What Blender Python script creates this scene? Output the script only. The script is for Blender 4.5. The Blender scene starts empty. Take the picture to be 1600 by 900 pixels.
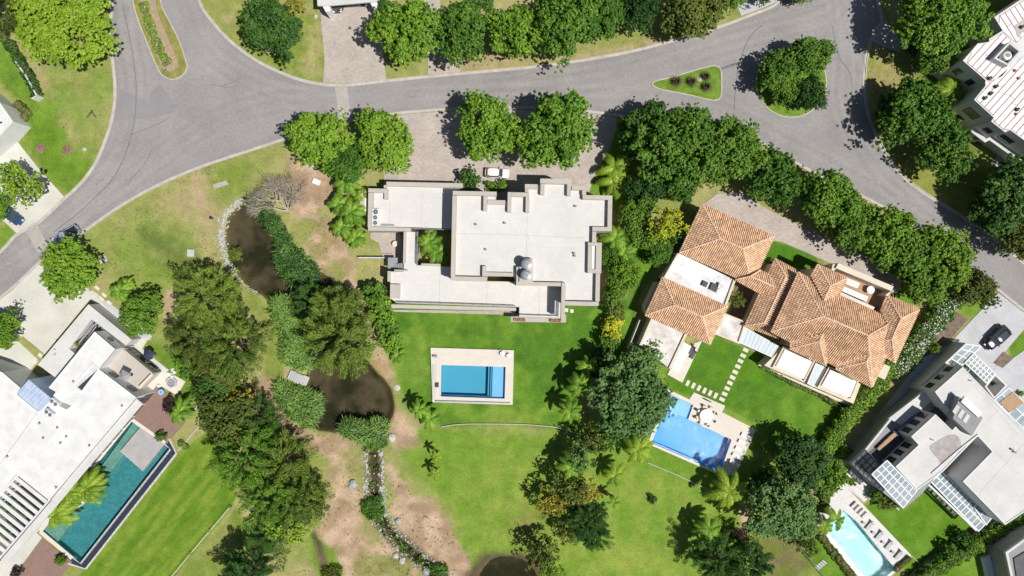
import bpy, math, random
import numpy as np
from mathutils import Vector, Matrix
R = math.radians
rng = random.Random(7)
nrs = np.random.RandomState(11)
scene = bpy.context.scene
COL = scene.collection

# ------------------------------------------------------------------ camera, sky, sun, exposure
H = 110.0            # drone height in metres
S = 8.9              # photograph pixels per metre on the ground
cam_d = bpy.data.cameras.new('camera')
cam = bpy.data.objects.new('camera', cam_d)
COL.objects.link(cam)
cam.location = (0, 0, H)
cam.rotation_euler = (0, 0, 0)
cam_d.sensor_width = 36
cam_d.lens = S * H / 1600 * 36
cam_d.clip_end = 6000
scene.camera = cam

SUN = Vector((0.534, -0.275, 1.0)).normalized()      # towards the sun
elev = math.asin(SUN.z)
azim = math.atan2(SUN.x, SUN.y)                       # clockwise from +Y
world = bpy.data.worlds.new('World')
scene.world = world
world.use_nodes = True
wn = world.node_tree
bgn = wn.nodes['Background']
sky = wn.nodes.new('ShaderNodeTexSky')
sky.sky_type = 'NISHITA'
sky.sun_disc = False
sky.sun_elevation = elev
sky.sun_rotation = azim
wn.links.new(sky.outputs[0], bgn.inputs[0])
bgn.inputs[1].default_value = 0.05
sun_d = bpy.data.lights.new('sun', 'SUN')
sun_d.energy = 4.55
sun_d.angle = R(0.5)
sun_d.color = (1.0, 0.965, 0.90)
sun = bpy.data.objects.new('sun', sun_d)
COL.objects.link(sun)
sun.rotation_euler = SUN.to_track_quat('Z', 'Y').to_euler()
sun.location = SUN * 200
scene.view_settings.view_transform = 'Standard'
scene.view_settings.look = 'None'
scene.view_settings.gamma = 1
scene.view_settings.exposure = 0.0
scene.cycles.max_bounces = 6
scene.cycles.transparent_max_bounces = 12
scene.cycles.sample_clamp_indirect = 4.0

# ------------------------------------------------------------------ helpers
def W(px, py, z=0.0):
    k = (1 - z / H) / S
    return ((px - 800) * k, (450 - py) * k, z)

def WP(pts, z=0.0):
    return [W(p[0], p[1], z)[:2] for p in pts]

_j = [0]
def jit():
    _j[0] = (_j[0] + 1) % 9
    return _j[0] * 0.0022

def smooth_line(pts, n=5, closed=False):
    """Catmull-Rom through the points"""
    P = [np.array(p, float) for p in pts]
    out = []
    N = len(P)
    rngi = range(N) if closed else range(N - 1)
    for i in rngi:
        p0 = P[(i - 1) % N] if (closed or i > 0) else P[0]
        p1 = P[i]
        p2 = P[(i + 1) % N]
        p3 = P[(i + 2) % N] if (closed or i + 2 < N) else P[-1]
        for k in range(n):
            t = k / n
            out.append(tuple(0.5 * ((2 * p1) + (-p0 + p2) * t + (2 * p0 - 5 * p1 + 4 * p2 - p3) * t * t + (-p0 + 3 * p1 - 3 * p2 + p3) * t ** 3)))
    if not closed:
        out.append(tuple(P[-1]))
    return out

def area(p):
    return 0.5 * sum(p[i][0] * p[(i + 1) % len(p)][1] - p[(i + 1) % len(p)][0] * p[i][1] for i in range(len(p)))

def inset(pts, w):
    """move a closed loop inwards by w"""
    a = area(pts)
    s = 1 if a > 0 else -1
    n = len(pts)
    out = []
    for i in range(n):
        p0, p1, p2 = pts[i - 1], pts[i], pts[(i + 1) % n]
        e1 = Vector((p1[0] - p0[0], p1[1] - p0[1])).normalized()
        e2 = Vector((p2[0] - p1[0], p2[1] - p1[1])).normalized()
        n1 = Vector((-e1.y, e1.x)) * s
        n2 = Vector((-e2.y, e2.x)) * s
        b = n1 + n2
        if b.length < 1e-6:
            b = n1.copy()
        b.normalize()
        d = w / max(0.35, b.dot(n1))
        out.append((p1[0] + b.x * d, p1[1] + b.y * d))
    return out

def offset_line(pts, d):
    n = len(pts)
    out = []
    for i in range(n):
        a = pts[max(0, i - 1)]
        b = pts[min(n - 1, i + 1)]
        e = Vector((b[0] - a[0], b[1] - a[1]))
        if e.length < 1e-9:
            e = Vector((1, 0))
        e.normalize()
        out.append((pts[i][0] - e.y * d, pts[i][1] + e.x * d))
    return out

class MB:
    def __init__(self):
        self.v = []
        self.f = []
    def add(self, vs, fs):
        o = len(self.v)
        self.v += [tuple(p) for p in vs]
        self.f += [tuple(i + o for i in f) for f in fs]
        return self
    def prism(self, pts, z0, z1):
        if area(pts) < 0:
            pts = pts[::-1]
        n = len(pts)
        vs = [(p[0], p[1], z0) for p in pts] + [(p[0], p[1], z1) for p in pts]
        fs = [tuple(range(n - 1, -1, -1)), tuple(range(n, 2 * n))]
        fs += [(i, (i + 1) % n, n + (i + 1) % n, n + i) for i in range(n)]
        return self.add(vs, fs)
    def sheet(self, pts, z):
        if area(pts) < 0:
            pts = pts[::-1]
        return self.add([(p[0], p[1], z) for p in pts], [tuple(range(len(pts)))])
    def ring(self, pts, w, z0, z1):
        if area(pts) < 0:
            pts = pts[::-1]
        q = inset(pts, w)
        n = len(pts)
        vs = [(p[0], p[1], z0) for p in pts] + [(p[0], p[1], z1) for p in pts] + [(p[0], p[1], z0) for p in q] + [(p[0], p[1], z1) for p in q]
        fs = []
        for i in range(n):
            j = (i + 1) % n
            fs += [(i, j, n + j, n + i), (n + i, n + j, 3 * n + j, 3 * n + i), (3 * n + i, 3 * n + j, 2 * n + j, 2 * n + i), (i, 2 * n + i, 2 * n + j, j)]
        return self.add(vs, fs)
    def ribbon(self, line, d0, d1, z0, z1, closed=False):
        if closed:
            line = list(line)
            a = offset_line([line[-1]] + line + [line[0]], d0)[1:-1]
            b = offset_line([line[-1]] + line + [line[0]], d1)[1:-1]
        else:
            a = offset_line(line, d0)
            b = offset_line(line, d1)
        n = len(a)
        vs = [(p[0], p[1], z1) for p in a] + [(p[0], p[1], z1) for p in b] + [(p[0], p[1], z0) for p in a] + [(p[0], p[1], z0) for p in b]
        fs = []
        for i in range(n if closed else n - 1):
            j = (i + 1) % n
            fs += [(i, j, n + j, n + i), (2 * n + i, 2 * n + j, j, i), (n + i, n + j, 3 * n + j, 3 * n + i)]
        if not closed:
            fs += [(0, n, 3 * n, 2 * n), (n - 1, 3 * n - 1, 4 * n - 1, 2 * n - 1)]
        return self.add(vs, fs)
    def box(self, c, s, rz=0.0, top=1.0):
        hx, hy, hz = s[0] / 2, s[1] / 2, s[2] / 2
        ca, sa = math.cos(rz), math.sin(rz)
        vs = []
        for dz in (-1, 1):
            k = top if dz > 0 else 1
            for dx, dy in ((-1, -1), (1, -1), (1, 1), (-1, 1)):
                x, y = dx * hx * k, dy * hy * k
                vs.append((c[0] + x * ca - y * sa, c[1] + x * sa + y * ca, c[2] + dz * hz))
        return self.add(vs, [(3, 2, 1, 0), (4, 5, 6, 7), (0, 1, 5, 4), (1, 2, 6, 5), (2, 3, 7, 6), (3, 0, 4, 7)])
    def tube(self, path, radii, n=7, cap=True):
        path = [Vector(p) for p in path]
        if not hasattr(radii, '__len__'):
            radii = [radii] * len(path)
        vs, fs = [], []
        for i, p in enumerate(path):
            d = (path[min(i + 1, len(path) - 1)] - path[max(i - 1, 0)])
            if d.length < 1e-9:
                d = Vector((0, 0, 1))
            d.normalize()
            a = d.orthogonal().normalized() if abs(d.z) < 0.9 else Vector((1, 0, 0)).cross(d).normalized()
            b = d.cross(a)
            for k in range(n):
                t = 2 * math.pi * k / n
                vs.append(p + (a * math.cos(t) + b * math.sin(t)) * radii[i])
        for i in range(len(path) - 1):
            for k in range(n):
                fs.append((i * n + k, i * n + (k + 1) % n, (i + 1) * n + (k + 1) % n, (i + 1) * n + k))
        if cap:
            fs.append(tuple(range(n - 1, -1, -1)))
            m = (len(path) - 1) * n
            fs.append(tuple(m + k for k in range(n)))
        return self.add(vs, fs)
    def disc(self, c, r, z0, z1, n=20, k=1.0):
        vs = [(c[0] + r * math.cos(2 * math.pi * i / n), c[1] + r * math.sin(2 * math.pi * i / n), z0) for i in range(n)]
        vs += [(c[0] + r * k * math.cos(2 * math.pi * i / n), c[1] + r * k * math.sin(2 * math.pi * i / n), z1) for i in range(n)]
        fs = [tuple(range(n - 1, -1, -1)), tuple(range(n, 2 * n))] + [(i, (i + 1) % n, n + (i + 1) % n, n + i) for i in range(n)]
        return self.add(vs, fs)
    def bar(self, a, b, w, h):
        a, b = Vector(a), Vector(b)
        d = b - a
        rz = math.atan2(d.y, d.x)
        L = Vector((d.x, d.y)).length
        c = (a + b) / 2
        i0 = len(self.v)
        self.box(c, (L, w, h), rz)
        for i in range(i0, i0 + 8):
            x = self.v[i]
            t = ((x[0] - c.x) * math.cos(rz) + (x[1] - c.y) * math.sin(rz)) / max(L, 1e-6)
            self.v[i] = (x[0], x[1], x[2] + t * d.z)
        return self
    def rock(self, c, r, h, n=7, rr=None):
        rr = rr or rng
        vs = []
        ph = rr.random() * 6
        for lev, (k, z) in enumerate(((1, 0), (0.85, 0.6), (0.45, 1))):
            for i in range(n):
                t = 2 * math.pi * i / n + ph
                q = r * k * (0.75 + 0.5 * rr.random())
                vs.append((c[0] + q * math.cos(t), c[1] + q * math.sin(t), c[2] + h * z * (0.9 + 0.2 * rr.random()) - 0.03))
        fs = []
        for l in range(2):
            for i in range(n):
                fs.append((l * n + i, l * n + (i + 1) % n, (l + 1) * n + (i + 1) % n, (l + 1) * n + i))
        fs.append(tuple(2 * n + i for i in range(n)))
        return self.add(vs, fs)
    def mesh(self, name, off=(0, 0, 0)):
        me = bpy.data.meshes.new(name)
        me.from_pydata([(v[0] - off[0], v[1] - off[1], v[2] - off[2]) for v in self.v], [], self.f)
        me.update()
        return me

def tag(o, label=None, cat=None, group=None, kind=None):
    if label: o['label'] = label
    if cat: o['category'] = cat
    if group: o['group'] = group
    if kind: o['kind'] = kind
    return o

def origin_of(p):
    off = Vector((0, 0, 0))
    while p is not None:
        off += Vector(p.location)
        p = p.parent
    return off

def put(mb, name, mat, parent=None, smooth=False, label=None, local=False, kind=None):
    """link a builder's shapes as ONE mesh object; a part of parent if given (coordinates are world ones unless local)"""
    off = (0, 0, 0)
    me_loc = Vector((0, 0, 0))
    if parent is not None and not local:
        off = origin_of(parent)
    me = mb.mesh(name, off)
    if mat is not None:
        me.materials.append(mat)
    if smooth:
        me.polygons.foreach_set('use_smooth', [True] * len(me.polygons))
    o = bpy.data.objects.new(name, me)
    COL.objects.link(o)
    o.parent = parent
    if label: o['label'] = label
    if kind: o['kind'] = kind
    return o

def share(me, name, parent=None, loc=(0, 0, 0), rz=0, sc=1.0, mat=None, rot=None):
    o = bpy.data.objects.new(name, me)
    COL.objects.link(o)
    o.parent = parent
    o.location = loc
    o.rotation_euler = rot if rot else (0, 0, rz)
    o.scale = (sc, sc, sc) if not hasattr(sc, '__len__') else sc
    if mat is not None:
        if len(me.materials) == 0:
            me.materials.append(mat)
        o.material_slots[0].link = 'OBJECT'
        o.material_slots[0].material = mat
    return o

def thing(name, label, cat, loc=(0, 0, 0), rz=0, group=None):
    o = bpy.data.objects.new(name, None)
    o.empty_display_size = 0.3
    COL.objects.link(o)
    o.location = loc
    o.rotation_euler = (0, 0, rz)
    return tag(o, label, cat, group)

def struct(mb, name, mat, smooth=False, parent=None):
    o = put(mb, name, mat, parent, smooth)
    if parent is None:
        o['kind'] = 'structure'
    return o

def copy_tree(o, parent=None, loc=None, rz=None, label=None, sc=None):
    c = o.copy()
    COL.objects.link(c)
    c.parent = parent
    if loc is not None: c.location = loc
    if rz is not None: c.rotation_euler = (0, 0, rz)
    if sc is not None: c.scale = (sc, sc, sc)
    if label: c['label'] = label
    for ch in list(o.children):
        copy_tree(ch, c)
    return c

# ------------------------------------------------------------------ materials
def new_mat(name):
    m = bpy.data.materials.new(name)
    m.use_nodes = True
    nt = m.node_tree
    b = nt.nodes['Principled BSDF']
    return m, nt, b

def mat(name, col, rough=0.75, var=0.12, scale=1.5, detail=5, bump=0.0, bscale=None, metal=0.0, col2=None, island=0.0, spec=0.3, fine=0.0, objvar=0.0):
    """plain material: base colour broken up by large and fine noise, optional second colour, bump and per-piece tone"""
    m, nt, b = new_mat(name)
    N, L = nt.nodes, nt.links
    tc = N.new('ShaderNodeNewGeometry')
    nz = N.new('ShaderNodeTexNoise'); nz.inputs['Scale'].default_value = scale; nz.inputs['Detail'].default_value = detail
    nz.inputs['Roughness'].default_value = 0.6
    L.new(tc.outputs['Position'], nz.inputs['Vector'])
    rp = N.new('ShaderNodeValToRGB')
    c2 = col2 if col2 else tuple(min(1, c * (1 + var)) for c in col)
    c1 = tuple(c * (1 - var) for c in col) if not col2 else col
    rp.color_ramp.elements[0].position = 0.35; rp.color_ramp.elements[1].position = 0.65
    rp.color_ramp.elements[0].color = (*c1, 1); rp.color_ramp.elements[1].color = (*c2, 1)
    L.new(nz.outputs['Fac'], rp.inputs['Fac'])
    out = rp.outputs['Color']
    if fine:
        n2 = N.new('ShaderNodeTexNoise'); n2.inputs['Scale'].default_value = scale * 9; n2.inputs['Detail'].default_value = 4
        L.new(tc.outputs['Position'], n2.inputs['Vector'])
        mr = N.new('ShaderNodeMapRange'); mr.inputs[1].default_value = 0.3; mr.inputs[2].default_value = 0.7
        mr.inputs[3].default_value = 1 - fine; mr.inputs[4].default_value = 1 + fine
        L.new(n2.outputs['Fac'], mr.inputs[0])
        mx = N.new('ShaderNodeVectorMath'); mx.operation = 'SCALE'
        L.new(out, mx.inputs[0]); L.new(mr.outputs[0], mx.inputs['Scale'])
        out = mx.outputs[0]
    if island:
        mr = N.new('ShaderNodeMapRange'); mr.inputs[3].default_value = 1 - island; mr.inputs[4].default_value = 1 + island
        L.new(tc.outputs['Random Per Island'], mr.inputs[0])
        mx = N.new('ShaderNodeVectorMath'); mx.operation = 'SCALE'
        L.new(out, mx.inputs[0]); L.new(mr.outputs[0], mx.inputs['Scale'])
        out = mx.outputs[0]
    if objvar:
        oi = N.new('ShaderNodeObjectInfo')
        mr = N.new('ShaderNodeMapRange'); mr.inputs[3].default_value = 1 - objvar; mr.inputs[4].default_value = 1 + objvar
        L.new(oi.outputs['Random'], mr.inputs[0])
        mx = N.new('ShaderNodeVectorMath'); mx.operation = 'SCALE'
        L.new(out, mx.inputs[0]); L.new(mr.outputs[0], mx.inputs['Scale'])
        out = mx.outputs[0]
    L.new(out, b.inputs['Base Color'])
    b.inputs['Roughness'].default_value = rough
    b.inputs['Metallic'].default_value = metal
    b.inputs['Specular IOR Level'].default_value = spec
    if bump:
        nb = N.new('ShaderNodeTexNoise'); nb.inputs['Scale'].default_value = bscale or scale * 6; nb.inputs['Detail'].default_value = 3
        L.new(tc.outputs['Position'], nb.inputs['Vector'])
        bp = N.new('ShaderNodeBump'); bp.inputs['Strength'].default_value = bump; bp.inputs['Distance'].default_value = 0.05
        L.new(nb.outputs['Fac'], bp.inputs['Height']); L.new(bp.outputs[0], b.inputs['Normal'])
    return m

def mat_paved(name, col, size=0.9, ratio=0.5, joint=0.02, jdark=0.75, rot=0.0, var=0.06, rough=0.7, stain=0.15, sscale=0.25, squash=1.0):
    """slabs too small to part at this distance: brick pattern in the plane of the ground, stained by noise"""
    m, nt, b = new_mat(name)
    N, L = nt.nodes, nt.links
    g = N.new('ShaderNodeNewGeometry')
    mp = N.new('ShaderNodeMapping'); mp.inputs['Rotation'].default_value = (0, 0, rot)
    L.new(g.outputs['Position'], mp.inputs['Vector'])
    br = N.new('ShaderNodeTexBrick')
    br.inputs['Scale'].default_value = 1.0
    br.inputs['Brick Width'].default_value = size
    br.inputs['Row Height'].default_value = size * ratio
    br.inputs['Mortar Size'].default_value = joint
    br.inputs['Mortar Smooth'].default_value = 0.3
    br.inputs['Color1'].default_value = (*[c * (1 - var) for c in col], 1)
    br.inputs['Color2'].default_value = (*[min(1, c * (1 + var)) for c in col], 1)
    br.inputs['Mortar'].default_value = (*[c * jdark for c in col], 1)
    L.new(mp.outputs[0], br.inputs['Vector'])
    nz = N.new('ShaderNodeTexNoise'); nz.inputs['Scale'].default_value = sscale; nz.inputs['Detail'].default_value = 8; nz.inputs['Roughness'].default_value = 0.65
    L.new(g.outputs['Position'], nz.inputs['Vector'])
    mr = N.new('ShaderNodeMapRange'); mr.inputs[1].default_value = 0.3; mr.inputs[2].default_value = 0.7
    mr.inputs[3].default_value = 1 - stain; mr.inputs[4].default_value = 1 + stain * 0.5
    L.new(nz.outputs['Fac'], mr.inputs[0])
    mx = N.new('ShaderNodeVectorMath'); mx.operation = 'SCALE'
    L.new(br.outputs['Color'], mx.inputs[0]); L.new(mr.outputs[0], mx.inputs['Scale'])
    L.new(mx.outputs[0], b.inputs['Base Color'])
    b.inputs['Roughness'].default_value = rough
    b.inputs['Specular IOR Level'].default_value = 0.3
    return m

def mat_leaf(name, c1, c2, trans=0.28, scale=0.35, island=0.35):
    m, nt, b = new_mat(name)
    N, L = nt.nodes, nt.links
    g = N.new('ShaderNodeNewGeometry')
    nz = N.new('ShaderNodeTexNoise'); nz.inputs['Scale'].default_value = scale; nz.inputs['Detail'].default_value = 3
    L.new(g.outputs['Position'], nz.inputs['Vector'])
    oi = N.new('ShaderNodeObjectInfo')
    a = N.new('ShaderNodeMath'); a.operation = 'MULTIPLY_ADD'; a.inputs[1].default_value = 0.45; a.inputs[2].default_value = -0.22
    L.new(oi.outputs['Random'], a.inputs[0])
    a2 = N.new('ShaderNodeMath'); a2.operation = 'ADD'
    L.new(nz.outputs['Fac'], a2.inputs[0]); L.new(a.outputs[0], a2.inputs[1])
    ri = N.new('ShaderNodeMath'); ri.operation = 'MULTIPLY_ADD'; ri.inputs[1].default_value = 0.5; ri.inputs[2].default_value = -0.25
    L.new(g.outputs['Random Per Island'], ri.inputs[0])
    a3 = N.new('ShaderNodeMath'); a3.operation = 'ADD'
    L.new(a2.outputs[0], a3.inputs[0]); L.new(ri.outputs[0], a3.inputs[1])
    rp = N.new('ShaderNodeValToRGB')
    rp.color_ramp.elements[0].position = 0.25; rp.color_ramp.elements[1].position = 0.75
    rp.color_ramp.elements[0].color = (*c1, 1); rp.color_ramp.elements[1].color = (*c2, 1)
    L.new(a3.outputs[0], rp.inputs['Fac'])
    mr = N.new('ShaderNodeMapRange'); mr.inputs[3].default_value = 1 - island; mr.inputs[4].default_value = 1 + island
    L.new(g.outputs['Random Per Island'], mr.inputs[0])
    mx = N.new('ShaderNodeVectorMath'); mx.operation = 'SCALE'
    L.new(rp.outputs['Color'], mx.inputs[0]); L.new(mr.outputs[0], mx.inputs['Scale'])
    L.new(mx.outputs[0], b.inputs['Base Color'])
    b.inputs['Roughness'].default_value = 0.5
    b.inputs['Specular IOR Level'].default_value = 0.35
    t = N.new('ShaderNodeBsdfTranslucent')
    tm = N.new('ShaderNodeVectorMath'); tm.operation = 'MULTIPLY'; tm.inputs[1].default_value = (1.35, 1.25, 0.6)
    L.new(mx.outputs[0], tm.inputs[0]); L.new(tm.outputs[0], t.inputs['Color'])
    ms = N.new('ShaderNodeMixShader'); ms.inputs[0].default_value = trans
    L.new(b.outputs[0], ms.inputs[1]); L.new(t.outputs[0], ms.inputs[2])
    L.new(ms.outputs[0], N['Material Output'].inputs['Surface'])
    return m

def mat_water(name, tint, wave=0.5, wscale=1.2, rough=0.03):
    """thin clear water: tinted see-through film under a rippled fresnel reflection"""
    m, nt, b = new_mat(name)
    N, L = nt.nodes, nt.links
    N.remove(b)
    g = N.new('ShaderNodeNewGeometry')
    nz = N.new('ShaderNodeTexNoise'); nz.inputs['Scale'].default_value = wscale; nz.inputs['Detail'].default_value = 4; nz.inputs['Distortion'].default_value = 0.6
    L.new(g.outputs['Position'], nz.inputs['Vector'])
    bp = N.new('ShaderNodeBump'); bp.inputs['Strength'].default_value = wave; bp.inputs['Distance'].default_value = 0.3
    L.new(nz.outputs['Fac'], bp.inputs['Height'])
    gl = N.new('ShaderNodeBsdfGlossy'); gl.inputs['Roughness'].default_value = rough
    L.new(bp.outputs[0], gl.inputs['Normal'])
    tr = N.new('ShaderNodeBsdfTransparent'); tr.inputs['Color'].default_value = (*tint, 1)
    fr = N.new('ShaderNodeFresnel'); fr.inputs['IOR'].default_value = 1.33
    L.new(bp.outputs[0], fr.inputs['Normal'])
    ms = N.new('ShaderNodeMixShader')
    L.new(fr.outputs[0], ms.inputs[0]); L.new(tr.outputs[0], ms.inputs[1]); L.new(gl.outputs[0], ms.inputs[2])
    L.new(ms.outputs[0], N['Material Output'].inputs['Surface'])
    return m

M = {}
M['asphalt'] = mat('asphalt', (0.305, 0.287, 0.283), 0.9, 0.07, 0.22, 10, bump=0.3, bscale=30, fine=0.09)
_m = M['asphalt']; _nt = _m.node_tree; _b = _nt.nodes['Principled BSDF']; _src = _b.inputs['Base Color'].links[0].from_socket
_a = _nt.nodes.new('ShaderNodeAttribute'); _a.attribute_name = 'wear'
_ad = _nt.nodes.new('ShaderNodeMath'); _ad.operation = 'ADD'; _ad.inputs[1].default_value = 1.0; _nt.links.new(_a.outputs['Fac'], _ad.inputs[0])
_sc = _nt.nodes.new('ShaderNodeVectorMath'); _sc.operation = 'SCALE'; _nt.links.new(_src, _sc.inputs[0]); _nt.links.new(_ad.outputs[0], _sc.inputs['Scale']); _nt.links.new(_sc.outputs[0], _b.inputs['Base Color'])
M['asphalt_dark'] = mat('asphalt_patch', (0.275, 0.26, 0.27), 0.9, 0.05, 0.3, 6, fine=0.05)
M['asphalt_lite'] = mat('asphalt_worn', (0.35, 0.325, 0.32), 0.9, 0.05, 0.3, 6, fine=0.05)
M['tar'] = mat('tar_seal', (0.17, 0.165, 0.17), 0.8, 0.2, 2)
M['kerb'] = mat('kerb_concrete', (0.50, 0.46, 0.42), 0.85, 0.12, 0.8, 6, fine=0.06)
M['cross'] = mat_paved('crossing_slabs', (0.46, 0.42, 0.39), 0.5, 1.0, 0.03, 0.8, R(4), 0.05, 0.85, 0.12)
M['pavers'] = mat_paved('drive_pavers', (0.51, 0.445, 0.40), 0.42, 0.5, 0.03, 0.78, R(12), 0.12, 0.9, 0.16, 0.3)
M['concrete'] = mat('pale_concrete', (0.60, 0.59, 0.53), 0.85, 0.08, 0.25, 9, fine=0.04)
M['concrete_grey'] = mat('grey_concrete', (0.50, 0.50, 0.52), 0.85, 0.10, 0.3, 9, fine=0.05)
M['terrace_red'] = mat_paved('terrace_tiles', (0.29, 0.19, 0.155), 0.6, 0.25, 0.02, 0.82, R(-50), 0.10, 0.75, 0.08)
M['deck_cream'] = mat_paved('pool_deck_stone', (0.70, 0.64, 0.56), 0.6, 1.0, 0.012, 0.9, R(0), 0.03, 0.75, 0.05)
M['deck_white'] = mat_paved('white_deck_stone', (0.68, 0.66, 0.64), 0.9, 0.5, 0.014, 0.88, R(-41), 0.04, 0.75, 0.06)
M['roof_main'] = mat_paved('light_roof_slabs', (0.665, 0.65, 0.62), 0.82, 1.0, 0.02, 0.9, R(-1.2), 0.03, 0.85, 0.07, 0.15)
M['parapet'] = mat('beige_render', (0.50, 0.455, 0.405), 0.9, 0.04, 0.5, 6, fine=0.03)
M['cream'] = mat('cream_render', (0.70, 0.62, 0.50), 0.9, 0.06, 0.6, 6, fine=0.04)
M['white'] = mat('white_membrane', (0.71, 0.71, 0.70), 0.8, 0.09, 0.5, 12, fine=0.03)
M['white_clean'] = mat('white_paint', (0.82, 0.82, 0.81), 0.6, 0.02, 1.0)
M['grey_roof'] = mat('pale_grey_roof', (0.60, 0.60, 0.59), 0.85, 0.06, 0.3, 9, fine=0.04)
M['grey_roof2'] = mat('grey_membrane', (0.62, 0.61, 0.595), 0.85, 0.07, 0.25, 9, fine=0.04)
M['grey_mid'] = mat('mid_grey_render', (0.30, 0.30, 0.31), 0.85, 0.08, 0.5, 6)
M['wall_white'] = mat('white_wall_render', (0.66, 0.66, 0.66), 0.85, 0.05, 0.6, 6)
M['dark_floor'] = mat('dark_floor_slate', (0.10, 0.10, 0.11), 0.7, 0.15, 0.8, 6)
M['stained'] = mat('stained_flat_roof', (0.52, 0.48, 0.45), 0.9, col2=(0.80, 0.78, 0.75), scale=0.55, detail=12, fine=0.05)
M['weather_white'] = mat('weathered_white_roof', (0.58, 0.58, 0.58), 0.9, col2=(0.86, 0.86, 0.86), scale=0.45, detail=12)
M['wood'] = mat('light_wood', (0.42, 0.27, 0.16), 0.7, 0.15, 3, 6)
M['steel'] = mat('galvanised_steel', (0.50, 0.52, 0.54), 0.4, 0.06, 2, metal=0.6)
M['dark_metal'] = mat('dark_metal', (0.05, 0.05, 0.055), 0.5, 0.1, 4)
M['ac_white'] = mat('appliance_white', (0.72, 0.73, 0.74), 0.5, 0.03, 3)
M['black'] = mat('black_rubber', (0.02, 0.02, 0.022), 0.7, 0.1, 4)
M['tile'] = mat('terracotta_tile', (0.80, 0.53, 0.335), 0.85, 0.12, 0.5, 6, island=0.24, fine=0.08)
M['tile_base'] = mat('tile_bedding', (0.36, 0.21, 0.14), 0.9, 0.15, 1.0)
M['ridge'] = mat('ridge_tile', (0.76, 0.53, 0.39), 0.85, 0.12, 1.0, island=0.2)
M['stone'] = mat('pale_stone', (0.46, 0.45, 0.43), 0.9, 0.2, 3, bump=0.3, island=0.3, objvar=0.12)
M['boulder'] = mat('grey_boulder', (0.38, 0.38, 0.38), 0.9, 0.25, 3, bump=0.4)
M['mulch'] = mat('mulch', (0.24, 0.16, 0.12), 0.95, 0.3, 3, 8, bump=0.5, fine=0.2)
M['soil'] = mat('soil_bed', (0.20, 0.15, 0.12), 0.95, 0.3, 1.5, 8, bump=0.5, fine=0.25)
M['gravel'] = mat('gravel', (0.40, 0.40, 0.40), 0.95, 0.15, 2, 8, bump=0.5, fine=0.2)
M['bark'] = mat('bark', (0.19, 0.14, 0.10), 0.95, 0.25, 3, 6, bump=0.5)
M['bark_grey'] = mat('grey_dead_bark', (0.46, 0.39, 0.34), 0.95, 0.2, 3, 6, bump=0.4)
M['grass_is'] = mat('island_grass', (0.15, 0.25, 0.03), 0.95, 0.25, 0.9, 8, bump=0.6, bscale=14, fine=0.18)
M['grass_dry'] = mat('dry_verge_grass', (0.26, 0.25, 0.07), 0.95, 0.22, 0.7, 8, bump=0.6, bscale=14, fine=0.15)
M['pool_blue'] = mat_paved('pool_mosaic_blue', (0.07, 0.36, 0.50), 0.25, 1.0, 0.02, 0.9, 0, 0.04, 0.5, 0.05)
M['pool_blue2'] = mat_paved('pool_mosaic_bright_blue', (0.07, 0.37, 0.70), 0.25, 1.0, 0.02, 0.92, R(-25), 0.04, 0.5, 0.05)
M['pool_shallow'] = mat_paved('pool_steps_light_blue', (0.22, 0.50, 0.80), 0.25, 1.0, 0.02, 0.92, 0, 0.04, 0.5, 0.05)
M['pool_teal'] = mat_paved('pool_stone_teal', (0.075, 0.27, 0.285), 0.3, 1.0, 0.03, 0.75, R(-50), 0.18, 0.5, 0.2, 0.8)
M['pool_green'] = mat_paved('pool_stone_green', (0.21, 0.35, 0.28), 0.3, 1.0, 0.03, 0.8, R(-50), 0.12, 0.5, 0.2, 0.8)
M['pool_aqua'] = mat_paved('pool_plaster_aqua', (0.27, 0.62, 0.65), 0.25, 1.0, 0.02, 0.95, R(-41), 0.03, 0.5, 0.05)
M['mud'] = mat('pond_mud', (0.10, 0.075, 0.045), 0.95, 0.35, 0.35, 9, fine=0.15)
M['water_pool'] = mat_water('pool_water', (0.90, 0.97, 1.0), 0.22, 1.3, 0.04)
M['water_teal'] = mat_water('dark_pool_water', (0.80, 0.95, 0.97), 0.18, 2.0, 0.04)
M['water_choppy'] = mat_water('rippled_pool_water', (0.93, 0.98, 1.0), 0.66, 1.2, 0.045)
M['water_pond'] = mat_water('pond_water', (0.66, 0.64, 0.56), 0.10, 0.6, 0.03)
M['infinity'] = mat('dark_channel_stone', (0.035, 0.045, 0.07), 0.35, 0.1, 2, spec=0.5)
M['glass'] = mat('window_glass', (0.05, 0.065, 0.08), 0.08, 0.05, 1, spec=0.8)
def mat_pane(name, tint, glossf=0.12):
    m, nt, b = new_mat(name)
    N, L = nt.nodes, nt.links
    b.inputs['Base Color'].default_value = (*tint, 1)
    b.inputs['Roughness'].default_value = 0.03
    b.inputs['Specular IOR Level'].default_value = 0.4
    b.inputs['Alpha'].default_value = 0.5
    return m
M['pane'] = mat_pane('pergola_glass', (0.42, 0.52, 0.58))
M['leaf_bright'] = mat_leaf('leaf_bright', (0.08, 0.215, 0.015), (0.26, 0.43, 0.035))
M['leaf_mid'] = mat_leaf('leaf_mid', (0.06, 0.175, 0.014), (0.19, 0.345, 0.035))
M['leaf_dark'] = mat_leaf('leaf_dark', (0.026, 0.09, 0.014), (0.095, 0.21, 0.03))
M['leaf_lime'] = mat_leaf('leaf_lime', (0.14, 0.27, 0.02), (0.32, 0.47, 0.04))
M['leaf_yellow'] = mat_leaf('leaf_yellow', (0.34, 0.42, 0.02), (0.66, 0.66, 0.05))
M['leaf_blue'] = mat_leaf('leaf_blue_green', (0.095, 0.20, 0.05), (0.25, 0.42, 0.12))
M['leaf_olive'] = mat_leaf('leaf_olive', (0.08, 0.12, 0.016), (0.20, 0.25, 0.04))
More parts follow.
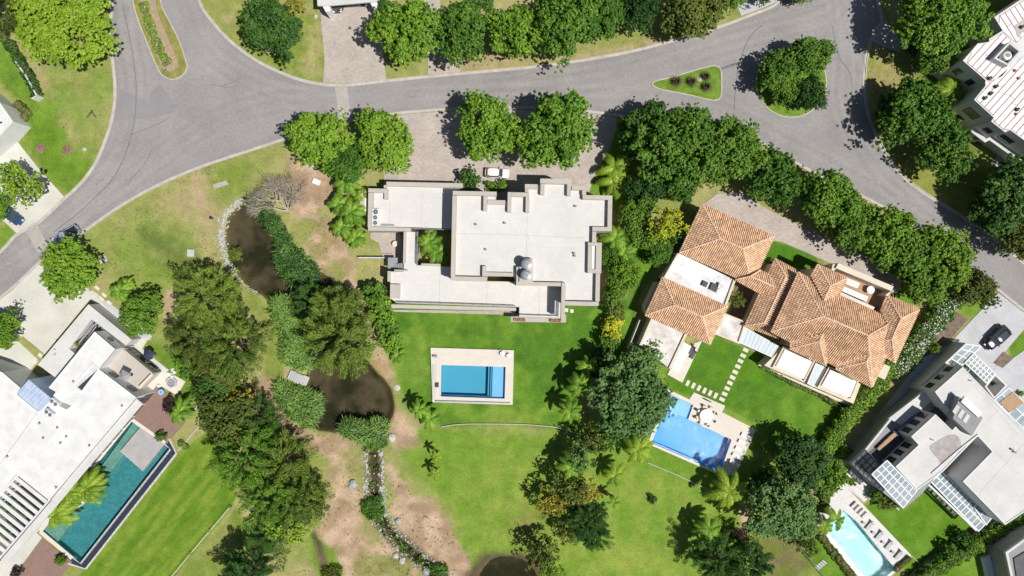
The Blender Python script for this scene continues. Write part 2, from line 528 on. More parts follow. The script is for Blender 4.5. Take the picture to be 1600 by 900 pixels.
M['leaf_pine'] = mat_leaf('leaf_conifer', (0.075, 0.14, 0.018), (0.22, 0.32, 0.045))
M['leaf_gold'] = mat_leaf('leaf_gold', (0.22, 0.23, 0.025), (0.50, 0.44, 0.06))
M['leaf_palm'] = mat_leaf('leaf_palm', (0.10, 0.24, 0.02), (0.30, 0.48, 0.05), island=0.2)
M['leaf_palm_y'] = mat_leaf('leaf_palm_yellow', (0.15, 0.27, 0.02), (0.36, 0.49, 0.05), island=0.2)
M['leaf_reed'] = mat_leaf('leaf_reed', (0.035, 0.115, 0.022), (0.24, 0.39, 0.085), island=0.3)
M['leaf_red'] = mat_leaf('leaf_burgundy', (0.03, 0.02, 0.02), (0.10, 0.055, 0.045))
M['flower'] = mat('white_petals', (0.80, 0.80, 0.76), 0.6, 0.05, 4)
M['flower_or'] = mat('orange_petals', (0.55, 0.20, 0.04), 0.6, 0.2, 4)
# ------------------------------------------------------------------ outlines on the ground, in photograph pixels
LAWN_MAIN = [(545, 480), (600, 470), (945, 470), (960, 500), (945, 560), (900, 620), (905, 678), (800, 664), (690, 668), (640, 640), (622, 600), (612, 540), (570, 470), (545, 430)]
POND_UP = smooth_line([(384, 314), (366, 326), (353, 345), (351, 375), (357, 405), (372, 432), (395, 455), (420, 466), (440, 464), (452, 478), (480, 500), (505, 520), (520, 490), (520, 440), (500, 425), (470, 415), (440, 395), (420, 360), (400, 325)], 4, True)
POND_LO = smooth_line([(470, 520), (480, 560), (478, 600), (492, 640), (486, 668), (520, 677), (560, 680), (600, 668), (617, 640), (610, 605), (590, 582), (570, 560), (540, 530), (500, 505)], 4, True)
STREAM_L = smooth_line([(588, 678), (584, 705), (585, 740), (585, 775), (590, 800), (603, 825), (622, 845), (648, 868), (680, 892), (705, 920)], 5)
DITCH_L = smooth_line([(487, 832), (497, 850), (503, 872), (512, 900), (520, 925)], 4)
POND_S = smooth_line([(748, 915), (752, 890), (770, 870), (800, 868), (828, 878), (842, 900), (845, 915)], 4, True)

def strip(line, w):
    a = offset_line(line, w); b = offset_line(line, -w)
    return a + b[::-1]

# basins
POOLS = {
    'left': [(207, 658), (266, 702), (127, 881), (65, 830)],
    'main': [(690, 570), (790, 573), (788.5, 622.5), (689, 619)],
    'blue': [(1046, 615), (1083, 633), (1075, 655), (1143, 687), (1125, 738), (1018, 692)],
    'right': [(1289, 824), (1317, 797), (1340, 816), (1398, 888), (1371, 912), (1357, 905)],
}
HOLES = [inset(WP(POOLS[k]), -0.12) for k in POOLS]

# ------------------------------------------------------------------ ground sheet
def vnoise(x, y, sc, seed):
    r = np.random.RandomState(seed).rand(256, 256)
    u = x / sc + 1000.3; v = y / sc + 1000.7
    i = np.floor(u).astype(int); j = np.floor(v).astype(int)
    fu = u - i; fv = v - j
    fu = fu * fu * (3 - 2 * fu); fv = fv * fv * (3 - 2 * fv)
    a = r[i % 256, j % 256]; b = r[(i + 1) % 256, j % 256]; c = r[i % 256, (j + 1) % 256]; d = r[(i + 1) % 256, (j + 1) % 256]
    return (a * (1 - fu) + b * fu) * (1 - fv) + (c * (1 - fu) + d * fu) * fv

def fbm(x, y, sc, seed, o=4):
    t = 0; a = 1; s = 0
    for k in range(o):
        t = t + a * vnoise(x, y, sc / 2 ** k, seed + k); s += a; a *= 0.55
    return t / s

def sdf(poly, x, y):
    """signed distance, positive inside"""
    d = np.full(x.shape, 1e9); ins = np.zeros(x.shape, bool)
    n = len(poly)
    for i in range(n):
        ax, ay = poly[i]; bx, by = poly[(i + 1) % n]
        ex, ey = bx - ax, by - ay
        L2 = ex * ex + ey * ey + 1e-12
        t = np.clip(((x - ax) * ex + (y - ay) * ey) / L2, 0, 1)
        dd = np.hypot(x - ax - t * ex, y - ay - t * ey)
        d = np.minimum(d, dd)
        c = (ay > y) != (by > y)
        if abs(by - ay) > 1e-12:
            ins ^= c & (x < (bx - ax) * (y - ay) / (by - ay) + ax)
    return np.where(ins, d, -d)

far = [-2600, -900, -400, -200, -140, -115]
xs = np.array(far + list(np.arange(-100, 100.01, 0.36)) + [-f for f in far[::-1]])
ys = np.array([-2600, -900, -400, -200, -120, -80] + list(np.arange(-62, 62.01, 0.36)) + [80, 120, 200, 400, 900, 2600])
GX, GY = np.meshgrid(xs, ys)
gx, gy = GX.ravel(), GY.ravel()
n1 = fbm(gx, gy, 9, 1); n2 = fbm(gx, gy, 2.6, 20); n3 = fbm(gx, gy, 0.9, 40, 2); n4 = fbm(gx, gy, 26, 60, 3)
def C(*c): return np.array(c)[None, :]
MEADOW = C(0.26, 0.295, 0.08); MEADOW2 = C(0.38, 0.345, 0.15); LUSH = C(0.085, 0.195, 0.02); LUSH2 = C(0.14, 0.265, 0.028)
YGREEN = C(0.17, 0.285, 0.035); YGREEN2 = C(0.235, 0.32, 0.055); DIRT = C(0.54, 0.39, 0.27); DIRT2 = C(0.43, 0.33, 0.19); DARK = C(0.075, 0.115, 0.025)
def ss(a, b, t):
    t = np.clip((t - a) / (b - a), 0, 1); return t * t * (3 - 2 * t)
def lerp(a, b, t): return a * (1 - t[:, None]) + b * t[:, None]
col = lerp(MEADOW, MEADOW2, ss(0.35, 0.65, n1 * 0.6 + n2 * 0.4))
def paint(px, c1, c2, soft=0.6, amp=1.2, st=1.0, nz=None, smooth=True):
    global col
    poly = WP(smooth_line(px, 4, True) if smooth else px)
    x0 = min(p[0] for p in poly) - 6; x1 = max(p[0] for p in poly) + 6
    y0 = min(p[1] for p in poly) - 6; y1 = max(p[1] for p in poly) + 6
    m = (gx > x0) & (gx < x1) & (gy > y0) & (gy < y1)
    d = sdf(poly, gx[m], gy[m]) + (n2[m] - 0.5) * amp * 2.5 + (n3[m] - 0.5) * amp
    w = ss(-soft, soft, d) * st
    t = ss(0.33, 0.67, (nz if nz is not None else n2)[m])
    col[m] = lerp(col[m], lerp(c1, c2, t), w)

# broad colour of the lawns and rough ground
paint([(600, 660), (900, 670), (960, 560), (1000, 560), (1330, 640), (1260, 720), (1240, 930), (700, 930), (720, 830), (650, 740), (610, 690)], YGREEN, YGREEN2, 1.2, 1.2)
paint([(660, 670), (740, 672), (760, 740), (700, 760), (640, 730)], LUSH2, YGREEN, 3, 1.5, 0.8)
paint(LAWN_MAIN, LUSH, LUSH2, 0.5, 0.5, nz=n2, smooth=False)
paint([(600, 520), (665, 530), (672, 640), (625, 640)], LUSH2, YGREEN2, 1.5, 1.5, 0.55)
for _k in range(16):
    _x, _y, _r = rng.uniform(630, 920), rng.uniform(500, 655), rng.uniform(6, 20)
    paint([(_x - _r, _y), (_x, _y - _r * 0.6), (_x + _r, _y), (_x, _y + _r * 0.6)], *((LUSH2, YGREEN) if _k % 2 else (C(0.05, 0.125, 0.015), LUSH)), 1.4, 1.4, 0.5)
for _k in range(34):
    _x, _y, _r = rng.uniform(690, 1180), rng.uniform(690, 895), rng.uniform(8, 34)
    paint([(_x - _r, _y), (_x, _y - _r * 0.6), (_x + _r, _y), (_x, _y + _r * 0.6)], *((LUSH2, YGREEN) if _k % 2 else (YGREEN2, C(0.28, 0.34, 0.06))), 1.8, 1.8, 0.5)
paint([(680, 632), (880, 638), (890, 668), (700, 660)], LUSH2, YGREEN2, 1.2, 1.5, 0.6)
paint([(1120, 520), (1180, 560), (1320, 640), (1260, 720), (1180, 700), (1180, 660), (1060, 605), (1085, 560)], LUSH, LUSH2, 0.3, 0.3, smooth=False)
paint([(1040, 600), (1100, 530), (1210, 570), (1180, 640)], LUSH, C(0.10, 0.225, 0.016), 0.3, 0.3)
paint([(1000, 690), (1160, 740), (1150, 790), (1000, 720)], LUSH2, YGREEN, 2, 1)
paint([(1350, 790), (1420, 770), (1470, 720), (1520, 820), (1430, 905), (1400, 860)], C(0.10, 0.22, 0.015), LUSH2, 0.4, 0.4)
paint([(1255, 850), (1275, 820), (1345, 900), (1330, 940), (1290, 910)], C(0.11, 0.23, 0.016), YGREEN, 0.6, 0.6)
paint([(1455, 905), (1545, 860), (1548, 920)], C(0.12, 0.24, 0.016), YGREEN, 0.6, 0.6)
paint([(1195, 375), (1275, 400), (1262, 420), (1195, 410)], C(0.07, 0.19, 0.014), LUSH, 0.3, 0.3)
paint([(940, 230), (965, 190), (990, 260), (980, 330), (900, 310)], LUSH2, YGREEN, 1, 1)
paint([(970, 380), (1030, 380), (1010, 450), (985, 470)], LUSH, LUSH2, 1, 1)
paint([(955, 480), (1000, 460), (985, 540), (950, 600)], LUSH, LUSH2, 1, 1)
paint([(1500, 470), (1555, 455), (1520, 500)], C(0.15, 0.24, 0.02), YGREEN, 1, 1)
paint([(1370, 400), (1440, 430), (1440, 470), (1380, 470)], LUSH, LUSH2, 1, 1)
paint([(1565, 515), (1610, 505), (1610, 545), (1582, 562)], C(0.11, 0.21, 0.02), LUSH2, 0.4, 0.2, smooth=False)
# left gardens
paint([(0, 60), (20, 70), (55, 150), (50, 165), (0, 130)], C(0.11, 0.21, 0.02), YGREEN, 0.6, 0.6)
paint([(10, 180), (80, 160), (110, 230), (150, 260), (105, 306), (30, 222)], C(0.13, 0.23, 0.02), YGREEN, 1.2, 1.6)
paint([(60, 60), (165, 90), (175, 180), (150, 240), (110, 200), (70, 130)], MEADOW, YGREEN, 2.0, 2.0, 0.7)
paint([(20, 60), (60, 80), (75, 140), (50, 120)], DIRT2, MEADOW2, 1.2, 1.5, 0.8)
paint([(0, 350), (26, 366), (0, 395)], YGREEN, YGREEN2, 0.5, 0.5)
paint([(170, 340), (240, 300), (290, 330), (320, 420), (240, 470), (160, 400), (135, 375)], MEADOW, YGREEN, 2.5, 2.2, 0.75)
paint([(250, 300), (320, 262), (345, 320), (340, 380), (290, 350), (240, 330)], DIRT2, MEADOW2, 2.0, 2.5, 0.75)
paint([(305, 270), (320, 280), (318, 320), (304, 318)], DIRT, DIRT2, 0.6, 1.0, 0.85)
paint([(330, 262), (385, 245), (398, 290), (350, 320), (330, 300)], C(0.17, 0.26, 0.03), MEADOW, 1.5, 1.5, 0.8)
paint([(355, 250), (460, 215), (458, 232), (365, 258)], C(0.30, 0.30, 0.12), MEADOW, 1.0, 1.2, 0.8)
paint([(220, 360), (262, 372), (300, 400), (290, 420), (245, 400)], DARK, C(0.10, 0.15, 0.03), 2.5, 2.2, 0.72)
paint([(300, 360), (330, 385), (340, 430), (370, 450), (400, 500), (390, 530), (350, 450)], DIRT2, MEADOW2, 1.6, 2.0, 0.65)
paint([(345, 410), (365, 430), (400, 470), (430, 500), (440, 560), (430, 610), (410, 590), (415, 540), (400, 490), (372, 455)], C(0.26, 0.28, 0.075), C(0.20, 0.26, 0.05), 0.9, 1.2)
paint([(260, 455), (283, 458), (278, 500), (262, 505)], DIRT, DIRT2, 0.8, 1.0)
paint([(280, 530), (320, 545), (330, 560), (310, 570), (290, 560)], DIRT, MEADOW2, 0.8, 1.2, 0.9)
paint([(225, 530), (275, 555), (310, 600), (290, 640), (260, 590)], C(0.12, 0.22, 0.02), LUSH2, 1.0, 1.0, 0.9)
# the mown lawn by the long pool, striped along its length
LL = [(283, 704), (330, 670), (380, 740), (365, 790), (270, 905), (120, 905), (130, 893)]
poly = WP(LL)
dl = sdf(poly, gx, gy)
a = W(283, 704); b = W(130, 893)
e = np.array([b[0] - a[0], b[1] - a[1]]); e /= np.hypot(*e)
q = (gx - a[0]) * (-e[1]) + (gy - a[1]) * e[0]
al = (gx - a[0]) * e[0] + (gy - a[1]) * e[1]
stripe = 0.5 + 0.5 * np.sin(q * 2.9 + 1.2 * fbm(al, q, 6, 77))
stn = fbm(al / 5.0, q, 0.9, 90, 3)
wl = ss(-0.25, 0.25, dl)
col = lerp(col, lerp(C(0.105, 0.215, 0.016), C(0.20, 0.285, 0.035), ss(0.25, 0.75, stripe * 0.16 + stn * 0.84)), wl)
paint([(370, 795), (390, 850), (345, 905), (280, 905), (365, 800)], MEADOW, C(0.19, 0.255, 0.045), 0.5, 0.6)
# bare earth
for P_ in ([(455, 250), (500, 260), (522, 300), (500, 330), (530, 370), (548, 400), (570, 460), (590, 520), (612, 575), (608, 600), (590, 575), (575, 520), (550, 470), (520, 440), (490, 420), (470, 380), (455, 330), (465, 290)],
           [(390, 585), (425, 600), (450, 640), (480, 672), (520, 680), (590, 690), (586, 720), (560, 735), (582, 800), (610, 840), (650, 880), (640, 930), (500, 930), (492, 850), (505, 800), (518, 740), (495, 705), (460, 680), (430, 650)],
           [(620, 640), (645, 655), (652, 685), (625, 700), (608, 690), (612, 655)],
           [(605, 720), (625, 740), (640, 775), (628, 780), (608, 750)],
           [(615, 780), (650, 770), (685, 795), (710, 840), (740, 890), (735, 930), (700, 930), (650, 865), (612, 810)]):
    paint(P_, DIRT, C(0.36, 0.255, 0.16), 0.9, 1.3)
paint([(580, 560), (600, 562), (608, 585), (596, 588)], C(0.42, 0.27, 0.16), DIRT, 0.4, 0.4)
paint([(470, 350), (500, 345), (520, 390), (500, 430), (480, 400)], DIRT, C(0.30, 0.27, 0.10), 1.0, 1.6, 0.7)
paint([(520, 400), (545, 440), (560, 475), (545, 480), (520, 440)], C(0.20, 0.27, 0.03), MEADOW, 1.5, 1.5, 0.8)
paint([(455, 350), (475, 340), (490, 360), (468, 380)], C(0.20, 0.28, 0.03), MEADOW, 1.2, 1.5, 0.8)
paint([(525, 720), (560, 700), (580, 715), (575, 760), (545, 760)], C(0.26, 0.26, 0.08), MEADOW, 1.2, 1.6, 0.7)
paint([(560, 870), (620, 860), (640, 905), (560, 905)], MEADOW, C(0.20, 0.24, 0.04), 1.2, 1.6, 0.7)
paint([(487, 835), (520, 860), (540, 900), (500, 905), (480, 850)], C(0.14, 0.26, 0.02), YGREEN, 1.0, 0.8)
paint([(560, 800), (590, 800), (600, 850), (575, 850)], C(0.22, 0.25, 0.05), MEADOW, 1.0, 1.0, 0.7)
paint([(700, 90), (730, 72), (860, 88), (1035, 58), (1045, 72), (900, 96), (790, 108), (715, 114)], C(0.42, 0.33, 0.20), C(0.34, 0.31, 0.12), 0.5, 0.8)
paint([(340, 20), (400, 0), (460, 0), (500, 20), (505, 120), (440, 105), (370, 60)], MEADOW2, C(0.19, 0.26, 0.035), 1.0, 1.5, 0.9)
paint([(1355, 70), (1395, 80), (1430, 110), (1420, 150), (1358, 150)], C(0.22, 0.27, 0.05), C(0.33, 0.28, 0.12), 1.0, 1.4, 0.8)
paint([(1380, 230), (1530, 230), (1520, 345), (1430, 290)], C(0.27, 0.28, 0.07), C(0.22, 0.25, 0.04), 1.0, 1.4, 0.8)
paint([(812, 800), (842, 800), (840, 840), (815, 850), (795, 820)], C(0.27, 0.21, 0.08), C(0.17, 0.20, 0.03), 2.0, 1.5, 0.6)
paint([(1185, 840), (1250, 830), (1262, 900), (1200, 920)], C(0.19, 0.14, 0.08), C(0.15, 0.18, 0.03), 2.0, 2.0, 0.85)
paint([(1155, 800), (1175, 800), (1175, 825), (1160, 828)], DIRT, DIRT2, 0.8, 1.0)
paint([(735, 930), (740, 880), (775, 862), (838, 872), (850, 900), (848, 930)], C(0.13, 0.10, 0.055), C(0.10, 0.075, 0.04), 0.8, 0.6)
for P_ in (strip(STREAM_L, 13), strip(DITCH_L, 6)):
    paint(P_, C(0.10, 0.10, 0.04), C(0.16, 0.13, 0.07), 0.5, 0.5, smooth=False)
paint([(1470, 20), (1600, -20), (1600, 300), (1500, 280), (1440, 120)], C(0.10, 0.14, 0.03), C(0.13, 0.18, 0.03), 2, 2, 0.8)
paint([(1530, 230), (1550, 225), (1552, 250), (1530, 258)], C(0.30, 0.32, 0.09), MEADOW, 0.6, 0.6)

# heights: gentle unevenness, basins of the ponds and the stream bed
gz = (n2 - 0.5) * 0.05
for P_, dep in ((POND_UP, 1.1), (POND_LO, 1.2), (POND_S, 0.6), (strip(STREAM_L, 9), 0.5), (strip(DITCH_L, 3.0), 0.35)):
    d = sdf(WP(P_), gx, gy) + (n3 - 0.5) * 0.35
    w = ss(-0.35, 1.5, d)
    gz = np.minimum(gz, gz - dep * w)
    col = lerp(col, lerp(C(0.055, 0.06, 0.035), C(0.19, 0.165, 0.12), ss(0.4, 0.62, n1 * 0.5 + n2 * 0.5)), ss(0.0, 0.7, d))
flat = (np.abs(gx) > 100) | (np.abs(gy) > 62)
gz[flat] = 0
fw = np.clip(np.maximum((np.abs(gx) - 96) / 4, (np.abs(gy) - 57) / 4), 0, 1); col = lerp(col, C(0.25, 0.28, 0.08) + 0 * col, fw)
gz -= 0.03

hole = np.zeros(gx.shape, bool)
for hp in HOLES:
    hole |= sdf(hp, gx, gy) > 0
nx, ny = len(xs), len(ys)
idx = np.arange(nx * ny).reshape(ny, nx)
F = np.stack([idx[:-1, :-1], idx[:-1, 1:], idx[1:, 1:], idx[1:, :-1]], -1).reshape(-1, 4)
F = F[~hole[F].any(1)]

def fast_mesh(name, V, F, k=4):
    me = bpy.data.meshes.new(name)
    me.vertices.add(len(V)); me.vertices.foreach_set('co', np.ascontiguousarray(V, dtype=np.float32).ravel())
    nf = len(F)
    me.loops.add(nf * k); me.polygons.add(nf)
    me.loops.foreach_set('vertex_index', np.ascontiguousarray(F, dtype=np.int32).ravel())
    me.polygons.foreach_set('loop_start', np.arange(0, nf * k, k, dtype=np.int32))
    try:
        me.polygons.foreach_set('loop_total', np.full(nf, k, dtype=np.int32))
    except Exception:
        pass
    me.update(calc_edges=True)
    return me

gm = fast_mesh('ground', np.stack([gx, gy, gz], -1), F)
ca = gm.color_attributes.new('earth', 'FLOAT_COLOR', 'POINT')
ca.data.foreach_set('color', np.concatenate([col, np.ones((len(col), 1))], 1).astype(np.float32).ravel())
m, nt, b = new_mat('ground_cover')
N, L = nt.nodes, nt.links
at = N.new('ShaderNodeAttribute'); at.attribute_name = 'earth'
g = N.new('ShaderNodeNewGeometry')
def rng_noise(scale, lo, hi, detail=5, rough=0.65):
    nz = N.new('ShaderNodeTexNoise'); nz.inputs['Scale'].default_value = scale; nz.inputs['Detail'].default_value = detail; nz.inputs['Roughness'].default_value = rough
    L.new(g.outputs['Position'], nz.inputs['Vector'])
    mr = N.new('ShaderNodeMapRange'); mr.inputs[1].default_value = 0.3; mr.inputs[2].default_value = 0.7; mr.inputs[3].default_value = lo; mr.inputs[4].default_value = hi
    L.new(nz.outputs['Fac'], mr.inputs[0])
    return mr.outputs[0], nz.outputs['Fac']
f1, h1 = rng_noise(4.0, 0.60, 1.38, 9, 0.8)
f2, h2 = rng_noise(0.55, 0.80, 1.18, 6)
mm = N.new('ShaderNodeMath'); mm.operation = 'MULTIPLY'; L.new(f1, mm.inputs[0]); L.new(f2, mm.inputs[1])
mx = N.new('ShaderNodeVectorMath'); mx.operation = 'SCALE'; L.new(at.outputs['Color'], mx.inputs[0]); L.new(mm.outputs[0], mx.inputs['Scale'])
L.new(mx.outputs[0], b.inputs['Base Color'])
b.inputs['Roughness'].default_value = 0.95; b.inputs['Specular IOR Level'].default_value = 0.15
bp = N.new('ShaderNodeBump'); bp.inputs['Strength'].default_value = 0.7; bp.inputs['Distance'].default_value = 0.12
L.new(h1, bp.inputs['Height']); L.new(bp.outputs[0], b.inputs['Normal'])
gm.materials.append(m)
gm.polygons.foreach_set('use_smooth', [True] * len(gm.polygons))
ground = bpy.data.objects.new('ground', gm); COL.objects.link(ground); ground['kind'] = 'structure'

# ------------------------------------------------------------------ road, islands, kerbs
K_NORTH = smooth_line([(300, -140), (308, -60), (312, 0), (335, 36), (360, 63), (385, 83), (410, 99), (440, 113), (470, 124), (505, 131), (545, 132), (600, 126), (700, 116), (780, 109), (840, 103), (900, 95), (980, 81), (1040, 66), (1080, 54), (1125, 41), (1175, 22), (1215, 4), (1236, -30), (1245, -150)], 5)
K_EAST = smooth_line([(1350, -150), (1362, -40), (1378, 28), (1367, 48), (1357, 78), (1352, 112), (1352, 150), (1360, 188), (1375, 222), (1390, 248), (1410, 273), (1440, 298), (1485, 326), (1520, 349), (1555, 374), (1600, 410), (1720, 505), (1850, 610)], 5)
K_SOUTH = smooth_line([(-160, 580), (-60, 512), (18, 452), (60, 413), (100, 381), (126, 366), (170, 335), (215, 307), (260, 284), (310, 263), (360, 246), (400, 233), (458, 214), (510, 199), (550, 189), (600, 181), (640, 176), (715, 171), (800, 169), (870, 171), (920, 175), (965, 181), (1000, 184), (1060, 186), (1110, 190), (1150, 202), (1185, 222), (1240, 253), (1275, 272), (1330, 299), (1375, 322), (1430, 358), (1500, 404), (1560, 454), (1600, 486), (1700, 565), (1800, 650)], 5)
K_WEST = smooth_line([(165, -150), (170, -60), (174, 0), (172, 40), (172, 72), (176, 100), (179, 135), (178, 165), (172, 195), (163, 222), (150, 252), (135, 275), (118, 294), (101, 309), (60, 347), (26, 366), (0, 393), (-60, 440), (-180, 535)], 5)
road = K_NORTH + [(1250, -160), (1345, -160)] + K_EAST + K_SOUTH[::-1] + K_WEST[::-1] + [(165, -160)] + [(300, -160)]
mb = MB(); mb.sheet(WP(road), 0.016)
struct(mb, 'road', M['asphalt'])
# the worn middle of the carriageway: tyre tracks, dark lane centres, grit near the kerbs
rx_, ry_ = np.meshgrid(np.arange(-94, 94, 0.4), np.arange(-8, 54, 0.4)); RX, RY = rx_.ravel(), ry_.ravel()
rd = sdf(WP(road), RX, RY); wear = np.zeros(RX.shape)
for ln in ([(-40, 460), (60, 385), (130, 335), (230, 262), (330, 190), (430, 160), (540, 158), (700, 145), (850, 136), (960, 120), (1080, 85), (1180, 55), (1300, 20), (1310, -40)], [(190, -40), (200, 60), (212, 130), (200, 210), (160, 280), (60, 380)], [(285, -40), (305, 40), (340, 90), (420, 135), (540, 160)], [(540, 162), (800, 155), (1000, 160), (1120, 175), (1200, 215), (1300, 268), (1420, 335), (1600, 452), (1700, 530)], [(1310, -40), (1325, 90), (1325, 170), (1380, 270), (1500, 372), (1640, 470)]):
    L2 = WP(smooth_line(ln, 4)); dd = np.full(RX.shape, 1e9); sd = np.zeros(RX.shape)
    for i in range(len(L2) - 1):
        (ax, ay), (bx, by) = L2[i], L2[i + 1]; ex, ey = bx - ax, by - ay; l2 = ex * ex + ey * ey
        t_ = np.clip(((RX - ax) * ex + (RY - ay) * ey) / l2, 0, 1); h_ = np.hypot(RX - ax - t_ * ex, RY - ay - t_ * ey); dd = np.minimum(dd, h_)
    for lc in (1.7,):
        for tr in (-0.75, 0.75): wear += 0.05 * np.exp(-((dd - lc - tr) / 0.35) ** 2)
        wear -= 0.05 * np.exp(-((dd - lc) / 0.4) ** 2)
    wear -= 0.035 * np.exp(-(dd / 0.35) ** 2)
wear *= 0.4 + 1.2 * vnoise(RX, RY, 7, 301)
wear += 0.16 * (fbm(RX, RY, 13, 310) - 0.5) + 0.10 * (fbm(RX, RY, 2.5, 320) - 0.5)
wear -= 0.07 * ss(1.6, 0.5, rd) * (0.4 + vnoise(RX, RY, 3, 330)); wear *= ss(0.0, 0.6, rd)
ry_n, rx_n = rx_.shape; ii = np.arange(ry_n * rx_n).reshape(ry_n, rx_n); RF = np.stack([ii[:-1, :-1], ii[:-1, 1:], ii[1:, 1:], ii[1:, :-1]], -1).reshape(-1, 4)
RF = RF[(rd[RF] > 0.02).all(1)]; used = np.unique(RF); rmap = np.full(len(RX), -1); rmap[used] = np.arange(len(used))
rm = fast_mesh('road_surface', np.stack([RX[used], RY[used], np.full(len(used), 0.0185)], -1), rmap[RF])
at_ = rm.attributes.new('wear', 'FLOAT', 'POINT'); at_.data.foreach_set('value', wear[used].astype(np.float32)); rm.materials.append(M['asphalt'])
ro = bpy.data.objects.new('road_surface', rm); COL.objects.link(ro); ro['kind'] = 'structure'
mb = MB()
for P_ in ([(178, 135), (232, 160), (276, 175), (240, 184), (180, 188)], [(250, 130), (276, 168), (243, 183), (232, 150)]):
    mb.sheet(WP(P_), 0.0225 + 0.0006 * len(mb.v))
struct(mb, 'asphalt_patch', M['asphalt_dark'])
def tar(px, w):
    t.ribbon(WP(smooth_line(px, 5)), -w, w, 0.03, 0.0345)
t = MB()
tar([(192, 10), (203, 60), (211, 110), (213, 145), (210, 190), (201, 225)], 0.06)
tar([(202, 224), (190, 255), (172, 285), (148, 309), (120, 335), (85, 362)], 0.07)
tar([(205, 210), (240, 197), (268, 183)], 0.04)
tar([(238, 232), (225, 258), (205, 280), (200, 290)], 0.05)
tar([(330, 132), (352, 136), (372, 134)], 0.04)
tar([(1385, 30), (1352, 60)], 0.0)
tar([(1147, 172), (1150, 130), (1155, 100), (1170, 60), (1190, 40)], 0.06)
tar([(1300, 40), (1312, 90), (1330, 120), (1330, 180)], 0.05)
tar([(1230, 80 - 60), (1260, 12), (1290, 8)], 0.03)
for q in ([(150, 290), (155, 283), (163, 281)], [(193, 290), (199, 287), (196, 280)], [(158, 322), (166, 318), (160, 315)], [(345, 134), (360, 130), (376, 121)], [(640, 152), (650, 150)], [(795, 122), (815, 119), (838, 112)], [(980, 100), (1000, 94)], [(1345, 70), (1352, 120), (1340, 160)]): tar(q, 0.035)
tar([(1127, 108), (1140, 103), (1156, 98)], 0.22)
struct(t, 'tar_seals', M['tar'])

def kerb(line_px, side, name='kerb', closed=False):
    line = WP(line_px)
    mb = MB()
    s = side
    if s > 0:
        mb.ribbon(line, -0.34, 0.0, 0.0, 0.028, closed); mb.ribbon(line, 0.0, 0.16, -0.05, 0.12, closed)
    else:
        mb.ribbon(line, 0.0, 0.34, 0.0, 0.028, closed); mb.ribbon(line, -0.16, 0.0, -0.05, 0.12, closed)
    return struct(mb, name, M['kerb'])
kerb(K_NORTH, 1); kerb(K_EAST, 1); kerb(K_SOUTH, -1); kerb(K_WEST, -1)

def island(name, px, m, n=5, z=0.10):
    line = smooth_line(px, n, True)
    w = WP(line)
    if area(w) > 0:
        line = line[::-1]; w = w[::-1]
    mb = MB(); mb.ribbon(w, -0.16, 0.02, 0.0, 0.12, True)
    struct(mb, 'island_kerb', M['kerb'])
    mb = MB(); mb.prism(inset(w, 0.1), 0.0, z)
    return struct(mb, name, m)
MED = [(204, -160), (204, -60), (208, 2), (216, 32), (226, 58), (239, 90), (249, 112), (258, 121), (271, 125), (285, 119), (293, 107), (291, 94), (280, 62), (265, 32), (252, 2), (246, -60), (240, -160)]
island('median_verge', MED, M['grass_dry'])
def blob(px, z, m, name, n=4):
    mb = MB(); mb.prism(WP(smooth_line(px, n, True)), z - 0.05, z); return struct(mb, name, m)
blob([(219, -40), (217, 0), (227, 40), (242, 80), (254, 105), (262, 112), (275, 108), (279, 98), (268, 72), (255, 40), (245, 12), (238, -40)], 0.112, mat('verge_soil', (0.35, 0.25, 0.17), 0.95, col2=(0.42, 0.32, 0.22), scale=1.5, detail=8, fine=0.2), 'median_soil')
island('island_lawn', [(1018, 131), (1026, 126), (1050, 120), (1080, 111), (1108, 103.5), (1120, 103), (1127, 110), (1128, 130), (1127, 150), (1120, 157), (1105, 156), (1080, 150), (1055, 145), (1028, 139)], M['grass_is'], 3)
island('roundabout_lawn', [(1236 + 55.5 * math.cos(t_) , 128 + 56 * math.sin(t_)) for t_ in [k * math.pi / 10 for k in range(20)]], M['grass_is'], 3)

# paved areas
pz = [0.030]
def paved(px, m, name, n=0):
    mb = MB(); pz[0] += 0.002
    if n: px = smooth_line(px, n, True)
    mb.prism(WP(px), -0.02, pz[0]); return struct(mb, name, m)
paved([(523, 134), (542, 133), (549, 190), (531, 192)], M['cross'], 'crossing_strip')
paved([(40, 360), (57, 348), (75, 382), (60, 396)], M['cross'], 'crossing_strip')
paved([(498, -60), (592, -60), (597, 60), (603, 124), (545, 130), (505, 129), (507, 90), (502, 40)], M['pavers'], 'driveway')
paved([(655, -60), (684, -60), (688, 18), (716, 85), (719, 112), (668, 117), (669, 90), (664, 20)], M['pavers'], 'driveway')
paved([(1150, 5), (1200, -4), (1260, -40), (1225, -2), (1195, 11), (1158, 25)], M['concrete_grey'], 'driveway')
paved([(596, 184), (640, 178), (715, 173), (800, 171), (920, 177), (964, 183), (962, 205), (950, 240), (935, 262), (925, 285), (915, 320), (720, 312), (600, 300), (600, 270), (640, 235), (622, 210)], M['pavers'], 'driveway')
paved([(1100, 318), (1120, 303), (1160, 300), (1200, 328), (1255, 355), (1310, 382), (1360, 402), (1410, 440), (1400, 460), (1345, 436), (1300, 412), (1272, 400), (1222, 378), (1180, 372), (1110, 345)], M['pavers'], 'driveway')
paved([(-60, 150), (0, 198), (28, 222), (62, 265), (101, 308), (60, 345), (26, 364), (-5, 335), (-60, 300)], M['concrete'], 'driveway')
paved([(-60, 515), (18, 455), (61, 414), (110, 436), (150, 457), (200, 500), (205, 520), (140, 468), (70, 553), (36, 525), (25, 530), (60, 562), (0, 640), (-60, 640)], M['concrete'], 'driveway')
paved([(150, 462), (170, 472), (238, 525), (234, 532), (200, 520)], M['concrete_grey'], 'path')
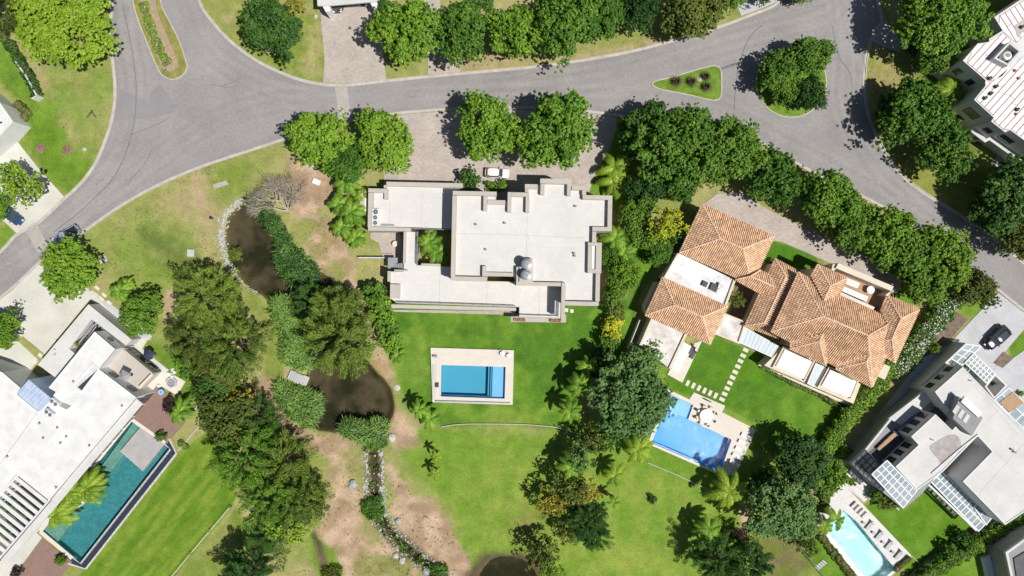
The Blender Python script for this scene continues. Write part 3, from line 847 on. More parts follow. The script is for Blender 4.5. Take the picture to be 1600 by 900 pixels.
paved([(1559, 457), (1602, 490), (1700, 570), (1700, 640), (1602, 512), (1568, 552), (1546, 588), (1487, 533)], M['concrete_grey'], 'driveway')
paved([(1582, 560), (1602, 546), (1720, 600), (1720, 760), (1602, 642), (1560, 606), (1545, 590), (1556, 572)], M['concrete_grey'], 'courtyard')
paved([(1357, 74), (1380, 26), (1405, 60), (1408, 82), (1385, 75), (1364, 66)], M['gravel'], 'gravel_patch')
paved([(1552, 256), (1560, 232), (1590, 262), (1575, 272), (1560, 275)], M['gravel'], 'gravel_patch')
paved([(1496, 488), (1512, 499), (1481, 535), (1447, 562), (1440, 550), (1453, 530), (1473, 508)], M['soil'], 'planting_bed')
paved([(1567, 549), (1583, 560), (1566, 575), (1551, 567)], M['soil'], 'planting_bed')
paved([(246, 601), (290, 640), (290, 660), (260, 694), (206, 651)], M['terrace_red'], 'terrace')
paved([(66, 841), (113, 877), (90, 910), (10, 910)], M['terrace_red'], 'terrace')
paved([(47, 822), (66, 840), (18, 905), (-60, 960), (-60, 900), (0, 875)], M['concrete'], 'terrace')
paved([(206, 532), (236, 524), (222, 545), (264, 578), (247, 600), (206, 650), (100, 780), (60, 830), (0, 880), (100, 700), (180, 560)], M['concrete'], 'terrace')
paved([(258, 578), (290, 596), (277, 618), (247, 600)], M['deck_cream'], 'fire_pit_terrace')
paved([(580, 360), (625, 360), (632, 410), (612, 412), (596, 398), (592, 380), (578, 372)], M['pavers'], 'patio', 0)
paved([(1062, 545), (1097, 532), (1066, 598), (1043, 585)], M['deck_cream'], 'terrace')
paved([(612, 484), (805, 486), (804, 492), (612, 487)], M['pavers'], 'patio')
paved([(798, 490), (885, 492), (884, 504), (798, 503)], M['pavers'], 'patio')
paved([(1333, 722), (1352, 738), (1372, 765), (1345, 780), (1320, 760)], M['deck_white'], 'path')
paved([(1545, 590), (1602, 640), (1602, 700), (1570, 690), (1500, 570)], M['concrete_grey'], 'courtyard')
paved([(1440, 560), (1480, 540), (1500, 570), (1440, 640), (1330, 730), (1312, 722), (1400, 612)], M['concrete_grey'], 'path')

paved([(1150, 444), (1188, 458), (1166, 508), (1140, 490)], M['mulch'], 'inner_court')
# ponds
def water_sheet(px, z, m, name='pond_water'):
    mb = MB(); mb.sheet(inset(WP(px), -0.7), z); return struct(mb, name, m)
water_sheet(POND_UP, -0.17, M['water_pond']); water_sheet(POND_LO, -0.19, M['water_pond']); water_sheet(POND_S, -0.21, M['water_pond'])
water_sheet(strip(STREAM_L, 6), -0.2, M['water_pond'], 'stream_water')

# ------------------------------------------------------------------ swimming pools
def pool(px, depth, m_in, m_w, label, wl=-0.10, lip=0.0):
    w = WP(px)
    t = thing('swimming_pool', label, 'pool', (w[0][0], w[0][1], 0))
    o = inset(w, -0.12)
    mb = MB(); mb.sheet(w, -depth)
    if area(w) < 0: w = w[::-1]
    for i in range(len(w)):
        p, q = w[i], w[(i + 1) % len(w)]
        mb.add([(p[0], p[1], -depth), (q[0], q[1], -depth), (q[0], q[1], 0.03), (p[0], p[1], 0.03)], [(3, 2, 1, 0)])
    put(mb, 'basin', m_in, t)
    mb = MB(); mb.sheet(w, wl); put(mb, 'water', m_w, t)
    return t
def deck(t, outer, hole, m, ztop=0.07, name='coping', zb=-0.05):
    """paving round the basin as quads between the two loops"""
    mb = MB()
    from mathutils.geometry import tessellate_polygon
    o = WP(outer); h = WP(hole)
    if area(o) < 0: o = o[::-1]
    if area(h) > 0: h = h[::-1]
    L_ = [Vector((p[0], p[1], 0)) for p in o]; L2 = [Vector((p[0], p[1], 0)) for p in h]
    tr = tessellate_polygon([L_, L2])
    pts = o + h
    vs = [(p[0], p[1], ztop) for p in pts]
    fs = []
    for a_, b_, c_ in tr:
        A, B, Cc = pts[a_], pts[b_], pts[c_]
        s_ = (B[0] - A[0]) * (Cc[1] - A[1]) - (Cc[0] - A[0]) * (B[1] - A[1])
        fs.append((a_, b_, c_) if s_ > 0 else (a_, c_, b_))
    mb.add(vs, fs)
    for loop in (o, h):
        n = len(loop)
        for i in range(n):
            p, q = loop[i], loop[(i + 1) % n]
            mb.add([(p[0], p[1], zb), (q[0], q[1], zb), (q[0], q[1], ztop), (p[0], p[1], ztop)], [(0, 1, 2, 3)])
    return put(mb, name, m, t)
def pbox(t, px, z0, z1, m, name, label=None):
    mb = MB(); mb.prism(WP(px), z0, z1); return put(mb, name, m, t, label=label)

t = pool(POOLS['main'], 1.5, M['pool_blue'], M['water_pool'], 'blue rectangular pool with cream surround on the lawn behind the flat-roofed house')
deck(t, [(673, 543), (803, 547), (801, 632), (676, 628)], POOLS['main'], M['deck_cream'], 0.30)
pbox(t, [(763, 572.3), (765, 572.3), (763.5, 621.8), (761.5, 621.8)], -1.4, -0.62, M['pool_blue'], 'step')
pbox(t, [(766.8, 572.5), (768.6, 572.5), (767.1, 621.8), (765.3, 621.8)], -1.4, -0.50, M['pool_blue'], 'step')
pbox(t, [(769.8, 572.6), (789.8, 573.1), (788.3, 622), (768.3, 621.8)], -1.4, -0.36, M['pool_shallow'], 'tanning_ledge')
pbox(t, [(689.5, 617.5), (788.5, 620.8), (788.4, 622.4), (689.3, 619.1)], -1.4, -0.3, M['pool_shallow'], 'ledge')
pbox(t, [(676, 569.5), (683, 570), (682, 624), (676.5, 623.8)], 0.305, 0.37, M['concrete'], 'side_slab')
pbox(t, [(680, 597), (686, 597.3), (685.8, 604.5), (679.8, 604.2)], 0.37, 0.45, M['dark_metal'], 'skimmer_cover')
pbox(t, [(681, 625), (798, 628.5), (798, 630.5), (681, 627.3)], 0.305, 0.6, M['steel'], 'glass_fence_rail')

t = pool(POOLS['blue'], 1.4, M['pool_blue2'], M['water_choppy'], 'bright blue pool with a square shallow corner behind the tile-roofed villa')
deck(t, [(1043, 608), (1077, 624), (1084, 613), (1133, 634), (1128, 644), (1181, 671), (1148, 743), (1136, 741), (1127, 743.5), (1012, 693.5), (1017, 680)], POOLS['blue'], M['deck_cream'])
pbox(t, [(1041.5, 625), (1046.3, 615.6), (1082.5, 633.2), (1075, 654.8), (1060, 648), (1057, 652), (1036, 641)], -1.35, -0.30, M['pool_shallow'], 'shallow_ledge')
pbox(t, [(1019, 690), (1126, 736), (1125.2, 737.6), (1018.2, 691.6)], -1.35, -0.28, M['pool_shallow'], 'bench_step')

t = pool(POOLS['right'], 1.4, M['pool_aqua'], M['water_choppy'], 'pale aqua pool beside four loungers at the lower right')
deck(t, [(1264, 803), (1314, 754), (1327, 766), (1350, 790), (1425, 869), (1376, 915), (1352, 915), (1300, 852), (1282, 828)], POOLS['right'], M['deck_white'])
pbox(t, [(1290, 824), (1317, 798), (1325, 804), (1298, 834)], -1.35, -0.3, M['pool_aqua'], 'beach_ledge')
pbox(t, [(1283, 829), (1287, 826.5), (1355, 908), (1350, 912)], 0.075, 0.16, M['white_clean'], 'raised_edge')

M['platform'] = mat('platform_stone', (0.36, 0.35, 0.36), 0.85, col2=(0.44, 0.42, 0.41), scale=0.7, detail=8)
t = pool(POOLS['left'], 1.3, M['pool_teal'], M['water_teal'], 'long teal infinity pool beside the white-roofed house')
mb = MB()
for a_, b_, w_ in (((207, 656), (258, 692), 0.5), ((205, 655), (63, 830), 0.55), ((63, 830), (113, 872), 0.55)):
    mb.ribbon(WP([a_, b_]), -w_ / 2 - 0.05, w_ / 2 + 0.05, -0.05, 0.08 + 0.003 * len(mb.v) / 8)
put(mb, 'coping', M['deck_cream'], t)
pbox(t, [(207.5, 659), (224, 671), (165, 745), (150, 738)], -1.25, -0.42, M['pool_green'], 'shallow_shelf')
pbox(t, [(65.6, 829.5), (87.5, 848), (125, 798), (100, 785)], -1.25, -0.42, M['pool_green'], 'shallow_shelf')
pbox(t, [(188, 705), (219.5, 667.5), (257, 694), (223.5, 736)], -1.0, 0.10, M['platform'], 'stone_platform', 'square grey slab standing in the water')
pbox(t, [(60, 812), (76, 792), (84, 797), (67, 822)], -0.6, -0.1, M['pool_green'], 'water_basin')
# raised infinity edge and the dark overflow channel
mb = MB(); e1 = [(257, 692), (267.5, 703), (127, 882), (112, 872)]
mb.ribbon(WP(e1), -0.35, 0.0, -0.5, -0.03); put(mb, 'overflow_edge', M['stone'], t)
mb = MB(); mb.ribbon(WP(e1), 0.003, 0.95, -0.5, 0.015); put(mb, 'overflow_channel', M['infinity'], t)
mb = MB(); mb.ribbon(offset_line(WP(e1), 0.955), 0.0, 0.32, -0.5, 0.07); put(mb, 'outer_kerb', M['stone'], t)
# planter peninsula with the palms
mb = MB(); mb.prism(WP([(60, 812), (100, 760), (140, 735), (160, 752), (138, 780), (125, 792), (110, 800), (84, 800), (67, 824)]), -0.9, 0.09)
put(mb, 'palm_planter', M['deck_cream'], t)
# ------------------------------------------------------------------ building helpers (px corners are those seen at height zt)
def block(t, px, zt, zb, m, name='wall', label=None, world_pts=False):
    mb = MB(); k = jit()
    w = px if world_pts else WP(px, zt)
    w = inset(w, k)
    mb.prism(w, zb, zt + k)
    return put(mb, name, m, t, label=label)
def rr(x0, y0, x1, y1, a=1.2):
    cx, cy = (x0 + x1) / 2, (y0 + y1) / 2
    ca, sa = math.cos(R(a)), math.sin(R(a))
    return [(cx + (x - cx) * ca - (y - cy) * sa, cy + (x - cx) * sa + (y - cy) * ca) for x, y in ((x0, y0), (x1, y0), (x1, y1), (x0, y1))]
def window(t, a, b, z0, z1, out=0.06, bars=1):
    """window set on the wall line a-b (world xy), frame with panes as sub-parts; outside is to the right of a->b"""
    d = Vector((b[0] - a[0], b[1] - a[1])); L_ = d.length; d.normalize(); n = Vector((d.y, -d.x))
    def P(u, o): return (a[0] + d.x * u + n.x * o, a[1] + d.y * u + n.y * o)
    mb = MB()
    def bar(u0, u1, za, zb_): mb.prism([P(u0, -0.1), P(u1, -0.1), P(u1, out), P(u0, out)], za, zb_)
    bar(0, L_, z0, z0 + 0.07); bar(0, L_, z1 - 0.07, z1); bar(0, 0.07, z0 + 0.07, z1 - 0.07); bar(L_ - 0.07, L_, z0 + 0.07, z1 - 0.07)
    for k in range(bars):
        u = L_ * (k + 1) / (bars + 1); bar(u - 0.03, u + 0.03, z0 + 0.07, z1 - 0.07)
    f = put(mb, 'window', M['dark_metal'], t)
    mb = MB(); mb.prism([P(0.07, -0.08), P(L_ - 0.07, -0.08), P(L_ - 0.07, out - 0.03), P(0.07, out - 0.03)], z0 + 0.07, z1 - 0.07)
    put(mb, 'pane', M['glass'], f)
    return f
def windows_between(t, A, B, n, z0, z1, frac=0.6, out=0.06):
    A, B = Vector(A), Vector(B)
    for k in range(n):
        c = (k + 0.5) / n; h = frac / n / 2
        window(t, tuple(A.lerp(B, c - h)), tuple(A.lerp(B, c + h)), z0, z1, out)
def vent(t, px, py, z, r=0.12, h=0.35):
    x, y, _ = W(px, py, z); mb = MB(); mb.disc((x, y), r, z - 0.01, z + h, 8); mb.disc((x, y), r * 1.7, z + h, z + h + 0.06, 8)
    return put(mb, 'vent_pipe', M['grey_mid'], t)
def ac_unit(px, py, z, rz, fans, label, size=(1.0, 0.8, 0.75), group=None):
    x, y, _ = W(px, py, z + 0.7)
    t = thing('air_conditioner', label, 'air conditioner', (x, y, z), rz, group)
    mb = MB(); mb.box((0, 0, size[2] / 2 + 0.08), size); mb.box((0, 0, 0.04), (size[0] * 0.9, size[1] * 0.9, 0.08)); put(mb, 'casing', M['ac_white'], t, local=True)
    for k in range(fans):
        cx = (k - (fans - 1) / 2) * size[0] / fans
        r = min(size[0] / fans, size[1]) * 0.42
        mb = MB(); n = 18; pts = [(cx + r * math.cos(2 * math.pi * i / n), r * math.sin(2 * math.pi * i / n)) for i in range(n)]
        mb.ring(pts, 0.05, size[2] + 0.08, size[2] + 0.12)
        f = put(mb, 'fan_ring', M['steel'], t, local=True)
        mb = MB(); mb.disc((cx, 0), r * 0.95, size[2] + 0.083, size[2] + 0.088, 16); put(mb, 'fan_well', M['dark_metal'], f, local=True)
        mb = MB()
        for q in range(4):
            a_ = q * math.pi / 2 + 0.3
            mb.box((cx + math.cos(a_) * r * 0.45, math.sin(a_) * r * 0.45, size[2] + 0.10), (r * 0.75, r * 0.3, 0.012), a_)
        mb.disc((cx, 0), r * 0.22, size[2] + 0.09, size[2] + 0.115, 8)
        put(mb, 'fan', M['steel'], f, local=True)
    return t

# ================================================================== 1. flat-roofed house in the middle
hx = W(800, 390)
h1 = thing('flat_roofed_house', 'large modern house with pale flat roofs and beige parapets in the middle of the view', 'house', (hx[0], hx[1], 0))
UP = [(708, 299.5), (775, 301), (775, 314), (793, 314.2), (793, 301.2), (821, 302), (821, 288.5), (844.6, 289), (844.6, 280.2), (892.3, 281), (892.3, 291.6), (915.4, 292.2), (915.4, 305.6), (956.6, 306.4), (954.6, 361), (931.3, 360.6), (930.6, 379.6), (939.4, 380), (937.8, 426), (937, 426), (935.2, 477.3), (882, 476), (882.8, 447), (806.5, 446), (803, 431.5), (760, 431), (760, 438), (705.4, 437)]
block(h1, UP, 6.40, 0, M['parapet'], 'wall')
mb = MB(); mb.prism(inset(WP(UP, 6.4), 0.12), 6.3, 6.43); put(mb, 'roof_deck', M['roof_main'], h1)
PAR = [(707.5, 298.8, 776, 305.4), (755.2, 306, 761.5, 329.5), (762, 312.6, 789.5, 319.4), (793, 300, 799.4, 331.5), (799.6, 300.5, 827, 307.2), (821.2, 307.4, 827.4, 332), (820, 287.6, 840, 295.2), (820.4, 295.4, 826, 300), (844.2, 279.4, 893, 287.2), (844.4, 287.4, 851, 304.2), (886, 287.4, 892.2, 305.8), (893.4, 290.8, 916, 296.8), (909.6, 297, 916, 304.6), (910.4, 305, 957, 312), (949.4, 312.2, 956.4, 361.4), (925.6, 354.4, 949.2, 361.2), (925.4, 361.6, 931.6, 378.6),
       (918.8, 379, 940.2, 384.2), (918.6, 384.4, 924.8, 420.4), (931, 384.4, 940, 421), (918.2, 420.6, 939.6, 427), (930.6, 427.2, 937.4, 471), (881.6, 471, 935.4, 477.8), (877, 441.4, 883.2, 499), (806.4, 440.6, 876.8, 446.8), (704.6, 432.2, 760.2, 438.6), (753.6, 415.8, 760, 432), (760.2, 425.6, 802, 431.8), (705.6, 305.6, 712.4, 432)]
for i, q in enumerate(PAR):
    lo = i in (2, 6, 7, 27)
    zt = 6.95 if lo else 7.25
    block(h1, rr(*q), zt, 5.9, M['parapet'], 'parapet')
block(h1, rr(925, 384.4, 930.8, 420.4), 6.9, 6.4, M['white_clean'], 'light_well_cover')
# seams between the roofing fields
def seam(px, z, w=0.03):
    mb = MB(); mb.ribbon(WP(px, z), -w, w, z, z + 0.012); put(mb, 'roof_seam', M['parapet'], h1)
seam([(712, 364.5), (826, 368), (912, 372)], 6.436); seam([(824, 333), (822, 403)], 6.436); seam([(826, 368), (823, 403)], 6.437, 0.02)
for v in ((759.4, 390), (789, 348.8), (899, 322.5), (744, 351), (897, 396), (898, 400)): vent(h1, *v, 6.43)
# lower wings and terraces
A1 = [(603.6, 285), (723, 288.6), (723, 293), (712, 300), (706, 358), (642, 357), (642, 361), (574.6, 361), (575.4, 294.6), (599.5, 294.8), (599.5, 289), (603.6, 289)]
block(h1, A1, 3.30, 0, M['parapet'], 'wall')
mb = MB(); mb.prism(inset(WP([(604, 286), (722, 290), (712, 300), (709, 357), (642, 357), (577, 359), (577, 297), (604, 296)], 3.3), 0.05), 3.2, 3.33); put(mb, 'roof_deck', M['roof_main'], h1)
A2 = [(606, 424), (630.5, 424), (631, 361.5), (651.5, 362), (651.5, 414), (706, 416.5), (712, 438), (806, 440), (877, 447), (876, 497), (811, 495), (811, 480), (620, 473.6), (609.4, 466), (609.4, 440), (605.5, 439)]
block(h1, A2, 3.26, 0, M['parapet'], 'wall')
mb = MB(); mb.prism(inset(WP(A2, 3.26), 0.12), 3.2, 3.30); put(mb, 'roof_deck', M['roof_main'], h1)
for q in ((603.6, 285, 723, 292), (599.6, 289, 603.4, 294), (575.4, 294.6, 606.4, 301), (600.4, 301.2, 606.2, 311.5), (575, 301.4, 583.2, 354.8), (575, 355, 641.5, 361), (630.2, 361.8, 634, 411), (658, 411.8, 688, 415.4), (616, 421.4, 636.5, 423.6), (605.4, 423.4, 609.6, 440)):
    block(h1, rr(*q), 3.92, 2.9, M['parapet'], 'parapet')
block(h1, rr(609.4, 444, 625, 466.4), 3.85, 0, M['parapet'], 'stair_house')
block(h1, rr(559.6, 298.2, 574, 335.6), 2.7, 0, M['parapet'], 'side_annex')
mb = MB(); mb.prism(WP(rr(570, 306, 574, 330), 2.72), 2.6, 2.74); put(mb, 'annex_roof_strip', M['white_clean'], h1)
block(h1, [(611.5, 475.6), (806.5, 480.8), (806.3, 486), (612, 481.4)], 2.9, 2.6, M['parapet'], 'eaves_ledge')
block(h1, [(800, 496), (878, 498), (878, 503.4), (800, 501.6)], 2.9, 2.6, M['parapet'], 'eaves_ledge')
for seamp in ([(688, 417), (687, 472)], [(761.5, 438), (760.5, 476)], [(843, 448), (842.5, 491)], [(609, 292), (609, 357)]):
    mb = MB(); mb.ribbon(WP(seamp, 3.3), -0.02, 0.02, 3.302, 3.345); put(mb, 'roof_seam', M['parapet'], h1)
mb = MB(); mb.ribbon(WP([(660, 298), (659, 357)], 3.3), -0.02, 0.02, 3.33, 3.345); put(mb, 'roof_seam', M['parapet'], h1)
# glass railings along the terrace edge: rail, posts, glass
def railing(t, px, z0, h=1.0, n=None, mg=None):
    w = WP(px, z0 + h)
    mb = MB(); mb.ribbon(w, -0.035, 0.035, z0 + h - 0.05, z0 + h); r_ = put(mb, 'railing', M['steel'], t)
    for i in range(len(w) - 1):
        a_, b_ = Vector(w[i]), Vector(w[i + 1]); L_ = (b_ - a_).length; k = max(1, int(L_ / 1.6))
        for q in range(k + 1):
            c = a_.lerp(b_, q / k); mb = MB(); mb.box((c.x, c.y, z0 + h / 2 - 0.02), (0.05, 0.05, h - 0.06)); put(mb, 'post', M['dark_metal'], r_)
    mb = MB(); mb.ribbon(w, -0.008, 0.008, z0 + 0.08, z0 + h - 0.06); put(mb, 'glass_panel', M['pane'], r_)
railing(h1, [(620, 472.4), (706, 475), (806, 478.6)], 3.3)
railing(h1, [(811, 492.6), (873.5, 494.8), (874.5, 472)], 3.3)
railing(h1, [(652.6, 361), (651.4, 413)], 3.3)
railing(h1, [(643, 356.6), (694, 359)], 3.3)
# outside stair with landing on the west side
st = put(MB().prism(WP(rr(606, 402.6, 621, 419.5), 2.2), 2.05, 2.2), 'stair_landing', M['steel'], h1)
for k in range(8):
    f = k / 7; c0 = 616 + 19 * f
    mb = MB(); mb.prism(WP(rr(c0, 412 - 1.5 * f, c0 + 2.0, 421.5), 2.3 + f), 2.2 + f * 1.0 - 0.05, 2.28 + f * 1.0); put(mb, 'stair_tread', M['steel'], h1)
mb = MB(); mb.ribbon(WP([(605.8, 420), (606, 402), (621.5, 402.4)], 3.1), -0.03, 0.03, 3.05, 3.1); put(mb, 'stair_rail', M['dark_metal'], h1)
mb = MB(); mb.ribbon(WP([(560, 402.4), (600, 402.6)], 1.2), -0.09, 0.09, 0, 1.2); wl_ = put(mb, 'garden_wall', M['wall_white']); tag(wl_, 'low pale wall running from the patio of the flat-roofed house into the lawn', 'wall')
# facades seen from beside
for (a_, b_, n_) in (((620, 481), (806, 487), 7), ((882, 480), (935, 482), 2)):
    A_ = W(*a_, 2.9); B_ = W(*b_, 2.9)
w_ = WP([(620, 473.6), (811, 480)], 3.26); windows_between(h1, (w_[0][0], w_[0][1]), (w_[1][0], w_[1][1]), 7, 0.2, 2.5, 0.8)
w_ = WP([(883, 477.3), (935.2, 477.5)], 6.4); windows_between(h1, w_[0], w_[1], 2, 3.8, 5.6, 0.6)
w_ = WP([(723, 288.6), (603.6, 285)], 3.3); windows_between(h1, w_[0], w_[1], 4, 1.0, 2.4, 0.5)
# things on its roof
for (px, py, rw, rd, f, lb) in ((587, 331, 1.15, 1.05, 1, 'single-fan white condenser, topmost of the units on the west roof of the flat-roofed house'), (586.4, 344, 1.8, 1.1, 2, 'twin-fan white condenser below the single one on the west roof of the flat-roofed house')):
    ac_unit(px, py, 3.33, R(90) if f == 2 else 0, f, lb, (rw, rd, 0.7), 'condensers on the flat-roofed house')
mb = MB(); mb.prism(WP([(595, 349.5), (616, 350.5), (616, 353), (595, 352.8)], 3.6), 3.34, 3.55); tag(put(mb, 'duct', M['steel']), 'grey pipe duct on the roof beside the white condensers', 'duct')
ped = thing('tank_pedestal', 'beige raised plinth under two round tanks on the flat roof', 'plinth', W(822, 420, 6.43))
mb = MB(); mb.prism(WP([(812, 403.8), (833, 404.4), (832.5, 441), (811.4, 440.4)], 7.7), 6.44, 7.7); put(mb, 'plinth_block', M['parapet'], ped)
mb = MB(); mb.prism(WP([(806.8, 417), (811, 417), (811, 440), (806.8, 440)], 7.4), 6.44, 7.4); put(mb, 'plinth_step', M['parapet'], ped)
for i, (px, py, lb) in enumerate(((823, 412, 'round grey water tank, upper of the two on the beige plinth'), (822.4, 429.4, 'round grey water tank, lower of the two on the beige plinth'))):
    x, y, _ = W(px, py, 9.0)
    t = thing('water_tank', lb, 'water tank', (x, y, 7.7), 0, 'tanks on the flat roof')
    mb = MB(); mb.disc((0, 0), 0.86, 0, 1.05, 28, 1.0); mb.disc((0, 0), 0.86, 1.05, 1.25, 28, 0.5); put(mb, 'tank_body', M['steel'], t, local=True)
    mb = MB(); mb.disc((0, 0), 0.30, 1.24, 1.34, 16); put(mb, 'tank_lid', M['grey_mid'], t, local=True)
for (px, py, lb) in ((812, 499.6, 'left planter of orange flowers on the terrace behind the flat-roofed house'), (868, 501, 'right planter of orange flowers on the terrace behind the flat-roofed house')):
    x, y, _ = W(px, py, 3.1)
    t = thing('flower_box', lb, 'planter', (x, y, 2.9), R(-1), 'orange flower boxes')
    mb = MB(); mb.box((0, 0, 0.15), (2.0, 0.4, 0.3)); put(mb, 'box', M['grey_mid'], t, local=True)
    mb = MB()
    for k in range(90):
        mb.rock((rng.uniform(-0.95, 0.95), rng.uniform(-0.25, 0.25), 0.3 + rng.uniform(0, 0.12)), 0.07, 0.1, 4)
    put(mb, 'flowers', M['flower_or'], t, local=True, kind='stuff')

# ================================================================== tiled roofs
TP, TC = 0.33, 0.44
def tile_plane(t, pts, base=True, tiles=True):
    """pts = (px, py, z) corners; bedding slab plus rows of half-round tiles climbing the slope"""
    P = [Vector(W(*p)) for p in pts]
    n = Vector((0, 0, 0)); c = Vector((0, 0, 0))
    for i in range(len(P)):
        a_, b_ = P[i], P[(i + 1) % len(P)]; n += a_.cross(b_); c += a_
    c /= len(P); n.normalize()
    if n.z < 0: n = -n
    up = Vector((0, 0, 1)); v = (up - n * up.dot(n)).normalized(); u = v.cross(n).normalized()
    if base:
        mb = MB(); vs = [tuple(p) for p in P]; k = len(P)
        cc = [Vector((p[0], p[1], p[2])) for p in vs]
        e1, e2 = cc[1] - cc[0], cc[2] - cc[1]
        if e1.cross(e2).z < 0: cc = cc[::-1]
        vs = [(p.x, p.y, p.z) for p in cc] + [(p.x, p.y, p.z - 0.18) for p in cc]
        mb.add(vs, [tuple(range(k)), tuple(range(2 * k - 1, k - 1, -1))] + [(i, k + i, k + (i + 1) % k, (i + 1) % k) for i in range(k)])
        put(mb, 'roof_bedding', M['tile_base'], t)
    Q = [((p - c).dot(u), (p - c).dot(v)) for p in P]
    u0, u1 = min(q[0] for q in Q), max(q[0] for q in Q)
    V, F = [], []
    x = u0 + TP / 2
    while x < u1:
        ys_ = []
        for i in range(len(Q)):
            (ax, ay), (bx, by) = Q[i], Q[(i + 1) % len(Q)]
            if (ax > x) != (bx > x): ys_.append(ay + (by - ay) * (x - ax) / (bx - ax))
        ys_.sort()
        for k in range(0, len(ys_) - 1, 2):
            y0, y1 = ys_[k] - 0.06, ys_[k + 1]
            y = y0
            while y < y1 - 0.08:
                ye = min(y + TC, y1)
                o = len(V)
                dw = rng.uniform(-0.012, 0.012)
                for (yy, hw, hz) in ((y, TP * 0.40, 0.15), (ye + 0.03, TP * 0.32, 0.10)):
                    lift = 0.045 if yy == y else 0.012
                    for (du, dz) in ((-hw, 0.0), (-hw * 0.6, hz * 0.8), (0.0, hz), (hw * 0.6, hz * 0.8), (hw, 0.0)):
                        V.append(c + u * (x + du + dw) + v * yy + n * (dz + lift))
                F += [(o + q, o + q + 1, o + 6 + q, o + 5 + q) for q in range(4)]
                y += TC
        x += TP
    if tiles and V:
        mb = MB(); mb.v = [tuple(p) for p in V]; mb.f = F
        put(mb, 'roof_tiles', M['tile'], t, kind='stuff')
def ridge(t, *pts):
    P = [Vector(W(*p)) for p in pts]
    mb = MB()
    for i in range(len(P) - 1):
        a_, b_ = P[i], P[i + 1]; L_ = (b_ - a_).length; n = max(1, int(L_ / 0.42)); d = (b_ - a_).normalized()
        s_ = d.cross(Vector((0, 0, 1))).normalized(); w_ = s_.cross(d).normalized()
        for k in range(n):
            p, q = a_.lerp(b_, k / n), a_.lerp(b_, (k + 1.08) / n)
            vs = []
            for (c, r_) in ((p, 0.15), (q, 0.125)):
                for tt in (-1.25, -0.6, 0, 0.6, 1.25):
                    vs.append(c + s_ * math.sin(tt) * r_ + w_ * (math.cos(tt) * r_ + 0.05))
            mb.add(vs, [(i2 + 1, i2, i2 + 5, i2 + 6) for i2 in range(4)])
    put(mb, 'ridge_tiles', M['ridge'], t, kind='stuff')
def hip_roof(t, A, B, Cc, D, ze, r1, r2, zr):
    """corners clockwise from the one before the first long eave; ridge from r1 (A-D end) to r2 (B-C end)"""
    A, B, Cc, D = [(*p, ze) for p in (A, B, Cc, D)]; r1, r2 = (*r1, zr), (*r2, zr)
    tile_plane(t, [A, B, r2, r1]); tile_plane(t, [B, Cc, r2]); tile_plane(t, [Cc, D, r1, r2]); tile_plane(t, [D, A, r1])
    ridge(t, A, r1, r2, B); ridge(t, r1, D); ridge(t, r2, Cc)
def wall_body(t, px, z, m=None, ins=0.55, top=None, zb=0):
    mb = MB(); k = jit(); mb.prism(inset(WP(px, z), ins + k), zb, (top or z) - 0.05 - k); return put(mb, 'wall', m or M['cream'], t)

vx = W(1230, 480)
v1 = thing('tile_roofed_villa', 'sprawling villa with terracotta hipped tile roofs and cream walls', 'house', (vx[0], vx[1], 0))
# north-west hip
R1 = [(1097.3, 318.9), (1209.8, 368.8), (1174.4, 444.5), (1061.7, 394.6)]
hip_roof(v1, *R1, 3.9, (1125.3, 372.8), (1160.7, 388.4), 6.0); wall_body(v1, R1, 3.9)
R2 = [(1035, 433.4), (1136.2, 478.7), (1109.2, 538), (1008.2, 492.4)]
hip_roof(v1, *R2, 3.8, (1054, 476.6), (1097.6, 494.8), 5.5); wall_body(v1, R2, 3.8)
# connecting roof
tile_plane(v1, [(1151, 438, 4.1), (1172, 431.5, 5.1), (1212, 449, 5.1), (1186, 457.6, 4.0)])
tile_plane(v1, [(1172, 431.5, 5.1), (1187.5, 422.4, 4.2), (1200, 428, 4.2), (1212, 449, 5.1)])
ridge(v1, (1172, 431.5, 5.12), (1212, 449, 5.12)); ridge(v1, (1149, 437, 4.1), (1172, 431.5, 5.2), (1187.5, 422.4, 4.4))
# lean-to roof along the west of the two-storey block
tile_plane(v1, [(1164, 509, 3.9), (1211, 404.6, 3.9), (1228, 432, 5.3), (1193.6, 504, 5.3)])
tile_plane(v1, [(1211, 404.6, 3.9), (1247, 423.5, 3.9), (1249, 440, 5.0), (1228, 432, 5.3)])
tile_plane(v1, [(1164, 509, 3.9), (1193.6, 504, 5.3), (1206, 510, 5.2), (1218, 529, 3.9)])
tile_plane(v1, [(1228, 432, 5.3), (1249, 440, 5.0), (1212, 518, 5.0), (1193.6, 504, 5.3)])
ridge(v1, (1211, 404.6, 3.9), (1228, 432, 5.3), (1193.6, 504, 5.3), (1164, 509, 3.9))
wall_body(v1, [(1164, 509), (1211, 404.6), (1250, 424), (1216, 527)], 3.9)
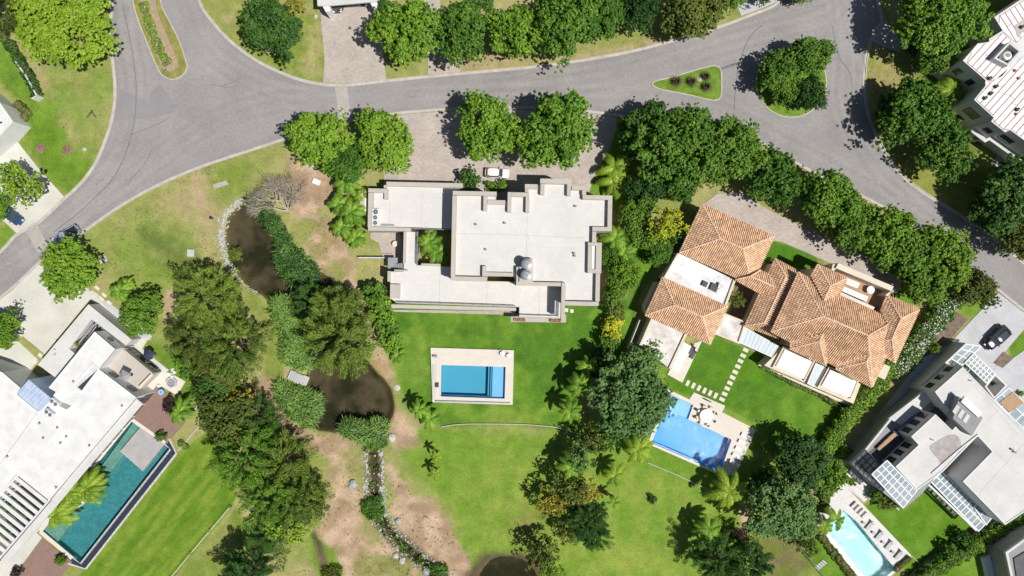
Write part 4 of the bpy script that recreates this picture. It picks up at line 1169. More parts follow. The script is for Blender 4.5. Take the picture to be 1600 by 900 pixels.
# two-storey block
ZE, ZR = 6.3, 8.7
a4, ne4, se4, b4 = (1247.4, 425), (1406.5, 508), (1363, 603.5), (1204.8, 518)
r1, r2 = (1286, 494.4), (1356, 524)
tile_plane(v1, [(*a4, ZE), (*ne4, ZE), (*r2, ZR), (*r1, ZR)]); tile_plane(v1, [(*ne4, ZE), (*se4, ZE), (*r2, ZR)])
tile_plane(v1, [(*se4, ZE), (*b4, ZE), (*r1, ZR), (*r2, ZR)]); tile_plane(v1, [(*b4, ZE), (*a4, ZE), (*r1, ZR)])
ridge(v1, (*a4, ZE), (*r1, ZR), (*r2, ZR), (1390, 505, 6.95)); ridge(v1, (*r1, ZR), (*b4, ZE)); ridge(v1, (*r2, ZR), (*se4, ZE))
wall_body(v1, [a4, ne4, se4, b4], ZE, ins=0.7)
for (w0, ap, rd, e0, e1, me) in (((1235.4, 533.7), (1285.3, 521.5), (1280, 533), (1234.5, 545), (1289.6, 571.4), (1292.5, 563.5)), ((1308, 569.6), (1358.8, 553.9), (1353.5, 565.3), (1306, 576.6), (1360.9, 604.6), (1364, 600))):
    tile_plane(v1, [(*w0, 6.34), (*ap, 7.95), (*rd, 7.95), (*e0, 6.3)]); tile_plane(v1, [(*e0, 6.3), (*rd, 7.95), (*e1, 6.3)])
    tile_plane(v1, [(*rd, 7.95), (*ap, 7.95), (*me, 6.4), (*e1, 6.3)])
    ridge(v1, (*ap, 7.97), (*rd, 7.97), (*e0, 6.3)); ridge(v1, (*rd, 7.97), (*e1, 6.3))
wall_body(v1, [(1234.5, 545), (1289.6, 571.4), (1300, 550), (1245, 525)], 6.2); wall_body(v1, [(1306, 576.6), (1360.9, 604.6), (1370, 580), (1316, 556)], 6.2)
# east wing
N_, E_, S_, rA, rB = (1386, 461, 6.2), (1436, 484, 6.2), (1398, 566, 6.2), (1407, 497.4, 7.9), (1393, 530, 7.9)
tile_plane(v1, [N_, E_, rA]); tile_plane(v1, [E_, S_, rB, rA]); tile_plane(v1, [(1375, 485, 6.5), N_, rA, rB, (1379, 533, 7.1), (1388, 507, 7.2)])
tile_plane(v1, [(1379, 533, 7.1), rB, S_, (1381.5, 557, 6.4)])
ridge(v1, N_, rA, rB, S_); ridge(v1, rA, E_); ridge(v1, rB, (1379, 533, 7.2))
wall_body(v1, [N_[:2], E_[:2], S_[:2], (1362, 556), (1376, 500)], 6.2, ins=0.6)
# stair tower roof at the north
T0, T1, T2, T3, T4 = (1277.4, 413, 6.6), (1323, 434.6, 6.6), (1297, 446.6, 7.9), (1287, 469, 7.9), (1267, 431, 6.6)
tile_plane(v1, [T0, T1, T2]); tile_plane(v1, [T1, (1313, 458, 6.9), T3, T2]); tile_plane(v1, [T4, T0, T2, T3]); ridge(v1, T0, T2, T3); ridge(v1, T2, T1)
wall_body(v1, [T0[:2], T1[:2], (1308, 466), (1258, 446)], 6.6, ins=0.5)
# north terrace: cream walls round a brown floor
block(v1, [(1306, 417), (1394, 452), (1383, 486), (1312, 458)], 4.4, 0, M['wood'], 'terrace_floor')
block(v1, [(1310, 411), (1396.5, 447.5), (1393, 455), (1306, 419)], 6.9, 3.5, M['cream'], 'terrace_wall')
block(v1, [(1391, 455.5), (1396, 449), (1387.5, 463), (1383, 461)], 6.9, 3.5, M['cream'], 'terrace_wall')
block(v1, [(1301, 413), (1311, 411.4), (1307, 419.4), (1298, 428)], 6.5, 3.5, M['cream'], 'terrace_wall')
block(v1, [(1314, 456), (1367, 480), (1364.5, 484.5), (1312, 461)], 7.0, 4.4, M['cream'], 'terrace_wall')
block(v1, [(1319, 447.6), (1357, 463.6), (1353.5, 471.5), (1315.5, 455)], 6.7, 4.4, M['white_clean'], 'white_bay_roof')
block(v1, [(1324.5, 434.6), (1344, 442.4), (1339.5, 451), (1321, 443.4)], 6.4, 6.25, M['white_clean'], 'awning')
block(v1, [(1381.5, 568.8), (1391.5, 573.2), (1382.6, 593.4), (1371.2, 588.2)], 5.8, 0, M['cream'], 'chimney_block')
# flat roofs between the wings
block(v1, [(1062, 395.5), (1147, 437), (1131, 478), (1035.4, 434)], 3.3, 0, M['weather_white'], 'flat_roof')
mb = MB(); mb.ribbon(WP([(1060, 396), (1037, 436)], 3.6), -0.15, 0.15, 2.9, 3.62); put(mb, 'parapet', M['cream'], v1)
mb = MB(); mb.ribbon(WP([(1148, 437.6), (1134, 476)], 3.6), -0.18, 0.18, 0, 3.63); put(mb, 'parapet', M['cream'], v1)
block(v1, [(1129.8, 488.7), (1165.2, 502.3), (1154.7, 535.4), (1117.7, 520)], 3.1, 0, M['stained'], 'flat_roof')
mb = MB(); mb.ring(WP([(1127.5, 487), (1166.5, 503), (1155.5, 537.5), (1115, 521.5)], 3.4), 0.28, 0, 3.4); put(mb, 'parapet', M['cream'], v1)
block(v1, [(1021, 499), (1071, 522), (1045.4, 576), (1001, 538)], 3.0, 0, M['stained'], 'flat_roof')
mb = MB(); mb.ribbon(WP([(1020, 497), (1001, 540)], 3.3), -0.22, 0.22, 0, 3.3); put(mb, 'parapet', M['cream'], v1)
mb = MB(); mb.ribbon(WP([(1072, 521.5), (1046.6, 576)], 3.3), -0.2, 0.2, 0, 3.33); put(mb, 'parapet', M['cream'], v1)
block(v1, [(1026, 440), (1034, 442), (1018, 482), (1010, 490), (1008, 478)], 3.0, 0, M['cream'], 'wall')
# white awning roof on the terrace, corrugated canopies
def canopy(t, px, z, m, name, n, mr=None, pitch=0.0):
    """sheet cut into panels with raised seams; n panels along the first side"""
    w = [Vector((*p, 0)) for p in WP(px, z)]
    for k in range(n):
        a_, b_ = w[0].lerp(w[1], k / n), w[0].lerp(w[1], (k + 0.94) / n); c_, d_ = w[3].lerp(w[2], (k + 0.94) / n), w[3].lerp(w[2], k / n)
        mb = MB(); mb.prism([(p.x, p.y) for p in (a_, b_, c_, d_)], z - 0.05, z + (k % 2) * 0.012); put(mb, name, m, t)
    mb = MB(); ww = WP(px, z); ww = ww if area(ww) > 0 else ww[::-1]
    mb.ring(inset(ww, -0.08), 0.078, z - 0.12, z + 0.03); put(mb, 'frame', M['white_clean'], t)
M['corrugated'] = mat('corrugated_sheet', (0.52, 0.60, 0.64), 0.45, 0.06, 0.8, 6, objvar=0.06)
canopy(v1, [(1164.5, 512.4), (1216, 540.8), (1205.6, 557.4), (1156.6, 535.6)], 3.0, M['corrugated'], 'canopy_panel', 9)
block(v1, [(1194, 571), (1223, 543), (1345, 600), (1333.5, 631)], 3.1, 0, M['cream'], 'porch')
for q in ([(1226.6, 546), (1269.5, 565.3), (1255.5, 592.4), (1212.6, 572.3)], [(1297.5, 577.5), (1338.4, 595.6), (1328, 621), (1283.5, 603)]):
    block(v1, q, 3.45, 2.9, M['white_clean'], 'porch_roof')
    mb = MB(); w_ = WP(q, 3.6); mb.ring(inset(w_ if area(w_) > 0 else w_[::-1], -0.42), 0.22, 3.0, 3.5); put(mb, 'cornice', M['cream'], v1)
canopy(v1, [(1275, 568), (1287, 573.4), (1270.5, 603.5), (1262, 599)], 3.6, M['corrugated'], 'canopy_panel', 4)
block(v1, [(1288, 574), (1295, 578), (1280, 603), (1272.5, 602)], 3.3, 3.0, M['dark_metal'], 'dark_gap_block')  # dark block stands in for the shaded gap between canopy and porch roof
A_, B_ = WP([(1333.5, 631), (1194, 571)], 3.1); windows_between(v1, B_, A_, 6, 0.3, 2.3, 0.7)
block(v1, [(1189, 566), (1212, 576), (1340, 634), (1337, 639), (1185, 571)], 0.5, 0, M['cream'], 'terrace_edge')
aw = thing('terrace_awning', 'long white awning over the terrace beside the stained flat roof', 'awning', W(1064, 558))
w_ = WP([(1068.6, 534.6), (1080.3, 541.8), (1059.7, 582), (1050, 577)], 2.5); mb = MB(); mb.prism(w_, 2.42, 2.5); put(mb, 'canopy', M['white_clean'], aw)
for p in inset(w_, 0.15):
    mb = MB(); mb.box((p[0], p[1], 1.2), (0.08, 0.08, 2.42)); put(mb, 'post', M['dark_metal'], aw)
for (px, py, lb) in ((1101, 443.5, 'small dark skylight, left of the pair on the weathered white roof'), (1115.5, 449, 'larger dark skylight, right of the pair on the weathered white roof')):
    mb = MB(); s_ = 0.9 if px < 1105 else 1.3; x, y, _ = W(px, py, 3.5); mb.box((x, y, 3.5), (s_, s_, 0.35), R(-25)); tag(put(mb, 'roof_hatch', M['dark_metal']), lb, 'skylight')
ac_unit(1127, 447, 3.3, R(-25), 1, 'grey condenser beside the dark hatches on the white roof between the tiled wings', (0.9, 0.9, 0.6))

# ================================================================== 3. white-roofed house on the left
l1 = thing('white_flat_house', 'modern house with bright white flat roofs beside the long teal pool', 'house', W(90, 660))
ZL = 5.6
RL = [(148.7, 518), (180, 545.3), (154.6, 576.4), (213, 620.6), (77, 781), (26, 740), (-6, 778), (-120, 900), (-200, 760), (-60, 560), (4, 581.5), (32, 605.5), (27, 616), (60, 643), (80.7, 623), (88, 612), (76.8, 605.6)]
mb = MB(); mb.prism(WP(RL, ZL), 0, ZL); put(mb, 'wall', M['wall_white'], l1)
mb = MB(); mb.prism(inset(WP(RL, ZL), 0.03), ZL - 0.1, ZL + 0.03); put(mb, 'roof_deck', M['white'], l1)
mb = MB(); wl_ = WP(RL, ZL); mb.ring(wl_ if area(wl_) > 0 else wl_[::-1], 0.14, ZL - 0.3, ZL + 0.12); put(mb, 'roof_edge', M['white_clean'], l1)
mb = MB(); mb.ribbon(WP([(58, 645), (30, 684), (0, 725), (-60, 800)], ZL), -0.03, 0.03, ZL + 0.03, ZL + 0.05); put(mb, 'roof_seam', M['grey_mid'], l1)
# skylight slot
mb = MB(); mb.prism(WP([(143.4, 567.8), (154.6, 576.2), (127.4, 612.2), (113.9, 601.6)], ZL + 0.06), ZL + 0.02, ZL + 0.05); put(mb, 'skylight_floor', M['grey_roof'], l1)
mb = MB(); mb.ring(WP([(143.4, 567.8), (113.9, 601.6), (127.4, 612.2), (154.6, 576.2)], ZL + 0.35), 0.12, ZL + 0.02, ZL + 0.3); put(mb, 'skylight_kerb', M['white_clean'], l1)
mb = MB(); mb.prism(WP([(151.8, 578), (154.2, 577), (127.4, 612), (120, 606.5)], ZL + 0.08), ZL + 0.05, ZL + 0.09); put(mb, 'skylight_glass', M['glass'], l1)
# blue glazed roof light and tall link wall
block(l1, [(44.7, 593), (80.7, 623), (60, 643), (26, 615)], ZL + 0.45, 0, mat('blue_glazed_sheet', (0.36, 0.46, 0.66), 0.35, col2=(0.50, 0.58, 0.72), scale=0.8, detail=6), 'glazed_roof')
for k in range(1, 7):
    f = k / 7; a_ = (44.7 + 36 * f, 593 + 30 * f); b_ = (26 + 34 * f, 615 + 28 * f)
    mb = MB(); mb.ribbon(WP([a_, b_], ZL + 0.47), -0.02, 0.02, ZL + 0.44, ZL + 0.475); put(mb, 'glazing_bar', M['ac_white'], l1)
block(l1, [(79, 622), (111, 634), (104, 640), (88, 632), (84, 634)], ZL + 0.10, 0, M['grey_mid'], 'service_recess')
# lower grey roof with an open slot
GR = [(138.2, 475.4), (206, 530.8), (196.5, 539.4), (165.5, 516), (143, 498.8), (108, 545), (116.5, 550.5), (130, 535), (118, 560), (85.5, 588), (59.3, 569.6)]
block(l1, [(138.2, 475.4), (206, 530.8), (197, 540), (143, 498.8), (108, 545), (118, 553), (88, 591), (59.3, 569.6)], 3.1, 0, M['grey_roof2'], 'lower_roof')
mb = MB(); mb.ribbon(WP([(143.4, 499), (165, 516.4)], 3.1), -0.5, -0.05, 2.8, 3.0); put(mb, 'slat', M['grey_mid'], l1)
for k in range(3):
    mb = MB(); o = k * 6.0
    mb.ribbon(WP([(143.5 + 5 + o * 0.8, 503 + o * 0.65), (113 + 5 + o * 0.8, 543 + o * 0.65)], 3.0), -0.12, 0.12, 2.8, 3.0); put(mb, 'slat', M['wall_white'] if k == 1 else M['grey_mid'], l1)
block(l1, [(165, 517), (196, 540), (180, 547), (149, 520)], 2.6, 0, M['grey_mid'], 'link_wall')
# east terrace at first-floor level with low walls
block(l1, [(180, 545), (193, 547), (238, 584), (216, 606), (214, 632), (152, 580)], 3.1, 0, M['parapet'], 'terrace_block')
mb = MB(); mb.ribbon(WP([(193.5, 547), (238, 584)], 4.0), -0.12, 0.12, 3.1, 4.0); put(mb, 'terrace_wall', M['parapet'], l1)
mb = MB(); mb.ribbon(WP([(238, 585), (217, 607)], 4.0), -0.3, 0.12, 3.1, 3.9); put(mb, 'terrace_wall', M['cream'], l1)
A_, B_ = WP([(154.6, 576.4), (213, 620.6)], ZL); windows_between(l1, A_, B_, 2, 3.6, 4.9, 0.35)
A_, B_ = WP([(148.7, 518), (180, 545.3)], ZL); windows_between(l1, A_, B_, 1, 3.8, 4.6, 0.2)
A_, B_ = WP([(193, 547), (238, 584)], 3.1); windows_between(l1, A_, B_, 3, 0.2, 2.4, 0.8)
mb = MB(); mb.ribbon(WP([(213, 623), (190, 650), (120, 732), (78, 783), (0, 873)], ZL - 0.2), 0.03, 1.35, ZL - 0.45, ZL - 0.25); put(mb, 'eaves_canopy', M['grey_roof2'], l1)
# roof pergola
pg = [(27, 741), (77, 781), (-3, 875), (-52, 835)]
block(l1, [(27, 741), (77, 781), (-3, 875), (-52, 835)], 0.3, 0, M['soil'], 'garden_court')
nsl = 11
for k in range(nsl):
    f = (k + 0.5) / nsl
    a_ = (27 + (-52 - 27) * f, 741 + (835 - 741) * f); b_ = (77 + (-3 - 77) * f, 781 + (875 - 781) * f)
    mb = MB(); mb.ribbon(WP([a_, b_], 5.5), -0.33, 0.33, 5.25, 5.5 + jit()); put(mb, 'pergola_slat', M['wall_white'], l1)
mb = MB(); mb.ribbon(WP([(78, 780), (-4, 876)], 5.62), -0.14, 0.14, 5.1, 5.62); put(mb, 'pergola_beam', M['wall_white'], l1)
mb = MB(); mb.ribbon(WP([(79.5, 781.5), (-2, 877)], 5.5), 0.02, 0.07, 5.2, 5.5); put(mb, 'beam_flashing', M['dark_metal'], l1)
mb = MB(); mb.ribbon(WP([(30, 739), (-56, 838)], 5.55), -0.16, 0.16, 5.0, 5.55); put(mb, 'pergola_beam', M['wall_white'], l1)
for (px, py) in ((91, 668), (69, 714 - 30), (105, 682), (96, 692), (192, 634), (141, 696), (63, 681 - 20), (89, 761), (116, 604 - 8), (13, 713), (65, 571 + 40)):
    vent(l1, px, py, ZL + 0.03, 0.10, 0.3)
for (px, py, lb, n) in ((84.4, 629, 'twin-fan condenser nearest the glazed blue roof on the white roof', 2), (76, 645.6, 'twin-fan condenser further from the blue roof on the white roof', 2)):
    ac_unit(px, py, ZL + 0.03, R(-40), n, lb, (1.5, 0.85, 0.7), 'condensers on the white roof')
A_, B_ = WP([(77, 781), (213, 620.6)], ZL); windows_between(l1, A_, B_, 8, 0.2, 2.8, 0.85, 0.05)

# ================================================================== 4. grey-roofed house on the right
g1 = thing('grey_flat_house', 'modern house with pale grey flat roof, glass pergolas and a sunken court', 'house', W(1480, 680))
ZG = 6.9
RG = [(1503.7, 573), (1602, 676), (1700, 780), (1602, 798), (1570, 820), (1503.7, 752), (1549.5, 705.5), (1527, 681), (1473.6, 736), (1432.5, 766), (1398.7, 729), (1434.7, 695), (1423, 682), (1461, 647), (1487, 672), (1499, 659), (1472.8, 629.5), (1460, 612)]
block(g1, RG, ZG, 0, M['wall_white'], 'wall')
mb = MB(); mb.prism(inset(WP(RG, ZG), 0.2), ZG - 0.1, ZG + 0.03); put(mb, 'roof_deck', M['grey_roof2'], g1)
mb = MB(); w_ = WP(RG, ZG); mb.ring(w_ if area(w_) > 0 else w_[::-1], 0.22, ZG - 0.2, ZG + 0.11); put(mb, 'parapet', M['wall_white'], g1)
mb = MB(); mb.prism(WP(smooth_line([(1452, 700), (1462, 690), (1484, 679), (1498, 683), (1502, 702), (1490, 712), (1472, 728), (1466, 718)], 3, True), ZG + 0.04), ZG, ZG + 0.036); put(mb, 'bare_roof_patch', mat('bare_roof_screed', (0.34, 0.31, 0.30), 0.9, col2=(0.46, 0.43, 0.42), scale=1.2, detail=9), g1)
mb = MB(); mb.ribbon(WP([(1529, 679), (1496, 705), (1456, 740)], ZG + 0.15), -0.12, 0.12, ZG, ZG + 0.2); put(mb, 'roof_upstand', M['wall_white'], g1)
for sg in ([(1560, 640), (1490, 712)], [(1602, 690), (1530, 770)], [(1520, 600), (1590, 680)], [(1590, 740), (1555, 705)]):
    mb = MB(); mb.ribbon(WP(sg, ZG), -0.02, 0.02, ZG + 0.03, ZG + 0.042); put(mb, 'roof_seam', M['parapet'], g1)
vent(g1, 1580, 702, ZG + 0.03); vent(g1, 1584, 706, ZG + 0.03); vent(g1, 1515, 594.5, ZG + 0.03, 0.07); vent(g1, 1455.5, 686.7, ZG + 0.03, 0.07)
# roof plant box (stair head)
block(g1, [(1499, 620), (1536, 653), (1518.5, 681), (1489, 654)], ZG + 1.5, ZG, M['grey_mid'], 'plant_room')
block(g1, [(1507.5, 619.5), (1535, 645), (1529, 652.5), (1502, 628)], ZG + 1.9, ZG + 1.5, M['white_clean'], 'plant_room_cover')
for k in range(3):
    block(g1, [(1503 + k * 8 - 8, 634 + k * 7 - 2), (1508 + k * 8 - 8, 638 + k * 7 - 2), (1501 + k * 8 - 8, 648 + k * 7), (1496 + k * 8 - 8, 643 + k * 7)], ZG + 1.58, ZG + 1.5, M['grey_roof'], 'roof_panel')
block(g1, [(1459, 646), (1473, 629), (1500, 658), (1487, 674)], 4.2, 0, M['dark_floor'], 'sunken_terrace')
# lower level towards the hedge
LG = [(1455, 600), (1408, 643), (1390, 655), (1352, 702), (1329, 724), (1352, 742), (1366, 758), (1412, 796), (1440, 772), (1500, 700), (1480, 620)]
block(g1, LG, 3.3, 0, M['grey_mid'], 'lower_wall')
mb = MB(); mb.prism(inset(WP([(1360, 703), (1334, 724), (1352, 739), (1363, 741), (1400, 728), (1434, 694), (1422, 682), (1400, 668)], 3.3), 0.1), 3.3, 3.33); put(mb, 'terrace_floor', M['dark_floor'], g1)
mb = MB(); w_ = WP([(1455, 600), (1408, 643), (1390, 655), (1352, 702), (1329, 724), (1360, 752)], 3.5); mb.ribbon(w_, -0.02, 0.35, 3.0, 3.5); put(mb, 'terrace_parapet', M['grey_roof'], g1)
block(g1, [(1440, 614), (1450, 606), (1462, 622), (1408, 664), (1388, 654)], 3.75, 3.3, M['grey_roof'], 'bay_roof')
block(g1, [(1370.5, 701), (1374, 704), (1404, 679), (1400, 674), (1390, 682)], 3.9, 3.6, M['wood'], 'timber_pergola')
block(g1, [(1399, 673.8), (1405, 680.5), (1403, 682), (1397.2, 675.2)], 3.95, 3.5, M['white_clean'], 'pergola_end')
# west wall windows
Wn = WP([(1503.7, 573), (1460, 612)], ZG); windows_between(g1, Wn[0], Wn[1], 3, 3.9, 5.4, 0.55)
Wn = WP([(1423, 682), (1461, 647)], ZG); windows_between(g1, Wn[1], Wn[0], 3, 3.8, 5.8, 0.6)
Wn = WP([(1398.7, 729), (1434.7, 695)], ZG); windows_between(g1, Wn[1], Wn[0], 3, 3.8, 5.8, 0.6)
# glass pergolas: frame, bars, one pane per field
def glass_pergola(t, px, z, nu, nv, m=None, posts=True, bar=0.09):
    w = [Vector((*p, 0)) for p in WP(px, z)]
    def P(u, v): return w[0].lerp(w[1], u).lerp(w[3].lerp(w[2], u), v)
    for i in range(nu):
        for j in range(nv):
            c = [P(i / nu, j / nv), P((i + 1) / nu, j / nv), P((i + 1) / nu, (j + 1) / nv), P(i / nu, (j + 1) / nv)]
            q = [(p.x, p.y) for p in c]; q = q if area(q) > 0 else q[::-1]
            mb = MB(); mb.prism(inset(q, bar * 0.4), z - 0.03, z - 0.01); put(mb, 'pane', m or M['pane'], t)
    for i in range(nu + 1):
        a_, b_ = P(i / nu, 0), P(i / nu, 1); mb = MB(); mb.ribbon([(a_.x, a_.y), (b_.x, b_.y)], -bar, bar, z - 0.15, z + 0.02); put(mb, 'beam', M['white_clean'], t)
    for j in range(nv + 1):
        a_, b_ = P(0, j / nv), P(1, j / nv); mb = MB(); mb.ribbon([(a_.x, a_.y), (b_.x, b_.y)], -bar * 0.8, bar * 0.8, z - 0.14, z + 0.012); put(mb, 'cross_beam', M['white_clean'], t)
glass_pergola(g1, [(1386, 719.5), (1362.5, 741), (1411, 793.5), (1432.5, 767)], ZG - 0.1, 3, 8)
glass_pergola(g1, [(1510.6, 538), (1533, 541), (1503.5, 571), (1486, 560)], 3.1, 2, 3)
glass_pergola(g1, [(1522, 552.5), (1555, 583.6), (1541.7, 599), (1508, 567)], 3.3, 7, 3)
glass_pergola(g1, [(1455, 753), (1472, 737.5), (1549, 810), (1529, 830)], 3.3, 2, 13)
glass_pergola(g1, [(1576.7, 606), (1640, 668), (1620, 690), (1554, 625)], 3.2, 6, 2)
block(g1, [(1583, 612), (1600, 629), (1578, 645), (1562, 629)], 3.3, 3.2, M['wood'], 'timber_panel')
mb = MB(); w_ = WP([(1555, 584), (1574, 602), (1554, 624), (1539, 604)], 3.1); mb.ring(w_ if area(w_) > 0 else w_[::-1], 0.25, 0, 3.1); put(mb, 'planter_court_wall', M['wall_white'], g1)
mb = MB(); mb.ribbon(WP([(1510.5, 537), (1440, 603)], 3.3), -0.16, 0.16, 0, 3.3); put(mb, 'screen_wall', M['wall_white'], g1)
mb = MB(); mb.ribbon(WP([(1478, 737), (1556, 810)], 3.25), -0.25, 0.25, 0, 3.25); put(mb, 'timber_wall', M['wood'], g1)
mb = MB(); mb.ribbon(WP([(1451, 757), (1526, 829)], 3.35), -0.16, 0.16, 3.0, 3.35); put(mb, 'pergola_edge', M['wall_white'], g1)
for k in range(6):
    x, y, _ = W(1453 + k * 7.5, 764 + k * 7.6, 0.2); mb = MB(); mb.box((x, y, 0.05), (0.8, 0.5, 0.1), R(-44)); put(mb, 'step_slab', M['deck_white'], g1)
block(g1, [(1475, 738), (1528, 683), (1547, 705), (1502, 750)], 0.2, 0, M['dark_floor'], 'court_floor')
block(g1, [(1487, 715), (1500, 703), (1521, 725), (1502, 742)], 1.8, 0.2, M['grey_mid'], 'court_shed')
glass_pergola(g1, [(1522, 792), (1531, 784), (1552, 806), (1541, 820)], 3.5, 1, 2)

# ================================================================== 5. white house, red roofing joints, upper right
w1 = thing('panel_roofed_house', 'tall white house with a strip-panelled roof and red joints at the upper right corner', 'house', W(1570, 120))
ZW = 7.2
RW = [(1700, -70), (1553, 27), (1566, 48), (1545, 61), (1545.5, 66), (1527.5, 68), (1504, 95), (1543.5, 129), (1521.5, 156), (1552, 184), (1548, 190), (1570, 207), (1577, 203), (1602, 221), (1700, 290)]
block(w1, RW, ZW, 0, M['wall_white'], 'wall')
mb = MB(); mb.prism(inset(WP(RW, ZW), 0.1), ZW - 0.1, ZW + 0.02); put(mb, 'roof_base', M['wall_white'], w1)
RJ = MB()
mb = MB(); w_ = WP(RW, ZW); mb.ring(w_ if area(w_) > 0 else w_[::-1], 0.16, ZW - 0.2, ZW + 0.08); put(mb, 'roof_edge', M['wall_white'], w1)
M['roof_strip'] = mat('white_roof_strip', (0.80, 0.79, 0.79), 0.85, 0.05, 0.6, 8, objvar=0.04)
def in_poly(p, poly):
    c = False; n = len(poly)
    for i in range(n):
        (ax, ay), (bx, by) = poly[i], poly[(i + 1) % n]
        if (ay > p[1]) != (by > p[1]) and p[0] < (bx - ax) * (p[1] - ay) / (by - ay) + ax: c = not c
    return c
def strips(poly_px, ang, pitch, gap, seglen, seed):
    """panels laid in rows clipped to the polygon, each one a part"""
    r = random.Random(seed)
    w = WP(poly_px, ZW); w = w if area(w) > 0 else w[::-1]
    ca, sa = math.cos(ang), math.sin(ang)
    L_ = [(p[0] * ca + p[1] * sa, -p[0] * sa + p[1] * ca) for p in w]
    v = min(p[1] for p in L_); vmax = max(p[1] for p in L_)
    while v < vmax:
        vm = v + pitch / 2; xs_ = []
        def cuts(vv):
            o = []
            for i in range(len(L_)):
                (ax, ay), (bx, by) = L_[i], L_[(i + 1) % len(L_)]
                if (ay > vv) != (by > vv): o.append(ax + (bx - ax) * (vv - ay) / (by - ay))
            return sorted(o)
        lo, hi = cuts(v + gap), cuts(min(v + pitch - gap, vmax - 0.01))
        if len(lo) >= 2 and len(hi) >= 2:
            u0 = (lo[0] + 0.15, hi[0] + 0.15); u1 = (lo[-1] - 0.15, hi[-1] - 0.15)
            ulen = min(u1[0] - u0[0], u1[1] - u0[1])
            n = max(1, int(round(ulen / seglen)))
            cutsf = [0] + sorted((k + r.uniform(-0.25, 0.25)) / n for k in range(1, n)) + [1]
            for k in range(n):
                f0, f1 = cutsf[k], cutsf[k + 1]
                g0 = gap / max(ulen, 1) * (1 if k else 0)
                q = [(u0[0] + (u1[0] - u0[0]) * (f0 + g0), v + gap), (u0[0] + (u1[0] - u0[0]) * f1, v + gap), (u0[1] + (u1[1] - u0[1]) * f1, v + pitch - gap), (u0[1] + (u1[1] - u0[1]) * (f0 + g0), v + pitch - gap)]
                qq = [(a_ * ca - b_ * sa, a_ * sa + b_ * ca) for a_, b_ in q]; mb = MB(); mb.prism(qq, ZW + 0.02, ZW + 0.06); put(mb, 'roof_panel', M['roof_strip'], w1)
                RJ.prism(inset(qq, -gap * 0.95) if area(qq) > 0 else inset(qq, -gap * 0.95), ZW + 0.01, ZW + 0.035 + jit() * 0.5)
        v += pitch
strips([(1555, 28), (1700, -65), (1700, 30), (1602, 55), (1585, 70), (1566, 48)], R(-58), 0.95, 0.07, 2.2, 1)
strips([(1529, 69), (1546, 67), (1567, 50), (1582, 66), (1590, 90), (1565, 120), (1545, 128), (1506, 95)], R(48), 0.95, 0.07, 3.2, 2)
strips([(1546, 130), (1566, 121), (1592, 92), (1700, 40), (1700, 285), (1600, 219), (1576, 201), (1570, 205), (1550, 189), (1553, 183), (1524, 156)], R(48), 0.95, 0.07, 3.5, 3)
put(RJ, 'red_joints', mat('red_joint', (0.30, 0.10, 0.095), 0.9, 0.3, 2, 6), w1, kind='stuff')
block(w1, [(1585, 40), (1602, 28), (1602, 45), (1590, 60)], ZW + 0.08, ZW, M['parapet'], 'bare_roof_patch')
# roof plant enclosure with tank
mb = MB(); w_ = WP([(1577.5, 65), (1596, 80), (1575.5, 103), (1553, 91)], ZW + 1.2); mb.ring(w_ if area(w_) > 0 else w_[::-1], 0.3, ZW, ZW + 1.2); put(mb, 'plant_enclosure', M['grey_roof'], w1)
block(w1, [(1579, 70), (1593, 81), (1575, 99), (1559, 90)], ZW + 0.3, ZW, M['dark_floor'], 'enclosure_floor')
x, y, _ = W(1574, 87, ZW + 1.2); t = thing('water_tank', 'round white tank inside the grey rooftop enclosure, upper right', 'water tank', (x, y, ZW + 0.3))
mb = MB(); mb.disc((0, 0), 0.68, 0, 0.95, 24); mb.disc((0, 0), 0.68, 0.95, 1.1, 24, 0.6); put(mb, 'tank_body', M['white_clean'], t, local=True)
mb = MB(); mb.disc((0, 0), 0.32, 1.1, 1.2, 14); put(mb, 'tank_lid', M['grey_mid'], t, local=True)
for (px, py) in ((1557, 135), (1549, 146), (1540, 153), (1590, 171), (1547, 122), (1597, 42)):
    x, y, _ = W(px, py, ZW + 0.3); mb = MB(); mb.box((x, y, ZW + 0.25), (0.55, 0.35, 0.45), R(45)); put(mb, 'roof_vent', M['dark_metal'], w1)
for (px, py) in ((1586, 110), (1592, 122), (1588, 178)):
    x, y, _ = W(px, py, ZW + 0.2); mb = MB(); mb.disc((x, y), 0.28, ZW + 0.05, ZW + 0.3, 10, 0.7); put(mb, 'roof_cowl', mat('red_oxide', (0.35, 0.12, 0.10)), w1)
Wn = WP([(1521.5, 156), (1552, 184)], ZW); windows_between(w1, Wn[0], Wn[1], 1, 3.6, 5.4, 0.55); windows_between(w1, Wn[0], Wn[1], 1, 0.8, 2.2, 0.3)
Wn = WP([(1577, 203), (1602, 221)], ZW); windows_between(w1, Wn[0], Wn[1], 1, 4.0, 5.6, 0.7)
Wn = WP([(1548, 190), (1570, 207)], ZW); windows_between(w1, Wn[0], Wn[1], 1, 4.4, 5.6, 0.45); windows_between(w1, Wn[0], Wn[1], 2, 1.0, 2.2, 0.6)
Wn = WP([(1504, 95), (1543.5, 129)], ZW); windows_between(w1, Wn[0], Wn[1], 2, 3.8, 5.4, 0.4)
block(w1, [(1486, 172), (1544, 190), (1568, 208), (1620, 246), (1610, 262), (1560, 226), (1500, 205)], 3.2, 2.9, M['wall_white'], 'first_floor_ledge') if False else None
mb = MB(); mb.ribbon(WP([(1548, 191), (1570, 208), (1577, 204), (1602, 222), (1660, 262)], ZW), -0.7, -0.02, 3.05, 3.3); put(mb, 'ledge', M['grey_roof'], w1)
canopy(w1, [(1588, 232), (1602, 222), (1640, 250), (1622, 262)], 3.3, M['corrugated'], 'canopy_panel', 6)

